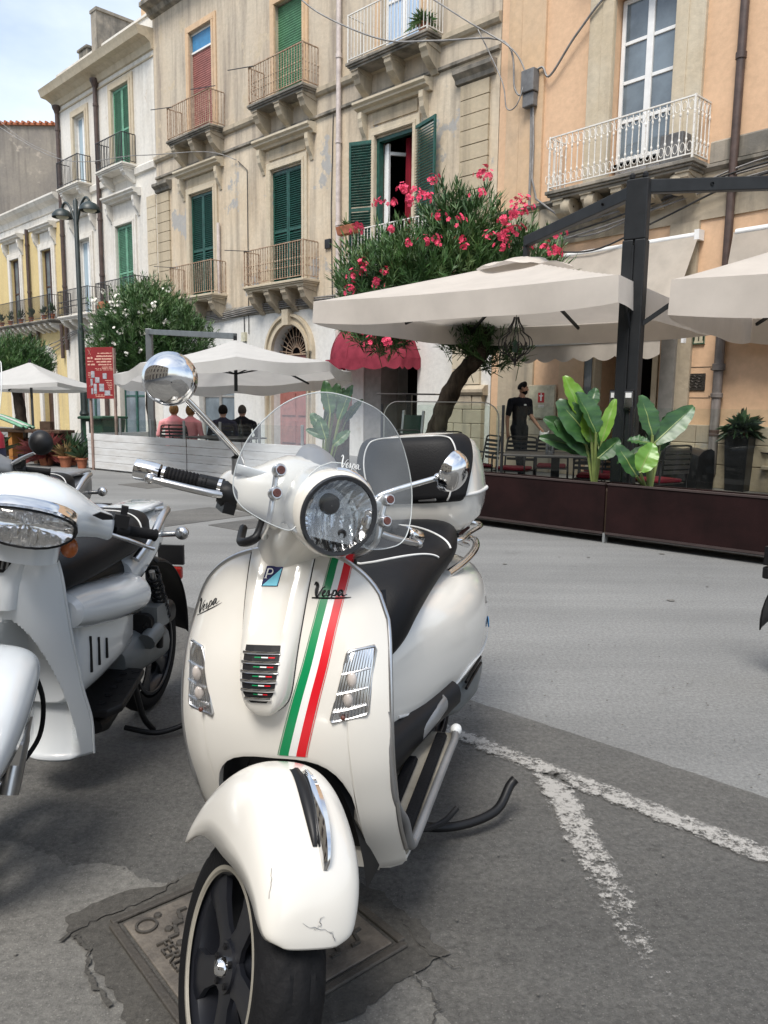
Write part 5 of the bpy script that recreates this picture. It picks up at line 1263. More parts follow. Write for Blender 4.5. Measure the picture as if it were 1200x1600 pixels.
# lower side panel in black with pillion peg, engine cover and rear wheel
mb = MB(SK)
for s_ in (-1, 1):
    mb.loft([sup(.05, z0, z1, y, 14, .8, s_ * xo) for y, z0, z1, xo in ((.48, .28, .36, .075), (.56, .285, .41, .08), (.68, .30, .41, .10), (.80, .325, .415, .135), (.93, .345, .43, .175))])
mb.loft([sup(hw, z0, z1, y, 20, .7) for y, hw, z0, z1 in ((.45, .07, .24, .32), (.55, .09, .25, .42), (.7, .11, .28, .50), (.95, .17, .30, .52), (1.3, .15, .34, .5))])
mb.build('lower_side_panel', 'black_plastic', ven, smooth=50)
for s_ in (-1, 1):
    mb = MB(SK); mb.loft([[(s_ * (xo + .009 * cos(a)), y + .0, z + .020 * sin(a)) for a in [2 * pi * k / 14 for k in range(14)]] for y, z, xo in ((.73, .352, .150), (.735, .354, .158), (.80, .372, .180), (.85, .390, .196), (.86, .392, .188))]); mb.build('pillion_peg', 'dull_grey_trim', ven, smooth=50)
mb = MB(SK); mb.loft([sup(hw, z0, z1, y, 18, .7, .10) for y, hw, z0, z1 in ((1.02, .05, .27, .36), (1.10, .095, .25, .39), (1.25, .115, .24, .40), (1.42, .10, .25, .38), (1.48, .05, .28, .35))]); mb.build('engine_cover', 'mid_grey_metal', ven, smooth=50)
mb = MB(SK)
for z in (.372, .352): mb.tube([(.205, 1.10, z - .01), (.216, 1.30, z + .004)], .005, 6)
mb.build('cover_slots', 'black_plastic', ven)
mb = MB(SK); mb.loft([sup(.055, z0, z1, y, 16, .8, -.17) for y, z0, z1 in ((.95, .26, .33), (1.1, .22, .36), (1.5, .26, .42), (1.62, .32, .42))]); mb.build('silencer', 'black_plastic', ven, smooth=50)
wheel(ven, SK, Vector((0, 1.37, .236)), .222, .12, .150, 'rear_wheel', False)
# stand lying out on the left
mb = MB(SK); mb.tube(crom([(.02, .72, .20), (.10, .80, .07), (.20, .86, .035), (.30, .95, .04), (.335, 1.02, .085), (.35, 1.035, .10)], 6), .013, 8); mb.tube(crom([(.05, .72, .18), (.12, .74, .09), (.18, .80, .075), (.215, .85, .095)], 5), .008, 7); mb.tube([(-.1, .74, .2), (-.14, .80, .02)], .012, 8); mb.build('stand', 'black_plastic', ven, smooth=50)
# seat
ss = crom([(.615, .075, .56, .60), (.64, .115, .555, .665), (.70, .145, .575, .735), (.78, .160, .615, .775), (.90, .170, .655, .792), (1.02, .176, .682, .798), (1.13, .178, .695, .806), (1.22, .172, .700, .826), (1.31, .155, .705, .828), (1.37, .110, .715, .80)], 4)
mb = MB(SK); mb.loft([sup(hw, z0, z1, y, 28, .62) for y, hw, z0, z1 in ss]); seat = mb.build('seat', 'black_vinyl', ven, smooth=60)
def seatp(y, a, o=.002):
    hw = sinterp(y, [(q[0], q[1]) for q in ss]); z0 = sinterp(y, [(q[0], q[2]) for q in ss]); z1 = sinterp(y, [(q[0], q[3]) for q in ss])
    cx_, cz_ = cos(a), sin(a); return Vector(((hw + o) * (1 if cx_ > 0 else -1) * abs(cx_) ** .62, y, (z0 + z1) / 2 + ((z1 - z0) / 2 + o) * (1 if cz_ > 0 else -1) * abs(cz_) ** .62))
mb = MB(SK)
mb.tube([seatp(.80 + .16 * abs(sin(a)) ** 2 * 0 + .18 * (abs(cos(a))), a) for a in [pi * (.10 + .80 * k / 30) for k in range(31)]], .0032, 6)
mb.tube([seatp(1.20 - .10 * abs(cos(a)), a) for a in [pi * (.06 + .88 * k / 30) for k in range(31)]], .0032, 6)
mb.build('seat_piping', 'piping', seat, smooth=60)
# grab rail and rack
mb = MB(SK)
for dz, dx in ((0, 0),): mb.tube(crom([(.165, 1.10, .69), (.19, 1.25, .70), (.195, 1.42, .715), (.15, 1.55, .725), (0, 1.58, .73), (-.15, 1.55, .725), (-.195, 1.42, .715), (-.19, 1.25, .70), (-.165, 1.10, .69)], 6), .0125, 10)
mb.build('grab_rail', 'chrome', ven, smooth=60)
mb = MB(SK); mb.tube(crom([(.11, 1.28, .752), (.16, 1.33, .754), (.165, 1.45, .754), (.165, 1.68, .754), (0, 1.74, .754), (-.165, 1.68, .754), (-.165, 1.45, .754), (-.16, 1.33, .754), (-.11, 1.28, .752)], 6), .010, 9)
for x in (-.13, .13): mb.tube([(x, 1.36, .752), (x * 1.2, 1.48, .71)], .009, 8)
mb.box(-.14, .14, 1.42, 1.62, .748, .763); mb.build('luggage_rack', 'chrome', ven, smooth=60)
box = MB(SK)
def bx_ring(z, sx, sy, yc, n=36, e=.58):
    o = []
    for k in range(n):
        a = 2 * pi * k / n; c_, s_ = cos(a), sin(a); o.append((sx * (1 if c_ > 0 else -1) * abs(c_) ** e, yc + sy * (1 if s_ > 0 else -1) * abs(s_) ** e, z))
    return o
lo = [(.764, .12, .11), (.770, .152, .142), (.80, .184, .168), (.845, .202, .184), (.885, .209, .191), (.893, .210, .192)]
hi = [(.897, .210, .192), (.930, .208, .190), (.98, .203, .186), (1.025, .194, .176), (1.06, .178, .160), (1.082, .150, .134), (1.095, .10, .09), (1.098, .04, .03)]
YB = 1.53
mb = MB(SK); mb.loft([bx_ring(z, a, b, YB) for z, a, b in lo]); tb = mb.build('top_box', 'cream_enamel', ven, smooth=60)
mb = MB(SK); mb.loft([bx_ring(z, a, b, YB) for z, a, b in hi]); mb.build('box_lid', 'cream_enamel', tb, smooth=60)
mb = MB(SK); mb.tube(bx_ring(.895, .212, .194, YB), .006, 8, closed=True); mb.build('box_band', 'piping', tb, smooth=60)
mb = MB(SK); mb.box(.03, .09, YB - .206, YB - .190, .883, .907); mb.build('box_latch', 'alloy', tb, bevel=.003)
allr = lo + hi
def ringpar(z): return sinterp(z, [(q[0], q[1]) for q in allr]), sinterp(z, [(q[0], q[2]) for q in allr])
def padp(u, v_, o=.016):
    """point on the backrest pad: u -1..1 across the front, v 0..1 upwards"""
    z = lerp(.872, 1.084, v_); sx, sy = ringpar(min(z, 1.080)); dl = radians(sinterp(v_, [(0, 46), (.35, 33), (.7, 18), (1, 10)]))
    a = lerp(-pi + dl, -dl, (u + 1) / 2); e_ = .62; c_, s_ = cos(a), sin(a)
    rim = min(1, (1 - abs(u)) / .10) ** .5 * min(1, v_ / .10, (1 - v_) / .12 + .25) ** .5 if abs(u) < 1 else 0
    q = -.004 + (o + .006) * rim
    return Vector(((sx + q) * (1 if c_ > 0 else -1) * abs(c_) ** e_, YB + (sy + q) * (1 if s_ > 0 else -1) * abs(s_) ** e_, z + (.022 * rim * v_ ** 3)))
mb = MB(SK); mb.grid([[padp(-1 + 2 * j / 48, i / 20) for j in range(49)] for i in range(21)]); pd = mb.build('backrest_pad', 'black_vinyl', tb, smooth=70)
mb = MB(SK); mb.tube([padp(*q, .019) for q in crom([(-.50, .05), (-.52, .5), (-.48, .82), (-.36, .95), (0, .97), (.36, .95), (.48, .82), (.52, .5), (.50, .05)], 8)], .0028, 6); mb.build('pad_piping', 'piping', pd, smooth=60)
mb = MB(SK); c = side(1, 1.275, .50, .001); mb.lathe([(.018, 0), (.017, .002), (.001, .002)], 20, c, (1, .25, 0)); mb.build('round_sticker', 'sticker_blue', ven)
mb = MB(SK); c = side(1, 1.27, .575, .002)
mb.bar(c + Vector((0, -.008, .012)), c + Vector((0, -.008, -.010)), .003); mb.bar(c + Vector((0, -.010, -.010)), c + Vector((0, .008, -.010)), .003); mb.build('side_letter', 'dull_grey_trim', ven)
mb = MB(SK); mb.ell((0, 1.68, .58), (.05, .03, .05), 8, 12); mb.build('tail_light', 'tail_red', ven, smooth=60)
# scuffs on the mudguard nose
r = random.Random(77)
def mgp(t, a):
    i = t * (len(cw) - 1); k = int(i); f = i - k; k2 = min(k + 1, len(cw) - 1)
    cy, cz, by_, bz, w_ = (lerp(p[k][q], p[k2][q], f) for p, q in ((cw, 0), (cw, 1), (bt_, 0), (bt_, 1), (wd, 0)))
    h = max(0, cos(a)) ** .62; return Vector(((1 if a > 0 else -1) * abs(sin(a)) ** .80 * w_, lerp(by_, cy, h) - .0012, lerp(bz, cz, h) + .0012))
for t0, a0, t1, a1 in ((.13, -.25, .10, .30), (.10, .22, .06, .50), (.15, .05, .11, -.02), (.30, -.95, .22, -1.1)):
    mb = MB(ST); mb.tube([mgp(lerp(t0, t1, k / 8) + r.uniform(-.006, .006), lerp(a0, a1, k / 8) + r.uniform(-.02, .02)) for k in range(9)], [.0002 + .0004 * r.random() for _ in range(9)], 4); mb.build('scratch', 'dull_grey_trim', mg)
# ================================================================== terrace: brown barrier with glass, parasols, furniture
def box_thing(*a): pass
RZB2 = atan2(.669, -.744)                       # local x runs left along the barrier, y towards the camera
bar = thing('terrace_barrier', 'long dark brown panel barrier with clear glass screens above', 'barrier', (3.23, 6.32, 0), RZB2)
for x0, x1 in ((-2.4, 1.475), (1.50, 4.8)):
    mb = MB(); mb.box(x0, x1, -.03, 0, .085, .565); pn = mb.build('panel', 'barrier_brown', bar, bevel=.004)
    mb = MB(); mb.box(x0, x1, -.045, .008, .567, .583); mb.build('panel_cap', 'barrier_edge', pn)
    mb = MB(); mb.box(x0, x1, .002, .008, .09, .112); mb.build('panel_lip', 'barrier_edge', pn)
for x in (-1.0, 1.4875, 3.6): mb = MB(); mb.box(x - .012, x + .012, -.06, .004, 0, .10); mb.build('foot', 'galvanised', bar)
mb = MB(); mb.box(-2.4, 4.8, -.40, -.36, .02, .56); mb.build('back_panel', 'barrier_brown', bar)
mb = MB(); mb.box(-2.4, 4.8, -.359, -.031, .10, .50); mb.build('soil', 'soil', bar)
for x0, x1 in ((-2.4, -.55), (-.5, 1.45), (1.5, 2.95), (3.0, 4.78)):
    mb = MB(); mb.box(x0, x1, -.452, -.444, .50, 1.30); mb.build('glass_screen', 'screen_glass', bar)
for x in (-.525, 1.475, 2.975, 4.8): mb = MB(); mb.box(x - .013, x + .013, -.46, -.435, .02, 1.31); mb.build('screen_post', 'charcoal_metal', bar, bevel=.003)
# curved glass wind screen behind the tree side
gs = thing('glass_screen', 'clear glass screen with rounded top corners in front of the oleander trunk', 'glass screen', (.75, 10.9, 0), radians(-36))
mb = MB(); pts = [(-.95, 0, .35)] + [(-.95 + .25 - .25 * cos(a), 0, 1.12 + .22 * sin(a)) for a in [pi / 2 * k / 6 for k in range(7)]] + [(.95 - .25 + .25 * sin(a), 0, 1.12 + .22 * cos(a)) for a in [pi / 2 * k / 6 for k in range(7)]] + [(.95, 0, .35)]
mb.prism(pts, (0, .01, 0)); g_ = mb.build('pane', 'screen_glass', gs); mb = MB(); mb.tube([Vector(p) + Vector((0, .005, 0)) for p in pts], .008, 6); mb.build('pane_edge', 'white_cloth', g_)
mb = MB(); mb.box(-.98, .98, -.05, .05, 0, .36); mb.build('base', 'barrier_brown', gs)

def parasol_square(label, corner, ex, ey, side_, ze, peak, mat, val=.26, skirt=True, cap=True, group=None):
    """four-sided parasol canopy: corner nearest the mast, unit vectors ex, ey along its sides"""
    ex, ey = Vector((*ex, 0)), Vector((*ey, 0)); c = Vector((*corner, 0)) + (ex + ey) * side_ / 2
    t = thing('parasol', label, 'parasol', (c.x, c.y, 0), atan2(ex.y, ex.x), group)
    h = side_ / 2; sg_ = 1 if (ex.x * ey.y - ex.y * ex.x * 0 - ex.y * ey.x) > 0 else -1
    def hz(u, v):
        m = max(abs(u), abs(v)); o = min(abs(u), abs(v)) / max(m, 1e-6)
        return ze + (peak - ze) * (1 - m) ** 1.06 - .05 * sin(pi * min(1, m)) * (1 - o ** 3) - .030 * (m ** 3) * cos(o * pi / 2)
    mb = MB(); N = 36
    mb.grid([[(u * h, v * h, hz(u, v)) for v in [-1 + 2 * j / N for j in range(N + 1)]] for u in [-1 + 2 * i / N for i in range(N + 1)]])
    cn = mb.build('canopy', mat, t, smooth=50)
    r = random.Random(len(label)); ed = []
    M_ = 26
    for (a, b) in (((-1, -1), (1, -1)), ((1, -1), (1, 1)), ((1, 1), (-1, 1)), ((-1, 1), (-1, -1))):
        for k in range(M_): q = k / M_; ed.append((lerp(a[0], b[0], q), lerp(a[1], b[1], q), q))
    mb = MB(); rows = []
    for u, v, q in ed:
        edge = abs(2 * q - 1); fold = (.045 * cos(q * 2 * pi * 2.5) * edge ** 3)
        rows.append([(u * h * (1 + .004 + fold * j / 5 * .12 + .018 * sin(q * pi * 7) * j / 5 * edge), v * h * (1 + .004 + fold * j / 5 * .12 + .018 * sin(q * pi * 7) * j / 5 * edge), hz(u, v) - val * (j / 5) * (1 + .06 * sin(q * 9) + .16 * sin(pi * q))) for j in range(6)])
    mb.grid(rows, cu=True); mb.build('valance', mat, cn, smooth=60)
    for a, b in ((1, 1), (1, -1), (-1, 1), (-1, -1), (1, 0), (-1, 0), (0, 1), (0, -1)):
        mb = MB(); mb.bar((a * .06, b * .06, peak - .15), (a * h * .97, b * h * .97, ze - .10), .03, .04); mb.build('rib', 'charcoal_metal', t)
        mb = MB(); mb.bar((a * .05, b * .05, ze + .08), (a * h * .52, b * h * .52, lerp(peak - .12, ze - .065, .52) - .03), .02, .025); mb.build('strut', 'charcoal_metal', t)
    mb = MB(); mb.lathe([(.05, ze), (.07, ze + .05), (.07, peak - .1), (.03, peak)], 12); mb.build('hub', 'charcoal_metal', t, smooth=40)
    if cap:
        mb = MB(); P = []
        for i in range(9):
            q = i / 8; P.append([((.05 + .55 * q) * cos(a) * (1 + .10 * sin(5 * a + i)), (.05 + .55 * q) * sin(a) * (1 + .10 * cos(4 * a + i)), peak + .045 - .16 * q ** 1.2 + .016 * sin(a * 6 + i * 1.3) * q + .012 * sin(a * 11) * q) for a in [2 * pi * k / 48 for k in range(48)]])
        mb.grid(P, cv=True); mb.build('vent_cap', mat, t, smooth=60)
    return t
E1, E2 = (.809, -.587), (.587, .809)
pa = parasol_square('big beige square parasol hanging from the left arm of the dark mast', (-.90, 9.86), E1, E2, 3.85, 2.56, 3.16, 'beige_cloth', group=None)
pb = parasol_square('beige square parasol at the right frame edge, right of the dark mast', (2.80, 7.78), E1, E2, 3.9, 2.55, 3.42, 'beige_cloth', val=.34)
ms = thing('parasol_mast', 'tall charcoal parasol mast with two cantilever arms behind the brown barrier', 'mast', (2.49, 8.0, 0), radians(-36))
for x in (-.062, .062):
    mb = MB(); mb.box(x - .055, x + .055, -.07, .07, .02, 2.958); mb.build('post', 'charcoal_metal', ms, bevel=.012)
mb = MB(); mb.box(-.11, .11, -.06, .06, 2.96, 3.54); mb.build('post_head', 'charcoal_metal', ms, bevel=.012)
mb = MB(); mb.box(-.008, .008, -.080, -.071, .4, 2.9); mb.build('track', 'charcoal_metal', ms)
mb = MB(); mb.box(-.28, .28, -.28, .28, 0, .02); mb.build('base_plate', 'charcoal_metal', ms)
Mi = (Matrix.Translation((2.49, 8.0, 0)) @ Matrix.Rotation(radians(-36), 4, 'Z')).inverted()
for nm, tip, z0, z1 in (('arm', (1.78, 10.20), 3.44, 3.38), ('arm', (5.50, 8.05), 3.47, 3.60)):
    e = Mi @ Vector((*tip, z1)); s_ = Vector((e.x, e.y, 0)).normalized() * .06
    mb = MB(); mb.bar((s_.x, s_.y, z0), (e.x, e.y, z1), .085, .13); ar = mb.build('arm', 'charcoal_metal', ms, bevel=.01)
    mb = MB(); mb.bar((e.x, e.y, z1 + .06), (e.x, e.y, 3.12), .06, .08); mb.build('hanger', 'charcoal_metal', ar, bevel=.006)
    f = Vector((s_.x, s_.y, z0)).lerp(e, .22); mb = MB(); mb.lathe([(.016, -.055), (.016, .055)], 10, f, (Vector((-(e - f).y, (e - f).x, 0)))); mb.build('pin', 'black_plastic', ar)
for tip in ((2.30, 7.75, 2.42), (2.95, 7.80, 2.42)):
    e = Mi @ Vector(tip); mb = MB(); mb.bar((0, -.02, 2.06), e, .03, .045); mb.build('brace', 'charcoal_metal', ms)
for x, y in ((-.125, -.02), (.05, -.085)):
    mb = MB(); mb.box(x - .05, x + .05, y - .02, y + .015, 1.28, 1.48); sp_ = mb.build('switch_box', 'black_plastic', ms, bevel=.006)
    mb = MB(); mb.box(x - .042, x + .042, y - .026, y - .021, 1.30, 1.46); mb.build('switch_plate', 'steel', sp_, bevel=.003); mb = MB(); mb.box(x - .03, x + .03, y - .03, y - .027, 1.40, 1.45); mb.build('switch_label', 'white_paint', sp_)
for x in (-.07, .06): mb = MB(); mb.lathe([(.02, 0), (.03, .02), (.03, .05), (.012, .07)], 10, (x, 0, 3.54)); mb.build('cap_bolt', 'black_plastic', ms)
# hanging wire lantern
hl_ = thing('wire_lantern', 'curly wrought wire lantern hanging under the beige parasol', 'lantern', (1.70, 10.3, 0))
mb = MB()
for k in range(8):
    a = 2 * pi * k / 8
    mb.tube(crom([(r_ * cos(a), r_ * sin(a), z) for r_, z in ((.03, 2.45), (.05, 2.38), (.10, 2.30), (.11, 2.25), (.20, 2.18), (.22, 2.08), (.17, 1.99), (.11, 1.97), (.06, 1.93), (.03, 1.88))], 4), .007, 5)
    mb.tube([(.15 * cos(a + q * .14), .15 * sin(a + q * .14), 2.08 + .05 * sin(q * 1.2)) for q in range(7)], .006, 5)
mb.build('cage', 'iron_black', hl_, smooth=60)
mb = MB(); mb.lathe([(.001, 1.80), (.02, 1.86), (.03, 1.90), (.001, 1.93)], 10); mb.build('finial', 'iron_black', hl_, smooth=60)
mb = MB(); mb.tube([(0, 0, 2.5), (0, 0, 2.02)], .004, 5); mb.lathe([(.001, 1.99), (.035, 2.0), (.04, 2.12), (.001, 2.16)], 10); mb.build('lamp', 'bin_green', hl_, smooth=40)

# white octagonal parasol, tilted a little, on a grey post
def parasol_oct(label, c, R_, ze, peak, a, b, mat, n=8, val=.17, rot=.2, arm=None):
    t = thing('parasol', label, 'parasol', (c[0], c[1], 0))
    P = []; NR, NA = 12, n * 8
    def pt(q, k):
        th = 2 * pi * k / NA + rot; f = (th - rot) * n / (2 * pi) % 1; rr = R_ * q * cos(pi / n) / cos((f - .5) * 2 * pi / n) ; x, y = rr * cos(th), rr * sin(th)
        sag = -.045 * sin(pi * q) - .05 * q * q * sin(pi * f)
        return Vector((x, y, ze + a * x + b * y + (peak - ze) * (1 - q) ** 1.0 + sag))
    mb = MB(); mb.grid([[pt(i / NR, k) for k in range(NA)] for i in range(NR + 1)], cv=True); cn = mb.build('canopy', mat, t, smooth=40)
    mb = MB(); mb.grid([[pt(1, k) + Vector((0, 0, -val * (j / 3) * (1 + .12 * sin(k * 1.1)))) * 1 + Vector((pt(1, k).x, pt(1, k).y, 0)) * (.01 * sin(k * .9 + 1) * j / 3) for j in range(4)] for k in range(NA)], cu=True); mb.build('valance', mat, cn, smooth=60)
    for k in range(n):
        p = pt(1, k * 8); mb = MB(); mb.bar((0, 0, peak - .1), (p.x * .98, p.y * .98, p.z - .05), .025, .03); mb.build('rib', 'charcoal_metal', t)
        mb = MB(); mb.bar((0, 0, ze - .02), Vector((0, 0, peak - .1)).lerp(p, .5) + Vector((0, 0, -.04)), .018); mb.build('strut', 'charcoal_metal', t)
    mb = MB(); mb.tube([(0, 0, ze - .3), (0, 0, peak + .06)], .03, 8); mb.build('hub', 'charcoal_metal', t, smooth=40)
    if arm:
        px_, py_, zt = arm
        mb = MB(); mb.box(px_ - .06, px_ + .06, py_ - .06, py_ + .06, 0, zt); mb.build('post', 'mid_grey_metal', t, bevel=.01)
        mb = MB(); mb.bar((px_, py_, zt - .06), (0, 0, peak + .06), .08, .10); mb.build('arm', 'mid_grey_metal', t, bevel=.008)
    else:
        mb = MB(); mb.tube([(0, 0, 0), (0, 0, ze)], .03, 8); mb.build('pole', 'mid_grey_metal', t, smooth=40)
    return t
parasol_oct('white octagonal cantilever parasol above the seated guests and white plank fence', (-2.50, 13.0), 1.95, 1.78, 2.32, .045, -.075, 'white_cloth', arm=(-2.15, 2.4, 2.70))
parasol_oct('low white parasol at the left frame edge near the potted plants', (-7.75, 17.0), 1.55, 1.60, 2.10, .02, -.03, 'white_cloth', n=4, rot=.75, val=.08)

# ------------------------------------------------------------------ white plank fence with glass
FX = Vector((.803, -.596)); fo = Vector((-5.62, 14.58))
fz_ = thing('plank_fence', 'low whitewashed plank fence with glass panes and grey posts', 'fence', (fo.x, fo.y, 0), atan2(FX.y, FX.x))
r = random.Random(8)
for x0, x1 in ((0, 2.86), (2.885, 4.2), (4.22, 5.5)):
    for k in range(5):
        z0 = .03 + k * .13; mb = MB(); mb.box(x0 + r.uniform(0, .006), x1 - r.uniform(0, .006), -.012 + r.uniform(-.003, .003), .012, z0 + .003, z0 + .127); mb.build('plank', 'white_plank', fz_, bevel=.003, seg=1)
    for x in (x0 + .04, x1 - .04): mb = MB(); mb.box(x - .025, x + .025, .013, .06, 0, .67); mb.build('batten', 'old_timber', fz_)
mb = MB(); mb.box(0, .04, .02, 1.6, .03, .68); mb.build('end_boards', 'white_plank', fz_)
for k in range(7):
    x = .02 + k * .9; mb = MB(); mb.box(x - .025, x + .025, .065, .085, .1, .98); mb.build('post', 'galvanised', fz_, bevel=.003)
    if k < 6: mb = MB(); mb.box(x + .03, x + .87, .07, .078, .62, .96); mb.build('glass_pane', 'screen_glass', fz_)
# menu board on two posts
sb = thing('menu_board', 'maroon menu board with pale lettering and pictures at the fence end', 'sign', (-5.52, 14.42, 0), radians(-22))
for x in (0.03, .60): mb = MB(); mb.box(x - .02, x + .02, .012, .05, 0, 2.2); mb.build('post', 'old_timber', sb)
mb = MB(); mb.box(-.02, .62, -.012, .010, 1.33, 2.26); bd_ = mb.build('board', 'sign_board', sb, bevel=.003)
mb = MB(); mb.box(.62, .645, -.02, .03, 1.2, 2.24); mb.build('board_edge', 'old_timber', sb)
mb = MB(); r = random.Random(3)
def scrib(x0, x1, z, h, gap=.25):
    x = x0
    while x < x1 - .006:
        w_ = min(r.uniform(.012, .03), x1 - x); e = r.uniform(.75, 1.0) * h; mb.box(x, x + w_, -.0145, -.0125, z, z + e)
        x += w_ + (r.uniform(.018, .026) if r.random() < gap else r.uniform(.002, .005))
for x0, x1, z, h in ((.27, .59, 2.14, .022), (.24, .60, 2.085, .028), (.20, .60, 2.035, .03), (.24, .60, 1.985, .03), (.28, .60, 1.935, .026), (.36, .59, 1.895, .015), (.2, .6, 1.87, .013), (.23, .6, 1.845, .013), (.03, .17, 2.05, .04), (.03, .17, 1.995, .022), (.03, .2, 1.935, .032),
                    (.03, .09, 1.80, .012), (.03, .10, 1.775, .012), (.03, .09, 1.75, .012), (.04, .1, 1.715, .012), (.42, .58, 1.655, .013), (.45, .58, 1.62, .013), (.47, .58, 1.59, .013), (.48, .58, 1.56, .013), (.49, .58, 1.53, .013), (.5, .58, 1.50, .013), (.05, .12, 1.555, .012), (.18, .58, 1.39, .016), (.19, .42, 1.362, .014)):
    scrib(x0, x1, z, h)
mb.bar((.05, -.0135, 2.12), (.11, -.0135, 2.22), .012, .002); mb.bar((.11, -.0135, 2.12), (.05, -.0135, 2.22), .012, .002)
mb.build('lettering', 'sign_print', bd_)
for x0, x1, z0, z1 in ((.10, .18, 1.71, 1.83), (.19, .29, 1.62, 1.72), (.37, .46, 1.69, 1.79), (.08, .13, 1.57, 1.69), (.15, .22, 1.42, 1.60), (.28, .39, 1.46, 1.60), (.40, .53, 1.39, 1.48), (.09, .13, 1.41, 1.52)):
    mb = MB(); mb.box(x0, x1, -.0155, -.0125, z0, z1); mb.build('picture', 'sign_picture', bd_, bevel=.012)
# lamp post
lp = thing('street_lamp', 'slim dark double lamp post with two bowl shades', 'street lamp', (-7.62, 19.6, 0))
mb = MB(); mb.lathe([(.16, 0), (.16, .12), (.11, .2), (.10, .9), (.12, .95), (.085, 1.05), (.08, 3.0), (.06, 3.06), (.055, 6.1), (.02, 6.16)], 14); mb.build('post', 'lamp_green', lp, smooth=40)
for s_ in (-1, 1):
    d = Vector((s_ * .8, s_ * -.6, 0)).normalized()
    mb = MB(); mb.tube(crom([Vector((0, 0, 5.55)) + d * .03, Vector((0, 0, 5.95)) + d * .22, Vector((0, 0, 6.12)) + d * .42, Vector((0, 0, 6.06)) + d * .56, Vector((0, 0, 5.98)) + d * .58], 5), .03, 8); mb.build('arm', 'lamp_green', lp, smooth=60)
    mb = MB(); mb.lathe([(.02, .16), (.07, .13), (.16, .09), (.24, .0), (.25, -.07), (.245, -.075), (.22, -.0)], 20, Vector((0, 0, 5.86)) + d * .60); sh_ = mb.build('lamp_shade', 'lamp_green', lp, smooth=40)
    mb = MB(); mb.ell(Vector((0, 0, 5.82)) + d * .60, (.16, .16, .08), 8, 14); mb.build('bulb_bowl', 'tile_cream', sh_, smooth=60)

# ------------------------------------------------------------------ chairs and tables
def make_chair(label):
    t = thing('chair', label, 'chair', (0, 0, 0), group='metal terrace chairs')
    for s_ in (-1, 1):
        mb = MB(); mb.tube(crom([(s_ * .24, .25, 0), (s_ * .235, .22, .42), (s_ * .23, .22, .62), (s_ * .23, .10, .66), (s_ * .23, -.18, .64)], 5), .012, 7); mb.build('leg', 'chair_metal', t, smooth=60)
        mb = MB(); mb.tube(crom([(s_ * .23, -.26, 0), (s_ * .225, -.22, .42), (s_ * .215, -.27, .80), (s_ * .17, -.285, .865), (0, -.285, .87)], 5), .012, 7); mb.build('leg', 'chair_metal', t, smooth=60)
    mb = MB(); mb.box(-.22, .22, -.21, .21, .415, .43); mb.build('seat', 'chair_metal', t, bevel=.005)
    mb = MB(); mb.box(-.20, .20, -.19, .20, .431, .475); mb.build('cushion', 'red_cushion', t, bevel=.02, seg=3)
    for z in (.56, .62, .68, .74, .80): mb = MB(); mb.box(-.215, .215, -.268 - (z - .56) * .05, -.255 - (z - .56) * .05, z - .018, z + .018); mb.build('back_slat', 'chair_metal', t)
    return t
ch0 = make_chair('dark metal chair with red cushion nearest the walking waiter')
spots = [(1.78, 10.55, 2.6, None), (2.40, 11.05, 2.9, 'dark metal chair behind the dark table right of the waiter'), (1.30, 11.0, 1.9, 'dark metal chair left of the waiter beside the pale stone pier'),
         (.42, 12.6, 3.3, 'dark metal chair behind the scooter backrest, left of the oleander trunk'), (1.02, 12.2, 3.1, 'dark metal chair with its back in front of the oleander trunk'),
         (2.62, 9.55, -.4, 'dark metal chair with red cushion behind the tall banana-like plant'), (3.25, 9.1, .5, 'dark metal chair with red cushion right of the charcoal mast'), (2.95, 10.3, 3.6, 'dark metal chair with red cushion in front of the dark shop doorway')]
for i, (x, y, rz, lb) in enumerate(spots):
    c = ch0 if i == 0 else copy_tree(ch0); c.location = (x, y, 0); c.rotation_euler = (0, 0, rz)
    if lb: c['label'] = lb
def table(label, x, y, rz, w_=1.1, d_=.65, h=.73):
    t = thing('table', label, 'table', (x, y, 0), rz)
    mb = MB(); mb.box(-w_ / 2, w_ / 2, -d_ / 2, d_ / 2, h - .025, h); mb.build('table_top', 'table_dark', t, bevel=.006)
    mb = MB(); mb.box(-.05, .05, -.05, .05, .02, h - .026); mb.build('pedestal', 'chair_metal', t, bevel=.004); mb = MB(); mb.box(-.26, .26, -.22, .22, 0, .02); mb.build('base', 'chair_metal', t, bevel=.004)
    return t
table('dark rectangular cafe table with steel cutlery cups', 2.08, 9.35, -.25, 1.25, .7)
table('dark cafe table behind the leaning scooter backrest', .75, 11.6, -.4)
hb_ = table('tall dark bar table in front of the maroon awning doorway', .46, 14.9, -.3, 1.15, .55, 1.5)
for x, y, lb in ((1.98, 9.22, 'left shiny steel cup on the dark cafe table'), (2.52, 9.12, 'steel cup partly hidden by the tall green leaves')):
    t = thing('steel_cup', lb, 'cup', (x, y, .731)); mb = MB(); mb.lathe([(.05, 0), (.055, .01), (.055, .15), (.05, .15), (.048, .02), (.001, .02)], 18); mb.build('cup', 'steel', t, smooth=40); mb = MB(); mb.lathe([(.0565, .135), (.0575, .142), (.0565, .15)], 18); mb.build('rim', 'chrome', t, smooth=40)
mb = MB(); mb.lathe([(.001, 0), (.042, .002), (.042, .14), (.03, .20), (.014, .25), (.014, .31), (.001, .31)], 14); b_ = mb.build('water_bottle', 'bottle_glass', None, smooth=40); b_.location = (-2.46, 13.15, .7); tag(b_, 'clear water bottle standing on the table behind the fence', 'bottle')
table('table of the seated guests behind the white fence', -2.8, 13.35, -.6, 1.3, .8, .70)
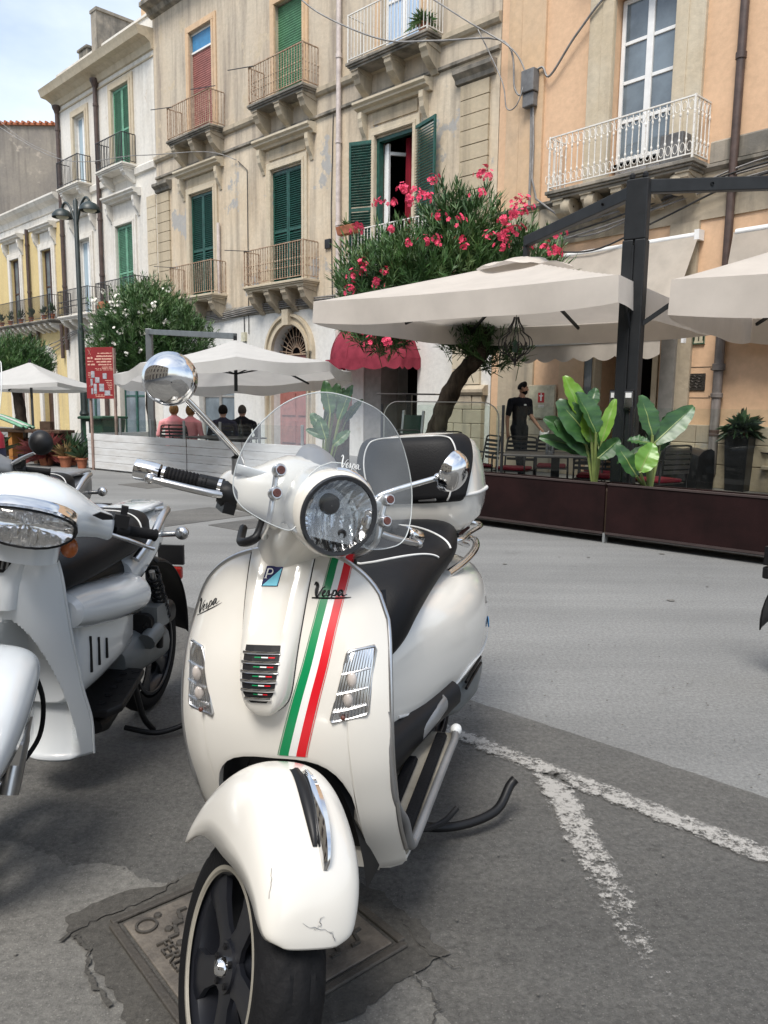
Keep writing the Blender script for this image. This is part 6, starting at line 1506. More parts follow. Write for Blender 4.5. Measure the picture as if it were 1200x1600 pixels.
# A-frame menu, small shop bits
ab = thing('chalk_board', 'green chalk board on a pale easel by the oleander trunk', 'chalk board', (.42, 13.9, 0), -.5, rot=(radians(-10), 0, -.5))
mb = MB(); mb.box(-.18, .18, -.01, .01, .35, 1.12); mb.build('board', 'bin_green', ab)
for x in (-.2, .2): mb = MB(); mb.box(x - .02, x + .02, -.02, .02, 0, 1.2); mb.build('easel_leg', 'white_paint', ab)
cr = thing('wooden_crate', 'orange painted crate on a stand left of the shop doorway', 'crate', (-.92, 15.0, 0), -.6)
for z in (1.18, 1.29, 1.40): mb = MB(); mb.box(-.24, .24, -.16, -.14, z, z + .085); mb.build('slat', 'orange_timber', cr)
for x in (-.24, .22): mb = MB(); mb.box(x, x + .02, -.139, .14, 1.16, 1.48); mb.build('side_panel', 'rust_red_paint', cr)
mb = MB(); mb.box(-.2, .2, -.12, .12, 0, 1.155); mb.build('stand', 'dark_timber', cr)
# bins and timber at the left
gb = thing('wheelie_bin', 'dark green refuse bin behind the maroon menu board', 'bin', (-6.05, 16.6, 0), -.5)
mb = MB(); P = []
mb.loft([[(-w_, -d_, z), (w_, -d_, z), (w_, d_, z), (-w_, d_, z)] for z, w_, d_ in ((.08, .26, .25), (.9, .33, .32))]); mb.build('body', 'bin_green', gb, bevel=.02)
mb = MB(); mb.box(-.36, .36, -.36, .36, .905, .96); mb.box(-.34, .34, -.40, -.361, .90, .95); mb.build('lid', 'bin_green', gb, bevel=.015)
for s_ in (-1, 1): mb = MB(); mb.lathe([(.001, -.03), (.09, -.03), (.09, .03), (.001, .03)], 14, (s_ * .24, .25, .09), (1, 0, 0)); mb.build('wheel', 'rubber', gb)
mb = MB(); mb.box(-.12, -.04, -.36, -.345, .5, .85); mb.build('bin_sticker', 'white_paint', gb)
tk = thing('timber_counter', 'weathered timber counter with posts among the potted plants', 'counter', (-7.35, 15.9, 0), -.35)
mb = MB(); mb.box(-1.0, 1.0, -.22, .22, .63, .69); mb.build('top_board', 'dark_timber', tk, bevel=.008)
for x, m_ in ((-.95, 'dark_timber'), (-.35, 'orange_timber'), (.3, 'dark_timber'), (.62, 'rust_red_paint'), (.93, 'dark_timber')): mb = MB(); mb.box(x - .05, x + .05, -.15, .15, 0, .629 if x < .6 else .628); mb.build('post', m_, tk)
mb = MB(); mb.box(.35, .62, -.05, .05, .691, .86); mb.build('bracket_board', 'dark_timber', tk)
mb = MB(); mb.box(-1, 1, .17, .2, .1, .5); mb.build('back_rail', 'dark_timber', tk)
tc_ = thing('folded_awning', 'folded green striped canvas lying on the timber counter', 'canvas', (-7.7, 15.9, .692), -.35)
mb = MB(); mb.grid([[(-.45 + .9 * i / 10, -.18 + .36 * j / 6, .30 - .25 * (i / 10) ** 1.2 + .03 * sin(j * 2.1)) for j in range(7)] for i in range(11)]); mb.build('canvas', 'pale_green_paint', tc_, smooth=60, solid=.03)
for k in range(3): mb = MB(); mb.tube([(-.45 + .9 * i / 10, -.12 + k * .12, .315 - .25 * (i / 10) ** 1.2 + .03 * sin((k * 2 + 1) * 2.1)) for i in range(11)], .012, 6); mb.build('stripe', 'white_cloth', tc_, smooth=60)
def pot(par, r_, h, z=0, mat='terracotta'):
    mb = MB(); mb.lathe([(r_ * .68, 0), (r_ * .95, h * .82), (r_ * 1.08, h * .83), (r_ * 1.08, h), (r_ * .93, h), (r_ * .9, h * .9), (.001, h * .9)], 18, (0, 0, z), caps=False); return mb.build('pot', mat, par, smooth=35)
def leaf_tuft(name, mat, par, c, n, l0, l1, w_, e0, e1, seed, droop=.25, flat_=1.0):
    r = random.Random(seed); mb = MB(); c = Vector(c)
    for k in range(n):
        a, e, l = r.uniform(0, 2 * pi), r.uniform(e0, e1), r.uniform(l0, l1); d = Vector((cos(a) * cos(e), sin(a) * cos(e) * flat_, sin(e))); s_ = Vector((-sin(a), cos(a), 0)) * w_ * r.uniform(.7, 1.2)
        p1, p2 = c + d * l * .5, c + d * l + Vector((0, 0, -droop * l * r.uniform(.4, 1.3)))
        i0, i1, i2, i3 = mb.pt(c), mb.pt(p1 + s_), mb.pt(p2), mb.pt(p1 - s_); mb.face((i0, i1, i2)); mb.face((i0, i2, i3))
    return tag(mb.build(name, mat, par), kind='stuff')
for nm, lb, x, y, r_, h, mat, n, l, w_, sd, e in (
        ('potted_plant', 'terracotta pot with dry straw-like plant by the white fence', -6.22, 14.95, .13, .22, 'dry_leaf', 70, .45, .012, 1, (.3, 1.4)),
        ('potted_plant', 'small terracotta pot against the white fence corner', -5.82, 14.75, .11, .20, 'bush_leaf', 50, .5, .02, 2, (.6, 1.5)),
        ('potted_plant', 'terracotta trough plant at the left frame edge', -7.75, 15.2, .20, .22, 'bush_leaf', 90, .7, .02, 3, (.5, 1.5)),
        ('potted_plant', 'feathery dark red shrub growing beside the timber counter', -6.75, 15.3, .16, .2, 'red_leaf', 420, .75, .02, 4, (.0, 1.4)),
        ('potted_plant', 'spiky green yucca between red shrub and fence', -6.30, 15.4, .14, .2, 'bush_leaf', 110, .75, .022, 5, (.3, 1.5))):
    t = thing(nm, lb, 'plant', (x, y, 0)); pot(t, r_, h); leaf_tuft('foliage', mat, t, (0, 0, h * .9), n, l * .5, l, w_, e[0], e[1], sd)
    mb = MB(); mb.tube([(0, 0, h * .9), (.01, .01, h + l * .35)], .018, 6); mb.build('stem', 'bark', t)

# ------------------------------------------------------------------ oleanders
def lanceolate(mb, c, d, up, l, w_):
    s_ = d.cross(up).normalized() * w_ / 2; m1 = c + d * l * .45 + up * l * .03; tip = c + d * l
    a, b, e, f = mb.pt(c), mb.pt(m1 + s_), mb.pt(tip), mb.pt(m1 - s_); mb.face((a, b, e)); mb.face((a, e, f))
def oleander(label, trunk, lobes, n, leaf, seed, base, flowers=None, fl_mat='petal_pink', trunk_r=.12):
    t = thing('oleander_tree', label, 'tree', base); r = random.Random(seed)
    mb = MB(); mb.tube(crom(trunk, 6), [lerp(trunk_r, trunk_r * .62, i / (6 * (len(trunk) - 1))) * (1 + .08 * sin(i * 1.9) + .05 * sin(i * .7)) for i in range(6 * (len(trunk) - 1) + 1)], 12); tr = mb.build('trunk', 'bark', t, smooth=50)
    top = Vector(trunk[-1])
    for (cx_, cy_, cz_, rx, ry, rz) in lobes:
        e = Vector((cx_, cy_, cz_)); mid = top.lerp(e, .5) + Vector((r.uniform(-.15, .15), r.uniform(-.15, .15), .05)); mb = MB(); mb.tube(crom([tuple(top - Vector((0, 0, .05))), tuple(mid), tuple(e + Vector((0, 0, rz * .4)))], 5), [trunk_r * .5 * (1 - .07 * i) for i in range(11)], 7); mb.build('branch', 'bark', tr, smooth=50)
    vol = [l[3] * l[4] * l[5] for l in lobes]; ma, mb2 = MB(), MB()
    for k in range(n):
        lb = r.choices(lobes, vol)[0]
        while True:
            q = Vector((r.uniform(-1, 1), r.uniform(-1, 1), r.uniform(-1, 1)))
            if .25 < q.length < 1: break
        q = q.normalized() * q.length ** .55 * (1 + .12 * r.gauss(0, 1)); c = Vector((lb[0] + q.x * lb[3], lb[1] + q.y * lb[4], lb[2] + q.z * lb[5]))
        ax_ = (q.normalized() * .7 + Vector((0, 0, .9)) + Vector((r.gauss(0, .35), r.gauss(0, .35), r.gauss(0, .2)))).normalized()
        tgt = mb2 if (r.random() < .30 and q.z > -.2) else ma; sl_ = r.uniform(.16, .34) * leaf / .13
        u = ax_.cross(Vector((.3, .2, .9))).normalized(); v = ax_.cross(u)
        for j in range(r.randint(11, 16)):
            h = r.uniform(0, 1); a = r.uniform(0, 2 * pi); sp_ = lerp(1.25, .35, h) * r.uniform(.7, 1.1)
            d = (ax_ * cos(sp_) + (u * cos(a) + v * sin(a)) * sin(sp_)).normalized(); lanceolate(tgt, c + ax_ * sl_ * (h - .5), d, ax_, leaf * r.uniform(.65, 1.25), leaf * .135)
        if r.random() < .25: tgt.tube([c - ax_ * sl_ * .9, c + ax_ * sl_ * .4], .006, 4)
    tag(ma.build('crown', 'oleander_leaf', t), kind='stuff'); tag(mb2.build('young_leaves', 'oleander_leaf_pale', t), kind='stuff')
    if flowers:
        meshes = []
        for q in range(4):
            fm = MB()
            for k in range(9):
                c = Vector((r.gauss(0, .045), r.gauss(0, .045), r.gauss(0, .035))); nrm = (c.normalized() + Vector((0, -.4, .4))).normalized(); u = nrm.cross(Vector((.1, .3, 1))).normalized(); v = nrm.cross(u)
                for j in range(5):
                    a = 2 * pi * j / 5 + k; d = u * cos(a) + v * sin(a); s_ = u * -sin(a) + v * cos(a); o = nrm * .008
                    i = [fm.pt(c), fm.pt(c + d * .022 + s_ * .014 + o), fm.pt(c + d * .036 + o * .4), fm.pt(c + d * .022 - s_ * .014 + o)]; fm.face(i)
            meshes.append(fm.mesh('flower_cluster', fl_mat))
        for x, y, z, s_ in flowers:
            o = bpy.data.objects.new('flower_cluster', r.choice(meshes)); COL.objects.link(o); o.parent = t; o.location = (x, y, z); o.scale = (s_,) * 3; o.rotation_euler = (r.uniform(-.5, .5), r.uniform(-.5, .5), r.uniform(0, 6))
    return t
# pink one: positions given as (x, z) seen from the street, spread over the front of the crown
BX, BY = .62, 12.9
fpx = [(548, 442), (563, 425), (553, 371), (590, 332), (562, 437), (583, 452), (596, 436), (608, 335), (625, 318), (633, 330), (640, 317), (633, 338), (643, 325), (653, 322), (661, 325), (667, 300), (624, 313), (675, 352), (702, 357), (660, 388), (668, 385), (676, 392), (712, 386), (715, 397), (742, 290), (752, 295), (735, 293), (733, 318), (775, 376), (780, 388), (774, 395), (770, 383), (753, 382), (788, 340), (793, 346), (810, 340), (803, 330), (790, 328), (775, 357), (781, 371), (794, 370), (855, 373), (813, 398), (845, 398), (852, 400), (838, 395), (800, 347), (607, 372), (545, 460), (630, 392), (700, 455), (587, 448), (566, 520), (585, 525), (598, 535), (575, 540)]
fr_ = random.Random(5); fl_ = []
for px_, py_ in fpx:
    d = 12.0 + fr_.uniform(-.15, .3); fl_.append(((px_ - 600) / 1200 * d * 1.0 - BX, d - BY, CAM_H + (631 - py_) / 1200 * d, fr_.uniform(.85, 1.25)))
oleander('tall oleander with bright pink flowers and a leaning dark trunk', [(.12, .0, 0), (.14, 0, .45), (.22, .02, .8), (.36, .03, 1.25), (.60, .0, 1.75), (.92, -.02, 2.12), (1.10, -.05, 2.5)],
         [(.05, 0, 3.35, 1.05, .8, .75), (.65, .05, 3.75, .75, .7, .85), (-.7, -.1, 3.0, .72, .7, .85), (1.45, 0, 3.45, .80, .7, .62), (.75, .2, 2.45, .6, .5, .32), (1.2, .1, 2.45, .6, .5, .28), (-.85, .1, 2.75, .4, .5, .35), (.35, 0, 4.25, .35, .35, .5), (1.15, .1, 2.15, .5, .5, .25), (1.95, 0, 3.0, .4, .5, .55)], 3000, .175, 11, (BX, BY, 0), fl_, trunk_r=.19)
oleander('rounded dark green oleander with white flowers beside the grey parasol post', [(0, 0, 0), (.03, 0, .6), (-.03, 0, 1.3), (.02, .02, 1.9)],
         [(0, 0, 3.0, 1.15, 1.0, .95), (-.6, 0, 2.6, .8, .8, .75), (.75, 0, 2.75, .75, .8, .7), (.1, 0, 3.6, .65, .6, .55), (.2, 0, 2.1, .95, .7, .45)], 3400, .14, 12, (-5.75, 19.0, 0),
         [(fr_.uniform(-1.1, .7), -1.0 + fr_.uniform(0, .3), fr_.uniform(2.3, 3.9), fr_.uniform(.7, 1.1)) for _ in range(26)], 'petal_white')
oleander('bushy green tree behind the low white parasol at the left', [(0, 0, 0), (.05, 0, .9), (-.05, 0, 1.7)], [(0, 0, 2.2, .75, .7, .5), (-.7, 0, 2.1, .7, .6, .5), (.45, 0, 2.0, .4, .5, .35)], 1300, .15, 13, (-9.0, 19.0, 0), trunk_r=.17)

# ------------------------------------------------------------------ big-leaved terrace plants
def blade(par, base, tip, w_, fold=.35, mat='strelitzia', face=(0, -1, .2), curl=.12, name='leaf'):
    base, tip = Vector(base), Vector(tip); d = tip - base; L_ = d.length; d.normalize(); f = Vector(face); f = (f - d * f.dot(d)).normalized(); s_ = d.cross(f)
    P = []
    for i in range(15):
        u = i / 14; ww = w_ / 2 * (sin(pi * min(1, u * .93 + .04)) ** .62) * (1 - .25 * u) * (1 + .05 * sin(u * 23 + L_ * 40)); c = base + d * L_ * u - f * curl * L_ * (u - .3) ** 2
        P.append([c + s_ * ww * q + f * (abs(q) * ww * fold + .010 * abs(q) * sin(i * 2.4 + q * 3) + .004 * sin(i * 1.1)) for q in (-1, -.6, -.25, 0, .25, .6, 1)])
    mb = MB(); mb.grid(P); o = mb.build(name, mat, par, smooth=70)
    mb = MB(); mb.tube([P[i][3] - f * .003 for i in range(0, 13)], [.008 * (1 - i / 14) + .002 for i in range(13)], 5); mb.build('midrib', 'stalk', o)
    return o
def stalk(par, pts, r_=.014):
    mb = MB(); mb.tube(crom(pts, 5), r_, 6); return mb.build('stalk', 'stalk', par, smooth=60)
def pl_(px, py, d): return Vector(((px - 600) / 1200 * d, d, CAM_H + (633 - py) / 1200 * d))
def big_plant(label, base, leaves, d, sw_=1.12):
    t = thing('broadleaf_plant', label, 'plant', base); B = Vector(base)
    for (bx, by), (tx, ty), w_, mat, fold, dd, face in leaves:
        b, e = pl_(bx, by, d + dd) - B, pl_(tx, ty, d + dd + .05) - B
        blade(t, b, e, w_ * sw_, fold, mat, face); stalk(t, [(b.x * .12 + .02 * dd, b.y * .2, 0), (b.x * .55, b.y * .5, b.z * .5), tuple(b)])
    rr = random.Random(len(label))
    for k in range(4):
        (bx, by), (tx, ty), w_, mat, fold, dd, face = leaves[k % len(leaves)]
        b, e = pl_(bx + rr.uniform(-16, 16), by + rr.uniform(-5, 15), d + .12 + .05 * k) - B, pl_(tx + rr.uniform(-26, 26), ty + rr.uniform(6, 34), d + .16 + .05 * k) - B
        blade(t, b, e, w_ * .8, .5, 'strelitzia', face, .2); stalk(t, [(b.x * .1, b.y * .2, 0), (b.x * .5, b.y * .5, b.z * .5), tuple(b)], .010)
    return t
big_plant('leafy banana-like plant left of the charcoal mast', (2.10, 7.62, .50),
    [((925, 690), (868, 625), .30, 'strelitzia', .15, .02, (.2, -1, .1)), ((930, 710), (866, 655), .26, 'strelitzia', .2, .08, (.1, -1, .2)), ((928, 675), (897, 612), .25, 'strelitzia', .45, -.06, (.5, -.8, .2)),
     ((922, 690), (912, 640), .18, 'strelitzia_young', .2, -.02, (0, -1, .1)), ((938, 688), (955, 622), .13, 'strelitzia_young', .5, -.05, (-.5, -1, .1)), ((934, 714), (966, 684), .17, 'strelitzia', .35, -.12, (.2, -1, .3)), ((905, 652), (876, 588), .20, 'strelitzia_young', .5, .10, (.3, -1, 0)), ((915, 640), (925, 606), .14, 'strelitzia', .4, .12, (-.3, -1, 0))], 7.58)
big_plant('leafy banana-like plant right of the charcoal mast', (2.52, 7.26, .50),
    [((1016, 678), (996, 616), .22, 'strelitzia', .2, .0, (.3, -1, .1)), ((1020, 690), (1078, 631), .22, 'strelitzia', .3, .04, (-.2, -1, .3)), ((1030, 676), (1055, 640), .18, 'strelitzia', .4, .1, (0, -1, .2)), ((1012, 690), (978, 685), .13, 'strelitzia', .3, -.05, (0, -.6, .8)),
     ((995, 742), (962, 692), .17, 'strelitzia', .15, -.04, (.2, -1, .2)), ((1000, 735), (1018, 690), .21, 'strelitzia_young', .35, -.15, (-.1, -1, .3)), ((1008, 700), (1024, 668), .12, 'strelitzia', .3, .05, (0, -1, .2))], 7.2)
big_plant('leafy banana-like plant seen through the scooter windscreen', (-.88, 10.3, 0),
    [((515, 650), (507, 600), .20, 'strelitzia', .3, 0, (.2, -1, .1)), ((520, 650), (526, 604), .2, 'strelitzia', .3, .1, (0, -1, .1)), ((528, 660), (548, 606), .16, 'strelitzia', .4, 0, (-.4, -1, .1)), ((505, 680), (485, 650), .18, 'strelitzia', .3, 0, (.3, -1, .2)), ((508, 690), (497, 655), .15, 'strelitzia', .3, -.1, (.1, -1, .2)), ((520, 700), (545, 676), .15, 'strelitzia', .3, 0, (-.2, -1, .3))], 10.2)
tp_ = thing('planter', 'tall tapering black planter with a small bush beside the downpipe', 'planter', (5.62, 12.15, 0), RZB)
mb = MB(); mb.loft([[(-w_, -w_, z), (w_, -w_, z), (w_, w_, z), (-w_, w_, z)] for z, w_ in ((.0, .15), (.86, .19), (.862, .165), (.80, .16))]); mb.build('pot', 'planter_black', tp_, bevel=.006)
leaf_tuft('foliage', 'bush_leaf', tp_, (0, 0, .95), 260, .12, .5, .05, -.2, 1.5, 21, .35)
mb = MB(); mb.tube([(0, 0, .8), (.02, 0, 1.3)], .014, 6); mb.build('stem', 'bark', tp_)
cv = thing('covered_crate', 'low black plastic-covered crate against the stone base', 'crate', (4.72, 12.35, 0), RZB)
mb = MB(); P = []
for i in range(9):
    u = i / 8; P.append([(lerp(-.46, .46, u), y, z + .02 * sin(i * 1.9 + j)) for j, (y, z) in enumerate(((-.28, .0), (-.30, .3), (-.27, .60), (-.15, .66), (.1, .65), (.25, .58), (.29, .3), (.27, 0)))])
mb.loft(P); mb.build('cover', 'planter_black', cv, smooth=50)
mb = MB(); mb.tube([(-.46, .27, .01), (.46, .27, .01)], .014, 6); mb.build('cover_hem', 'black_plastic', cv)
bsh = thing('potted_bush', 'small grey green bush behind the black covered crate', 'plant', (4.45, 12.75, 0)); pot(bsh, .16, .55, 0, 'planter_black'); leaf_tuft('foliage', 'bush_leaf', bsh, (0, 0, .55), 180, .12, .42, .04, 0, 1.5, 22, .3)
bn = thing('stone_bench', 'grey stone bench at the right frame edge under the awning', 'bench', (6.15, 11.85, 0), RZB)
mb = MB(); mb.box(-.9, .25, -.2, .2, .36, .42); mb.build('seat_slab', 'stone', bn, bevel=.01)
for x in (-.7, .05): mb = MB(); mb.box(x - .06, x + .06, -.15, .15, 0, .359); mb.build('bench_leg', 'stone', bn, bevel=.01)
st_ = thing('incense_stand', 'small dark iron dish on a thin stand beside the black planter', 'stand', (5.98, 11.95, .42)); mb = MB(); mb.lathe([(.06, 0), (.012, .015), (.012, .16), (.13, .2), (.13, .21), (.001, .2)], 14); mb.build('dish', 'iron_black', st_, smooth=40); mb = MB(); mb.tube([(0, 0, .2), (.01, 0, .38), (.04, 0, .42)], .008, 5); mb.build('hook', 'iron_black', st_)

# ------------------------------------------------------------------ overhead and wall cables
def cable(label, pts, r_, mat='cable_grey', group=None):
    mb = MB(); mb.tube(crom([tuple(p) for p in pts], 8), r_, 6); return tag(mb.build('overhead_cable', mat, None, smooth=60), label, 'cable', group)
jb = FB(-.82, .16, 7.42)
cable('upper thick grey cable sagging from the roof to the junction box', [FA(3.9, .7, 11.3), FA(2.0, .75, 9.9), FA(.5, .5, 8.75), FB(-.5, .25, 8.0), jb], .016)
cable('lower thick grey cable looping past the top balcony', [FA(5.9, .75, 11.2), FA(4.6, .8, 10.1), FA(2.6, .75, 8.95), FA(1.2, .6, 8.55), FB(-.3, .25, 8.2), FB(-.55, .2, 7.3), FB(-.75, .2, 7.15), jb], .019)
cable('slack loop of grey cable hanging under the junction box', [FA(.35, .3, 8.6), FB(-.3, .3, 7.5), FB(-.45, .3, 6.95), FB(-.7, .3, 6.95), FB(-.8, .2, 7.4)], .012)
cable('dark cable along the peach wall from junction box to French door', [jb, FB(-1.1, .1, 7.55), FB(-1.3, .1, 7.35), FB(-1.9, .12, 7.9), FB(-2.7, .12, 8.4), FB(-4.5, .12, 8.75)], .022, 'cable_grey')
cable('thin grey wire crossing the sky towards the tan facade', [Vector((-17, 30, 13.0)), FA(18, 1.5, 9.6), FA(13, .9, 8.7), FA(10, .4, 8.3), FA(8.95, .05, 7.95)], .012)
cable('second thin wire crossing above the grey gable', [Vector((-17, 31, 13.7)), FA(21, 1.5, 11.0), FA(18.5, 1.0, 9.8)], .009)
for k, (za, zm, zb, o, m_) in enumerate(((4.45, 4.35, 5.0, .12, 'cable_grey'), (4.38, 4.50, 4.92, .16, 'cable_black'), (4.30, 4.42, 4.80, .14, 'cable_grey'), (4.5, 4.62, 4.9, .1, 'cable_grey'), (4.25, 4.05, 4.75, .2, 'cable_black'))):
    cable(('uppermost grey', 'long black', 'lower pale grey', 'short-drooping grey', 'lowest sagging black')[k] + ' cable of the bundle under the white wrought iron balcony', [FB(-1.2, o, za), FB(-2.5, o + .05, zm), FB(-3.8, o, (zm + zb) / 2), FB(-5.2, o, zb), FB(-7.5, o, zb + .1)], .016, m_, 'cables bundled under the white balcony')
for k in range(4):
    z = 3.78 + k * .05; cable(('lowest', 'second lowest', 'second highest', 'highest')[k] + ' grey cable of the four running above the white ground floor', [FA(12.5, .07 + .02 * k, z - .05), FA(10.4, .08, z - .12), FA(8.2, .07 + .02 * k, z), FA(6.6, .1, z + .02), FA(4.8, .08, z)], .018, 'cable_grey', 'cables above the white ground floor')
for k in range(3): cable(('highest', 'middle', 'lowest')[k] + ' of three sagging cables on the yellow house below its balcony', [FA(28, .1, 3.6 - .12 * k), FA(24.5, .12, 3.35 - .14 * k), FA(21.5, .1, 3.55 - .15 * k), FA(19.5, .1, 3.9 - .05 * k), FA(16, .1, 3.8)], .018, 'cable_grey', 'cables below the yellow house balcony')
# flower trough hung on the balcony rail
ft = thing('flower_trough', 'terracotta trough of small green plants hung on the white balcony rail', 'planter', FA(3.75, .62, 5.15), RZA)
mb = MB(); mb.loft([[(-w_, -d_, z), (w_, -d_, z), (w_, d_, z), (-w_, d_, z)] for z, w_, d_ in ((0, .27, .08), (.19, .31, .11))]); mb.build('trough', 'terracotta', ft, bevel=.01)
leaf_tuft('foliage', 'oleander_leaf_pale', ft, (.05, 0, .18), 60, .08, .28, .02, .2, 1.4, 33, .3); mb = MB(); mb.tube([(.05, 0, .1), (.06, 0, .5)], .01, 5); mb.build('stem', 'stalk', ft)
gp = thing('potted_plant', 'grassy green plant on the topmost white balcony', 'plant', FA(1.75, .35, 8.93), RZA); pot(gp, .12, .2); leaf_tuft('foliage', 'oleander_leaf_pale', gp, (0, 0, .2), 160, .15, .45, .02, -.1, 1.4, 34, .3)
rb = thing('rubbish_bag', 'dark bag with rounded red top behind the far left windscreen', 'bag', (-2.93, 5.6, 0))
mb = MB(); mb.loft([[(w_ * cos(a) * (1 + .06 * sin(5 * a)), w_ * .8 * sin(a), z) for a in [2 * pi * k / 20 for k in range(20)]] for z, w_ in ((0, .11), (.05, .17), (.5, .17), (.95, .15), (1.02, .12))]); mb.build('bag_body', 'navy_shirt', rb, smooth=60)
mb = MB(); mb.loft([[(w_ * cos(a), w_ * .8 * sin(a), z) for a in [2 * pi * k / 20 for k in range(20)]] for z, w_ in ((.96, .155), (1.05, .15), (1.12, .10), (1.15, .04))]); mb.build('bag_top', 'red_jacket', rb, smooth=60)
# ================================================================== people
def capdist(p, a, b, ra, rb):
    ab = b - a; t = max(0, min(1, (p - a).dot(ab) / max(ab.length_squared, 1e-9))); return (p - a - ab * t).length - lerp(ra, rb, t)
def person(label, loc, rz, prims, hair, group=None, voxel=.011, scale=1.0, extra=None):
    """prims: (a, b, ra, rb, material) tapered limbs fused into one continuous body"""
    t = thing('person', label, 'person', loc, rz, group); t.scale = (scale,) * 3
    mb = MB()
    for a, b, ra, rb, m_ in prims:
        a, b = Vector(a), Vector(b)
        if (b - a).length < 1e-4: mb.ell(a, (ra, ra, rb), 10, 14)
        else:
            d = (b - a).normalized(); pts = [a - d * ra * q for q in (.95, .7, .35)] + [a.lerp(b, k / 6) for k in range(7)] + [b + d * rb * q for q in (.35, .7, .95)]
            rr = [ra * sqrt(1 - q * q) for q in (.95, .7, .35)] + [lerp(ra, rb, k / 6) for k in range(7)] + [rb * sqrt(1 - q * q) for q in (.35, .7, .95)]
            mb.tube(pts, rr, 14)
    me = mb.mesh('body', 'skin'); tmp = bpy.data.objects.new('tmp', me); COL.objects.link(tmp)
    md = tmp.modifiers.new('r', 'REMESH'); md.mode = 'VOXEL'; md.voxel_size = voxel
    sm = tmp.modifiers.new('s', 'SMOOTH'); sm.iterations = 4; sm.factor = .5
    dg = bpy.context.evaluated_depsgraph_get(); ev = tmp.evaluated_get(dg); nm = bpy.data.meshes.new_from_object(ev); nm.name = 'body'; bpy.data.objects.remove(tmp)
    names = []
    for q in prims:
        if q[4] not in names: names.append(q[4])
    nm.materials.clear()
    for n_ in names: nm.materials.append(MATS[n_])
    pr = [(Vector(a), Vector(b), ra, rb, names.index(m_)) for a, b, ra, rb, m_ in prims]
    for p in nm.polygons:
        c = Vector(p.center); best = min(pr, key=lambda q: capdist(c, q[0], q[1], q[2], q[3])); p.material_index = best[4]; p.use_smooth = True
    o = bpy.data.objects.new('body', nm); COL.objects.link(o); o.parent = t
    hm, hmat = hair(); hm.build('hair', hmat, t, smooth=60)
    if extra: extra(t)
    return t
def hair_cap(c, r_, mat, back=1.0, low=-.3, q=(0, 0, 0)):
    def f():
        mb = MB(); c_ = Vector(c); P = []
        for i in range(12):
            th = (pi * .5 - asin_(low)) * i / 11; P.append([c_ + Vector((sin(th) * cos(a) * r_[0], sin(th) * sin(a) * r_[1], cos(th) * r_[2] - .02 * max(0, sin(a) * back) * sin(th))) for a in [2 * pi * k / 18 for k in range(18)]])
        mb.grid(P, cv=True); return mb, mat
    return f
from math import asin as asin_
# waiter walking to the right, holding white paper (x = to the right, y = away)
S_, T_, K_ = 'black_shirt', 'dark_trousers', 'skin'
wp = [((0, 0, .93), (0, 0, 1.06), .135, .125, T_), ((0, 0, 1.08), (.015, 0, 1.30), .128, .150, S_), ((-.10, -.03, 1.36), (.12, .03, 1.36), .085, .085, S_), ((.015, 0, 1.38), (.03, 0, 1.47), .062, .055, K_),
      ((.045, 0, 1.60), (.045, 0, 1.60), .078, .105, K_), ((.065, -.012, 1.535), (.085, -.015, 1.528), .047, .042, 'hair_black'), ((.118, -.028, 1.59), (.128, -.03, 1.575), .016, .018, K_), ((.02, -.078, 1.59), (.02, -.08, 1.60), .016, .022, K_),
      ((-.165, -.04, 1.37), (-.205, -.05, 1.15), .062, .052, S_), ((-.207, -.05, 1.15), (-.222, -.05, 1.08), .045, .04, K_), ((-.222, -.05, 1.08), (-.215, -.08, .86), .040, .028, K_), ((-.215, -.08, .86), (-.210, -.09, .79), .028, .030, K_),
      ((.165, .04, 1.37), (.195, .03, 1.16), .062, .052, S_), ((.195, .03, 1.16), (.215, .0, 1.10), .044, .040, K_), ((.215, .0, 1.10), (.33, -.10, .93), .040, .027, K_), ((.33, -.10, .93), (.365, -.13, .88), .028, .028, K_),
      ((-.06, -.03, .90), (-.01, -.04, .50), .105, .066, T_), ((-.01, -.04, .50), (.04, -.04, .09), .066, .042, T_), ((.07, .04, .90), (.10, .06, .50), .105, .066, T_), ((.10, .06, .50), (.10, .14, .10), .066, .042, T_),
      ((.03, -.04, .05), (.17, -.06, .035), .045, .035, 'black_paint'), ((.10, .15, .06), (.22, .13, .035), .045, .035, 'black_paint')]
for s_, hx_, hy_, hz_ in ((-1, -.210, -.09, .79), (1, .365, -.13, .88)):
    for k in range(4): wp.append(((hx_ - .018 + .012 * k, hy_ - .006 * k, hz_ - .01), (hx_ - .018 + .016 * k, hy_ - .012 * k, hz_ - .075 - (.01 if k in (1, 2) else 0)), .0095, .008, K_))
    wp.append(((hx_ + .02, hy_ - .02, hz_ + .01), (hx_ + .045, hy_ - .03, hz_ - .035), .011, .009, K_))
def paper(t):
    mb = MB(); mb.grid([[(.33 + .16 * i / 5, -.16 + .02 * sin(i + j), .86 - .10 * j / 4 + .025 * sin(i * 1.4)) for j in range(5)] for i in range(6)]); o = mb.build('folded_paper', 'paper_white', None, smooth=30, solid=.004); o.parent = None
    o.matrix_world = Matrix.Translation(t.location); tag(o, 'crumpled white paper held in the walking waiter\'s hand', 'paper')
    mb = MB(); mb.box(.045, .085, -.165, -.16, 1.30, 1.325); mb.build('shirt_logo', 'white_paint', t)
    for s_ in (-1, 1): mb = MB(); mb.ell((.112, -.028 - .03 * s_ * .6, 1.615), (.010, .010, .008), 6, 8); mb.build('eye', 'black_paint', t, smooth=60)
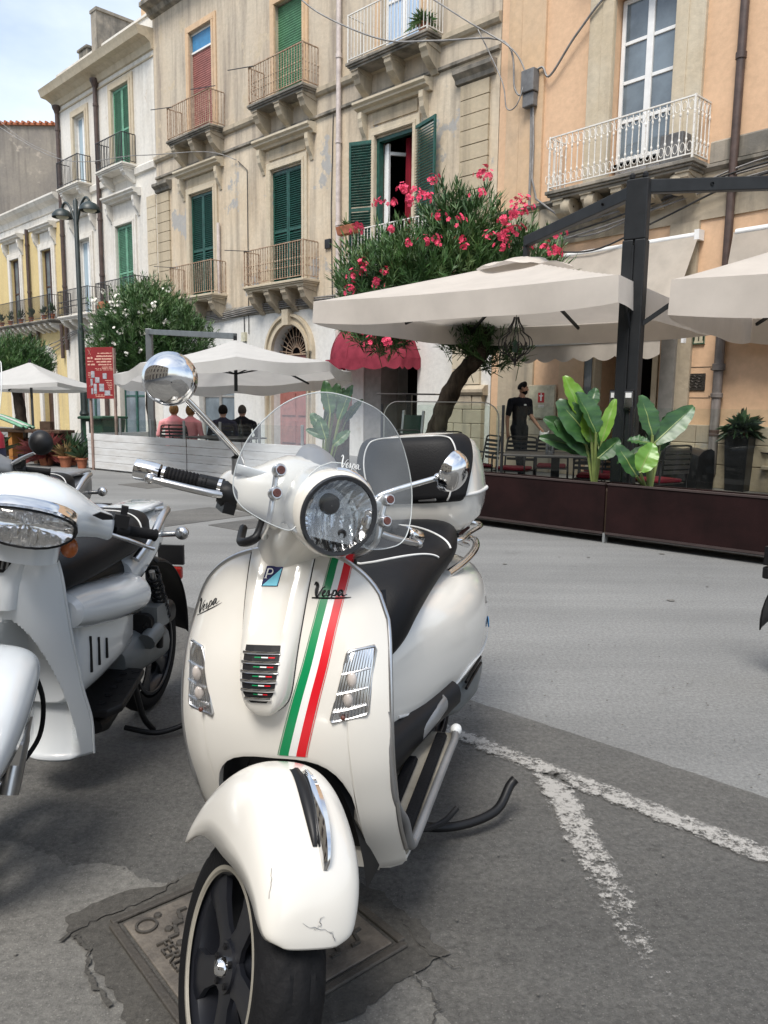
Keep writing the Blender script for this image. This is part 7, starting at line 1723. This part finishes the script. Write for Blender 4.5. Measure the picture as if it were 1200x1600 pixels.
def waiter_hair():
    mb = MB(); c = Vector((.036, 0, 1.622)); P = []
    for i in range(12):
        th = pi * .60 * i / 11
        P.append([c + Vector((sin(th) * cos(a) * .090 * (1 if cos(a) < .2 else .86), sin(th) * sin(a) * .086, cos(th) * .086 + (-.02 if cos(a) < 0 else .045 * cos(a)) * sin(th))) for a in [2 * pi * k / 18 for k in range(18)]])
    mb.grid(P, cv=True); return mb, 'hair_black'
person('young bearded waiter in black t-shirt and trousers walking right with white paper', (2.36, 13.6, 0), 0, wp, waiter_hair, extra=paper)
def seated(shirt, skin='skin_pale', lean=.05, bulk=1.0):
    b = bulk
    return [((0, 0, .50), (0, 0, .62), .16 * b, .15 * b, shirt), ((0, 0, .62), (0, -lean, .98), .15 * b, .165 * b, shirt), ((-.15 * b, -lean, 1.02), (.15 * b, -lean, 1.02), .075, .075, shirt), ((0, -lean, 1.06), (0, -lean, 1.14), .055, .052, skin), ((0, -lean - .02, 1.25), (0, -lean - .02, 1.25), .078, .105, skin),
            ((-.21 * b, -lean, 1.01), (-.27 * b, -.05, .78), .058, .050, shirt), ((-.27 * b, -.05, .78), (-.20, -.30, .73), .040, .030, skin), ((.21 * b, -lean, 1.01), (.27 * b, -.05, .78), .058, .050, shirt), ((.27 * b, -.05, .78), (.20, -.30, .73), .040, .030, skin),
            ((-.09, 0, .50), (-.11, -.42, .50), .085, .065, 'dark_trousers'), ((-.11, -.42, .50), (-.11, -.42, .10), .06, .045, 'dark_trousers'), ((.09, 0, .50), (.11, -.42, .50), .085, .065, 'dark_trousers'), ((.11, -.42, .50), (.11, -.42, .10), .06, .045, 'dark_trousers'),
            ((-.11, -.42, .05), (-.11, -.54, .04), .045, .035, 'black_paint'), ((.11, -.42, .05), (.11, -.54, .04), .045, .035, 'black_paint')]
def hair_at(r_, mat, low=-.35, lean=.05, dz=.02):
    return hair_cap((0, -lean - .01, 1.25 + dz), r_, mat, low=low)
# guests sit with their backs to the camera: local -y is where they look, so turn them round
for lb, x, y, rz, shirt, hr, hm_, bulk, low in (
        ('seated guest in a pink t-shirt with light brown hair, leftmost behind the fence', -3.92, 14.35, pi + .2, 'pink_shirt', (.092, .096, .112), 'hair_blond', 1.12, -.6),
        ('seated guest in salmon pink with long blond hair facing the table', -3.62, 14.25, pi - .5, 'pink_shirt', (.095, .10, .12), 'hair_blond', 1.0, -.75),
        ('seated guest in striped navy top with black hair behind the fence', -2.95, 14.05, pi + .1, 'navy_shirt', (.09, .095, .112), 'hair_black', 1.0, -.45),
        ('seated guest in black with short grey hair, rightmost behind the fence', -2.68, 14.45, pi, 'black_shirt', (.084, .09, .11), 'hair_grey', 1.1, -.4)):
    person(lb, (x, y, -.06), rz, seated(shirt, bulk=bulk), hair_at(hr, hm_, low), voxel=.014, scale=.95)
    c = copy_tree(ch0); c.location = (x - .02 * sin(rz), y - .02, 0); c.rotation_euler = (0, 0, rz + pi); c['label'] = 'dark chair under the ' + lb.split(' with')[0].split(',')[0].split(' behind')[0]
# ================================================================== big-wheeled scooters parked alongside
def scooter(label, x, y, yaw, steer, paint, group=None, screen=False, mirrors=False, cx=-.04, eye='chrome', sw=.36, tail='tail_red'):
    t = thing('motor_scooter', label, 'scooter', (x, y, 0), -radians(yaw), group)
    B = Matrix.Translation((cx, 0, 0))
    ax_ = Vector((0, sin(radians(26)), cos(radians(26)))); a0 = Vector((cx, -.05, 0))
    S = Matrix.Translation(a0) @ Matrix.Rotation(radians(steer), 4, ax_) @ Matrix.Translation(-a0) @ B
    # leg shield: rounded panel with a deep hollow for the wheel
    YS = [(.15, .43), (.32, .38), (.46, .335), (.60, .285), (.70, .255), (.80, .235), (.86, .24), (.92, .26)]
    W = [(.15, .128), (.28, .138), (.40, .135), (.55, .138), (.70, .142), (.80, .142), (.86, .130), (.92, .095)]
    def ys2(x_, z): return sinterp(z, YS) + .085 * (abs(x_) / .142) ** 2.4
    def arch(z): return .104 * max(0, 1 - (max(z, .25) / .665) ** 3.2) ** .5 if z < .665 else 0
    mb = MB(B); P = []
    for i in range(81):
        z = lerp(.15, .92, i / 80); row = []
        for k in range(81):
            u = -1 + 2 * k / 80; x_ = u * sinterp(z, W); a = arch(z); d = 0
            if a > 0: d = .115 * min(1, max(0, (a - abs(x_)) / .034)) * min(1, max(0, (z - .15) / .26)) ** .6
            row.append((x_, ys2(x_, z) + d, z))
        P.append(row)
    mb.grid(P); sh_ = mb.build('leg_shield', paint, t, smooth=45, solid=.012)
    mb = MB(B); mb.tube([(s_[0], s_[1] + .004, s_[2]) for s_ in [P[i][0] for i in range(81)] + P[80] + [P[i][-1] for i in range(80, -1, -1)]], .005, 6); mb.build('edge_trim', paint, t, smooth=60)
    # raised spine and horn grille
    mb = MB(B); mb.grid([[(u * w_, ys2(u * w_, z) - .022 * (1 - u ** 4), z) for u in (-1, -.9, -.6, 0, .6, .9, 1)] for z, w_ in ((.705, .034), (.74, .045), (.80, .062), (.86, .080), (.905, .088))]); mb.build('spine_cover', paint, t, smooth=50)
    mb = MB(B); mb.grid([[(u * w_, ys2(u * w_, z) - .026, z) for u in (-1, -.5, 0, .5, 1)] for z, w_ in ((.825, .030), (.85, .05), (.895, .062))]); gr_ = mb.build('horn_grille', 'black_plastic', t, smooth=50)
    for k in range(7): x_ = -.048 + .016 * k; mb = MB(B); mb.tube([(x_ * .8, ys2(x_, .835) - .029, .835), (x_, ys2(x_, .892) - .029, .892)], .003, 5); mb.build('grille_bar', 'dull_grey_trim', gr_)
    # steering head
    mb = MB(S); rings = []
    for x_ in (-.235, -.225, -.19, -.15, -.11, -.06, 0, .06, .11, .15, .19, .225, .235):
        a = abs(x_); r_ = sinterp(a, [(0, .085), (.08, .082), (.13, .062), (.18, .045), (.225, .040), (.235, .03)]); yf = sinterp(a, [(0, .115), (.1, .120), (.15, .165), (.19, .215), (.235, .26)]); yb = sinterp(a, [(0, .36), (.235, .34)]); zc = sinterp(a, [(0, 1.035), (.12, 1.02), (.235, .985)])
        rings.append([(x_, (yf + yb) / 2 - (yb - yf) / 2 * (1 if cos(q) > 0 else -1) * abs(cos(q)) ** .8, zc + r_ * (1 if sin(q) > 0 else -1) * abs(sin(q)) ** .85) for q in [2 * pi * k / 22 for k in range(22)]])
    mb.loft(rings); hd = mb.build('handlebar_cover', paint, t, smooth=50)
    mb = MB(S); mb.loft([[(.10 * cos(q), .21 + .09 * sin(q), z) for q in [2 * pi * k / 18 for k in range(18)]] for z in (.88, .97)]); mb.build('steering_neck', paint, t, smooth=50)
    def oval(rx, rz, yo, n=28): return [(rx * (1 if cos(q) > 0 else -1) * abs(cos(q)) ** .85, .050 + yo + .9 * (rx * cos(q)) ** 2 * 3.2, 1.000 + rz * sin(q)) for q in [2 * pi * k / n for k in range(n)]]
    mb = MB(S); mb.loft([oval(.128, .056, .085), oval(.133, .056, .03), oval(.134, .055, -.012), oval(.126, .048, -.016)], caps=False); lr = mb.build('headlight_rim', 'black_plastic', t, smooth=40)
    mb = MB(S); mb.loft([[(x_, y_ + .004 * sin(x_ * 260), z_) for x_, y_, z_ in oval(.126 * q, .048 * q, -.012 + .055 * (1 - q * q), 84)] for q in (1, .9, .8, .7, .6, .5, .4, .3, .2, .1, .01)], caps=False); mb.build('headlight_reflector', 'reflector', lr, smooth=50)
    mb = MB(S); mb.loft([oval(.127, .049, -.013), oval(.10, .037, -.024), oval(.04, .015, -.030)]); mb.build('headlight_lens', 'lens_glass', lr, smooth=50)
    mb = MB(S); mb.loft([[(p[0] * 1.02, p[1] - .006, p[2] + .006) for p in oval(.152, .062, -.01)[1:14]], [(p[0] * 1.0, p[1] - .012, p[2] + .028) for p in oval(.15, .062, -.006)[1:14]]], caps=False) if False else mb.grid([[(p[0] * 1.01, p[1] - .004 + o, p[2] + dz) for p in oval(.135, .056, -.012)[2:13]] for o, dz in ((0, -.002), (-.01, .008), (.004, .022), (.02, .026))]); mb.build('headlight_brow', eye, t, smooth=60)
    for s_ in (-1, 1):
        g = [Vector((s_ * .235, .30, .985)), Vector((s_ * .275, .322, .982)), Vector((s_ * .365, .365, .972))]
        mb = MB(S); mb.tube([g[0], g[1]], .026, 12); mb.obox(g[0].lerp(g[1], .5) + Vector((0, -.01, .03)), (.022, 0, 0), (0, .02, 0), (0, 0, .02)); mb.bar(g[0].lerp(g[1], .6), g[0].lerp(g[1], .6) + Vector((0, .0, .075)), .02); mb.build('switch_housing', 'black_plastic', t, smooth=50)
        mb = MB(S); mb.tube([g[1], g[2], g[2] + (g[2] - g[1]).normalized() * .006], [.017, .017, .021], 14); mb.build('grip', 'rubber', t, smooth=50)
        mb = MB(S); L_ = crom([(s_ * .23, .275, .972), (s_ * .29, .272, .962), (s_ * .345, .30, .945), (s_ * .37, .305, .94)], 5); mb.tube(L_, .0065, 8); mb.build('brake_lever', 'alloy', t, smooth=60)
        mb = MB(S); mb.prism([(s_ * (.165 + a), .165 + .35 * a, 1.04 + b) for a, b in ((0, 0), (.02, .012), (.055, .004), (.06, -.006), (.03, -.010))], (0, .012, 0)); mb.build('cover_vent', 'black_plastic', t)
        # round turn signals on short stalks
        mb = MB(B); mb.tube([(s_ * .06, .33, .885), (s_ * .15, .325, .885)], .013, 8); st_ = mb.build('signal_stalk', 'black_plastic', t, smooth=50)
        mb = MB(B); mb.ell((s_ * .178, .31, .885), (.026, .024, .032), 10, 14); mb.build('signal_lens', 'amber', st_, smooth=60)
        if mirrors:
            c = Vector((s_ * .42, .22, 1.12)); mb = MB(S); mb.tube(crom([(s_ * .20, .30, 1.0), (s_ * .30, .27, 1.045), tuple(c + Vector((-s_ * .05, .03, -.05)))], 6), [.014 - .0006 * i for i in range(13)], 8); mb.build('mirror_arm', 'alloy', t, smooth=60)
            mb = MB(S); mb.lathe([(.001, .04), (.03, .034), (.05, .016), (.058, -.002), (.056, -.012)], 24, c, (0, -1, 0)); mi_ = mb.build('mirror', 'black_plastic', t, smooth=40)
            mb = MB(S); mb.lathe([(.001, -.009), (.055, -.0095)], 24, c, (0, -1, 0)); mb.build('mirror_glass', 'window_glass', mi_)
    if screen:
        mb = MB(S); mb.grid([[(u * (sw - .05 * v_ ** 3) * (1 - .0 * v_), .02 + .55 * (u * sw) ** 2 + .20 * v_, 1.02 + .56 * v_ - .10 * abs(u) ** 4 * v_) for u in [-1 + .1 * k for k in range(21)]] for v_ in [k / 12 for k in range(13)]]); ws_ = mb.build('windscreen', 'clear_sheet', t, smooth=60)
        mb = MB(S); ed_ = [(-.36 + 0 * v_, 0, 0) for v_ in (0,)]; 
        E_ = lambda u, v_: (u * (sw - .05 * v_ ** 3), .02 + .55 * (u * sw) ** 2 + .20 * v_, 1.02 + .56 * v_ - .10 * abs(u) ** 4 * v_)
        mb.tube([E_(-1, k / 10) for k in range(11)] + [E_(-1 + .1 * k, 1) for k in range(1, 20)] + [E_(1, 1 - k / 10) for k in range(11)], .0025, 6); mb.build('screen_edge', 'white_paint', ws_, smooth=60)
    # front mudguard, fork, wheel
    AX2 = Vector((0, 0, .295))
    cr = crom([(-.335, .455), (-.325, .50), (-.27, .575), (-.19, .64), (-.09, .675), (.0, .68), (.07, .665), (.12, .625)], 4); bt2 = crom([(-.325, .45), (-.30, .455), (-.24, .48), (-.17, .52), (-.09, .555), (-.02, .585), (.05, .585), (.11, .575)], 4)
    wd2 = crom([(.035,), (.055,), (.078,), (.095,), (.105,), (.108,), (.106,), (.10,)], 4)
    mb = MB(S); P = []
    for (cy, cz), (by_, bz), (w_,) in zip(cr, bt2, wd2):
        P.append([((1 if a > 0 else -1) * abs(sin(a)) ** .75 * w_, lerp(by_, cy, max(0, cos(a)) ** .6), lerp(bz, cz, max(0, cos(a)) ** .6)) for a in [-pi / 2 + pi * k / 24 for k in range(25)]])
    mb.grid(P); mb.build('front_mudguard', paint, t, smooth=70, solid=.006)
    for s_ in (-1, 1):
        mb = MB(S); mb.tube([(s_ * .088, .12, .60), (s_ * .088, .055, .43)], .017, 12); fk = mb.build('fork_leg', 'chrome', t, smooth=40)
        mb = MB(S); mb.tube([(s_ * .088, .07, .462), (s_ * .088, .052, .425), (s_ * .088, .045, .40), (s_ * .088, .0, .295), (s_ * .088, -.012, .27)], [.024, .024, .028, .028, .026], 14); mb.box(s_ * .088 - .012, s_ * .088 + .012, -.02, .0, .36, .42); mb.build('fork_slider', 'alloy', fk, smooth=40)
    mb = MB(S); mb.tube([(-.11, 0, .295), (.11, 0, .295)], .014, 10); mb.build('axle', 'alloy', t, smooth=40)
    mb = MB(S); mb.tube(crom([(.09, .06, .60), (.13, .10, .50), (.14, .12, .38), (.10, .06, .31)], 6), .007, 7); mb.build('brake_hose', 'rubber', t, smooth=60)
    wheel(t, S, AX2, .288, .085, .208, 'front_wheel', False)
    # floor mat with moulded treads
    mb = MB(B); secs = [(.556, .275, .150), (.60, .283, .184), (.66, .295, .182), (.76, .315, .172), (.84, .325, .160)]
    mb.loft([[(-hw, y_, z - .028), (hw, y_, z - .028), (hw + .004, y_, z - .01), (hw, y_, z), (-hw, y_, z), (-hw - .004, y_, z - .01)] for y_, z, hw in secs]); fm = mb.build('floor_mat', 'black_plastic', t, bevel=.004)
    k = 0
    for i in range(5):
        for j, s_ in enumerate((-1, 1)):
            y_ = .60 + .047 * i; z = sinterp(y_, [(a, b) for a, b, c in secs]); hw = sinterp(y_, [(a, c) for a, b, c in secs])
            for q in (.62, .84): mb = MB(B @ Matrix.Translation((s_ * hw * q, y_ + (.02 if q > .7 else 0), z)) @ Matrix.Rotation(.5 * s_, 4, 'Z')); mb.tube([(-.012, -.008, .001), (.012, -.008, .002), (.012, .008, .001), (-.012, .008, .002)], .0025, 5, closed=True); mb.build('mat_tread', 'rubber', fm)
    mb = MB(B); mb.loft([sup(hw, z0, z1, y_, 18, .7) for y_, hw, z0, z1 in ((.58, .12, .17, .235), (.62, .13, .16, .24), (.75, .12, .18, .28), (.9, .08, .22, .3))]); mb.build('underbody', 'black_plastic', t, smooth=50)
    # central side panels with slots, seat, side fairings
    mb = MB(B); mb.loft([sup(hw, z0, z1, y_, 24, .55) for y_, hw, z0, z1 in ((.44, .09, .34, .68), (.46, .112, .33, .69), (.50, .118, .33, .68), (.60, .124, .34, .67), (.72, .128, .36, .67), (.84, .125, .38, .67), (.90, .10, .42, .66))]); pn_ = mb.build('side_panel', paint, t, smooth=40, bevel=.004)
    for s_ in (-1, 1):
        for q in range(3): mb = MB(B); mb.box(s_ * (.119 + .003 * q) - .006, s_ * (.119 + .003 * q) + .006, .52 + .05 * q, .528 + .05 * q, .42 + .008 * q, .545 - .018 * q); mb.build('slot', 'black_plastic', pn_, bevel=.003)
        mb = MB(B); mb.loft([[(s_ * (.115 + rx * cos(q)), y_, zc + rz * sin(q)) for q in [2 * pi * k / 22 for k in range(22)]] for y_, rx, rz, zc in ((.36, .05, .035, .675), (.375, .068, .058, .67), (.46, .082, .070, .66), (.62, .092, .076, .638), (.80, .096, .080, .62), (.83, .088, .074, .618), (.838, .07, .058, .618))]); mb.build('side_fairing', paint, t, smooth=40)
    mb = MB(B); mb.loft([sup(hw, z0, z1, y_, 24, .7) for y_, hw, z0, z1 in ((.36, .05, .66, .76), (.40, .09, .62, .78), (.50, .10, .60, .76), (.9, .10, .6, .76))]); mb.build('battery_box', 'black_plastic', t, smooth=50)
    ss_ = crom([(.30, .09, .735, .775), (.34, .135, .725, .82), (.45, .155, .725, .845), (.60, .165, .735, .865), (.74, .168, .745, .885), (.86, .165, .75, .905), (.96, .15, .76, .912), (1.02, .11, .78, .895)], 4)
    mb = MB(B); mb.loft([sup(hw, z0, z1, y_, 26, .62) for y_, hw, z0, z1 in ss_]); se = mb.build('seat', 'black_vinyl', t, smooth=60)
    mb = MB(B); mb.tube([(.166 * (1 if cos(a) > 0 else -1) * abs(cos(a)) ** .62, .90 - .05 * abs(cos(a)), .827 + .083 * abs(sin(a)) ** .62) for a in [pi * (.02 + .96 * k / 24) for k in range(25)]], .003, 6); mb.build('seat_piping', 'piping', se, smooth=60)
    mb = MB(B); mb.loft([sup(hw, z0, z1, y_, 22, .7) for y_, hw, z0, z1 in ((.84, .13, .60, .74), (.95, .135, .62, .80), (1.1, .12, .66, .86), (1.25, .09, .70, .88), (1.33, .05, .74, .87))]); mb.build('tail_fairing', paint, t, smooth=50)
    mb = MB(B); mb.loft([sup(.085, .872, .905, y_, 16, .6) if i not in (0, 3) else sup(.05, .878, .899, y_, 16, .6) for i, y_ in enumerate((1.0, 1.04, 1.26, 1.30))]); mb.build('rear_carrier', paint, t, smooth=50)
    for s_ in (-1, 1):
        mb = MB(B); mb.tube(crom([(s_ * .135, .86, .735), (s_ * .165, .93, .80), (s_ * .172, 1.03, .87), (s_ * .15, 1.13, .885), (s_ * .10, 1.16, .875)], 6), .016, 10); mb.build('grab_rail', 'alloy', t, smooth=60)
        mb = MB(B); mb.tube([(s_ * .08, 1.2, .77), (s_ * .16, 1.2, .775)], .012, 8); q_ = mb.build('rear_signal_stalk', 'alloy', t, smooth=50); mb = MB(B); mb.ell((s_ * .185, 1.2, .778), (.03, .024, .028), 8, 12); mb.build('rear_signal', 'alloy', q_, smooth=60)
        mb = MB(B); pts = [(s_ * .135, 1.0 + .11 * q / 40, .66 - .24 * q / 40) for q in range(41)]; mb.tube(pts, .012, 8); so = mb.build('shock_absorber', 'alloy', t, smooth=50)
        mb = MB(B); mb.tube([(s_ * .135 + .028 * cos(q * .95), 1.005 + .105 * q / 70 + .012 * sin(q * .95), .655 - .21 * q / 70 + .026 * sin(q * .95)) for q in range(71)], .006, 6); mb.build('coil_spring', 'black_plastic', so, smooth=60)
    mb = MB(B); P = [[((u * .075), 1.20 + .34 * sin(a), .30 + .36 * cos(a) + .02 - .03 * abs(u) ** 3) for u in (-1, -.85, 0, .85, 1)] for a in [radians(q) for q in range(0, 100, 8)]]; mb.grid(P); mb.build('rear_mudguard', 'black_plastic', t, smooth=60, solid=.006)
    mb = MB(B); mb.box(-.05, .05, 1.525, 1.56, .50, .56); mb.build('tail_light', tail, t, bevel=.01); mb = MB(B); mb.box(-.06, .06, 1.53, 1.55, .57, .66); mb.build('number_plate_holder', 'black_plastic', t)
    mb = MB(B); mb.loft([sup(hw, z0, z1, y_, 18, .7) for y_, hw, z0, z1 in ((.82, .10, .30, .40), (.9, .13, .26, .44), (1.05, .135, .25, .45), (1.2, .12, .24, .40))]); mb.box(.06, .16, .98, 1.10, .43, .52); mb.tube([(.14, .92, .40), (.15, 1.0, .43)], .035, 10); mb.build('engine', 'mid_grey_metal', t, smooth=40)
    mb = MB(B); mb.loft([sup(.05, .40, .50, y_, 14, .7, .10) for y_ in (.95, 1.2)]); mb.tube(crom([(.12, .95, .46), (.155, 1.0, .42), (.15, 1.02, .35)], 6), .014, 8); mb.build('air_filter', 'black_plastic', t, smooth=50)
    wheel(t, B, Vector((0, 1.23, .268)), .262, .09, .180, 'rear_wheel', False)
    mb = MB(B); mb.tube(crom([(.09, .90, .26), (.11, .93, .10), (.13, .98, .02)], 5), .012, 8); mb.tube(crom([(.04, .92, .05), (.16, .93, .03), (.25, .98, .045), (.27, 1.0, .07)], 5), .011, 8); mb.build('stand', 'black_plastic', t, smooth=60)
    return t
scooter('pearl white big wheeled scooter with black seat cut by the left frame edge', -1.10, 1.94, 6, 30, 'pearl_enamel')
scooter('grey scooter with round black mirror and tall windscreen behind the pearl white one', -1.98, 3.35, 8, 0, 'dull_grey_trim', screen=True, mirrors=True, eye='black_plastic', sw=.27)
scooter('dark scooter of which only a sliver shows at the right frame edge', 2.90, 2.50, -40, 10, 'charcoal_metal', eye='black_plastic', tail='black_plastic')
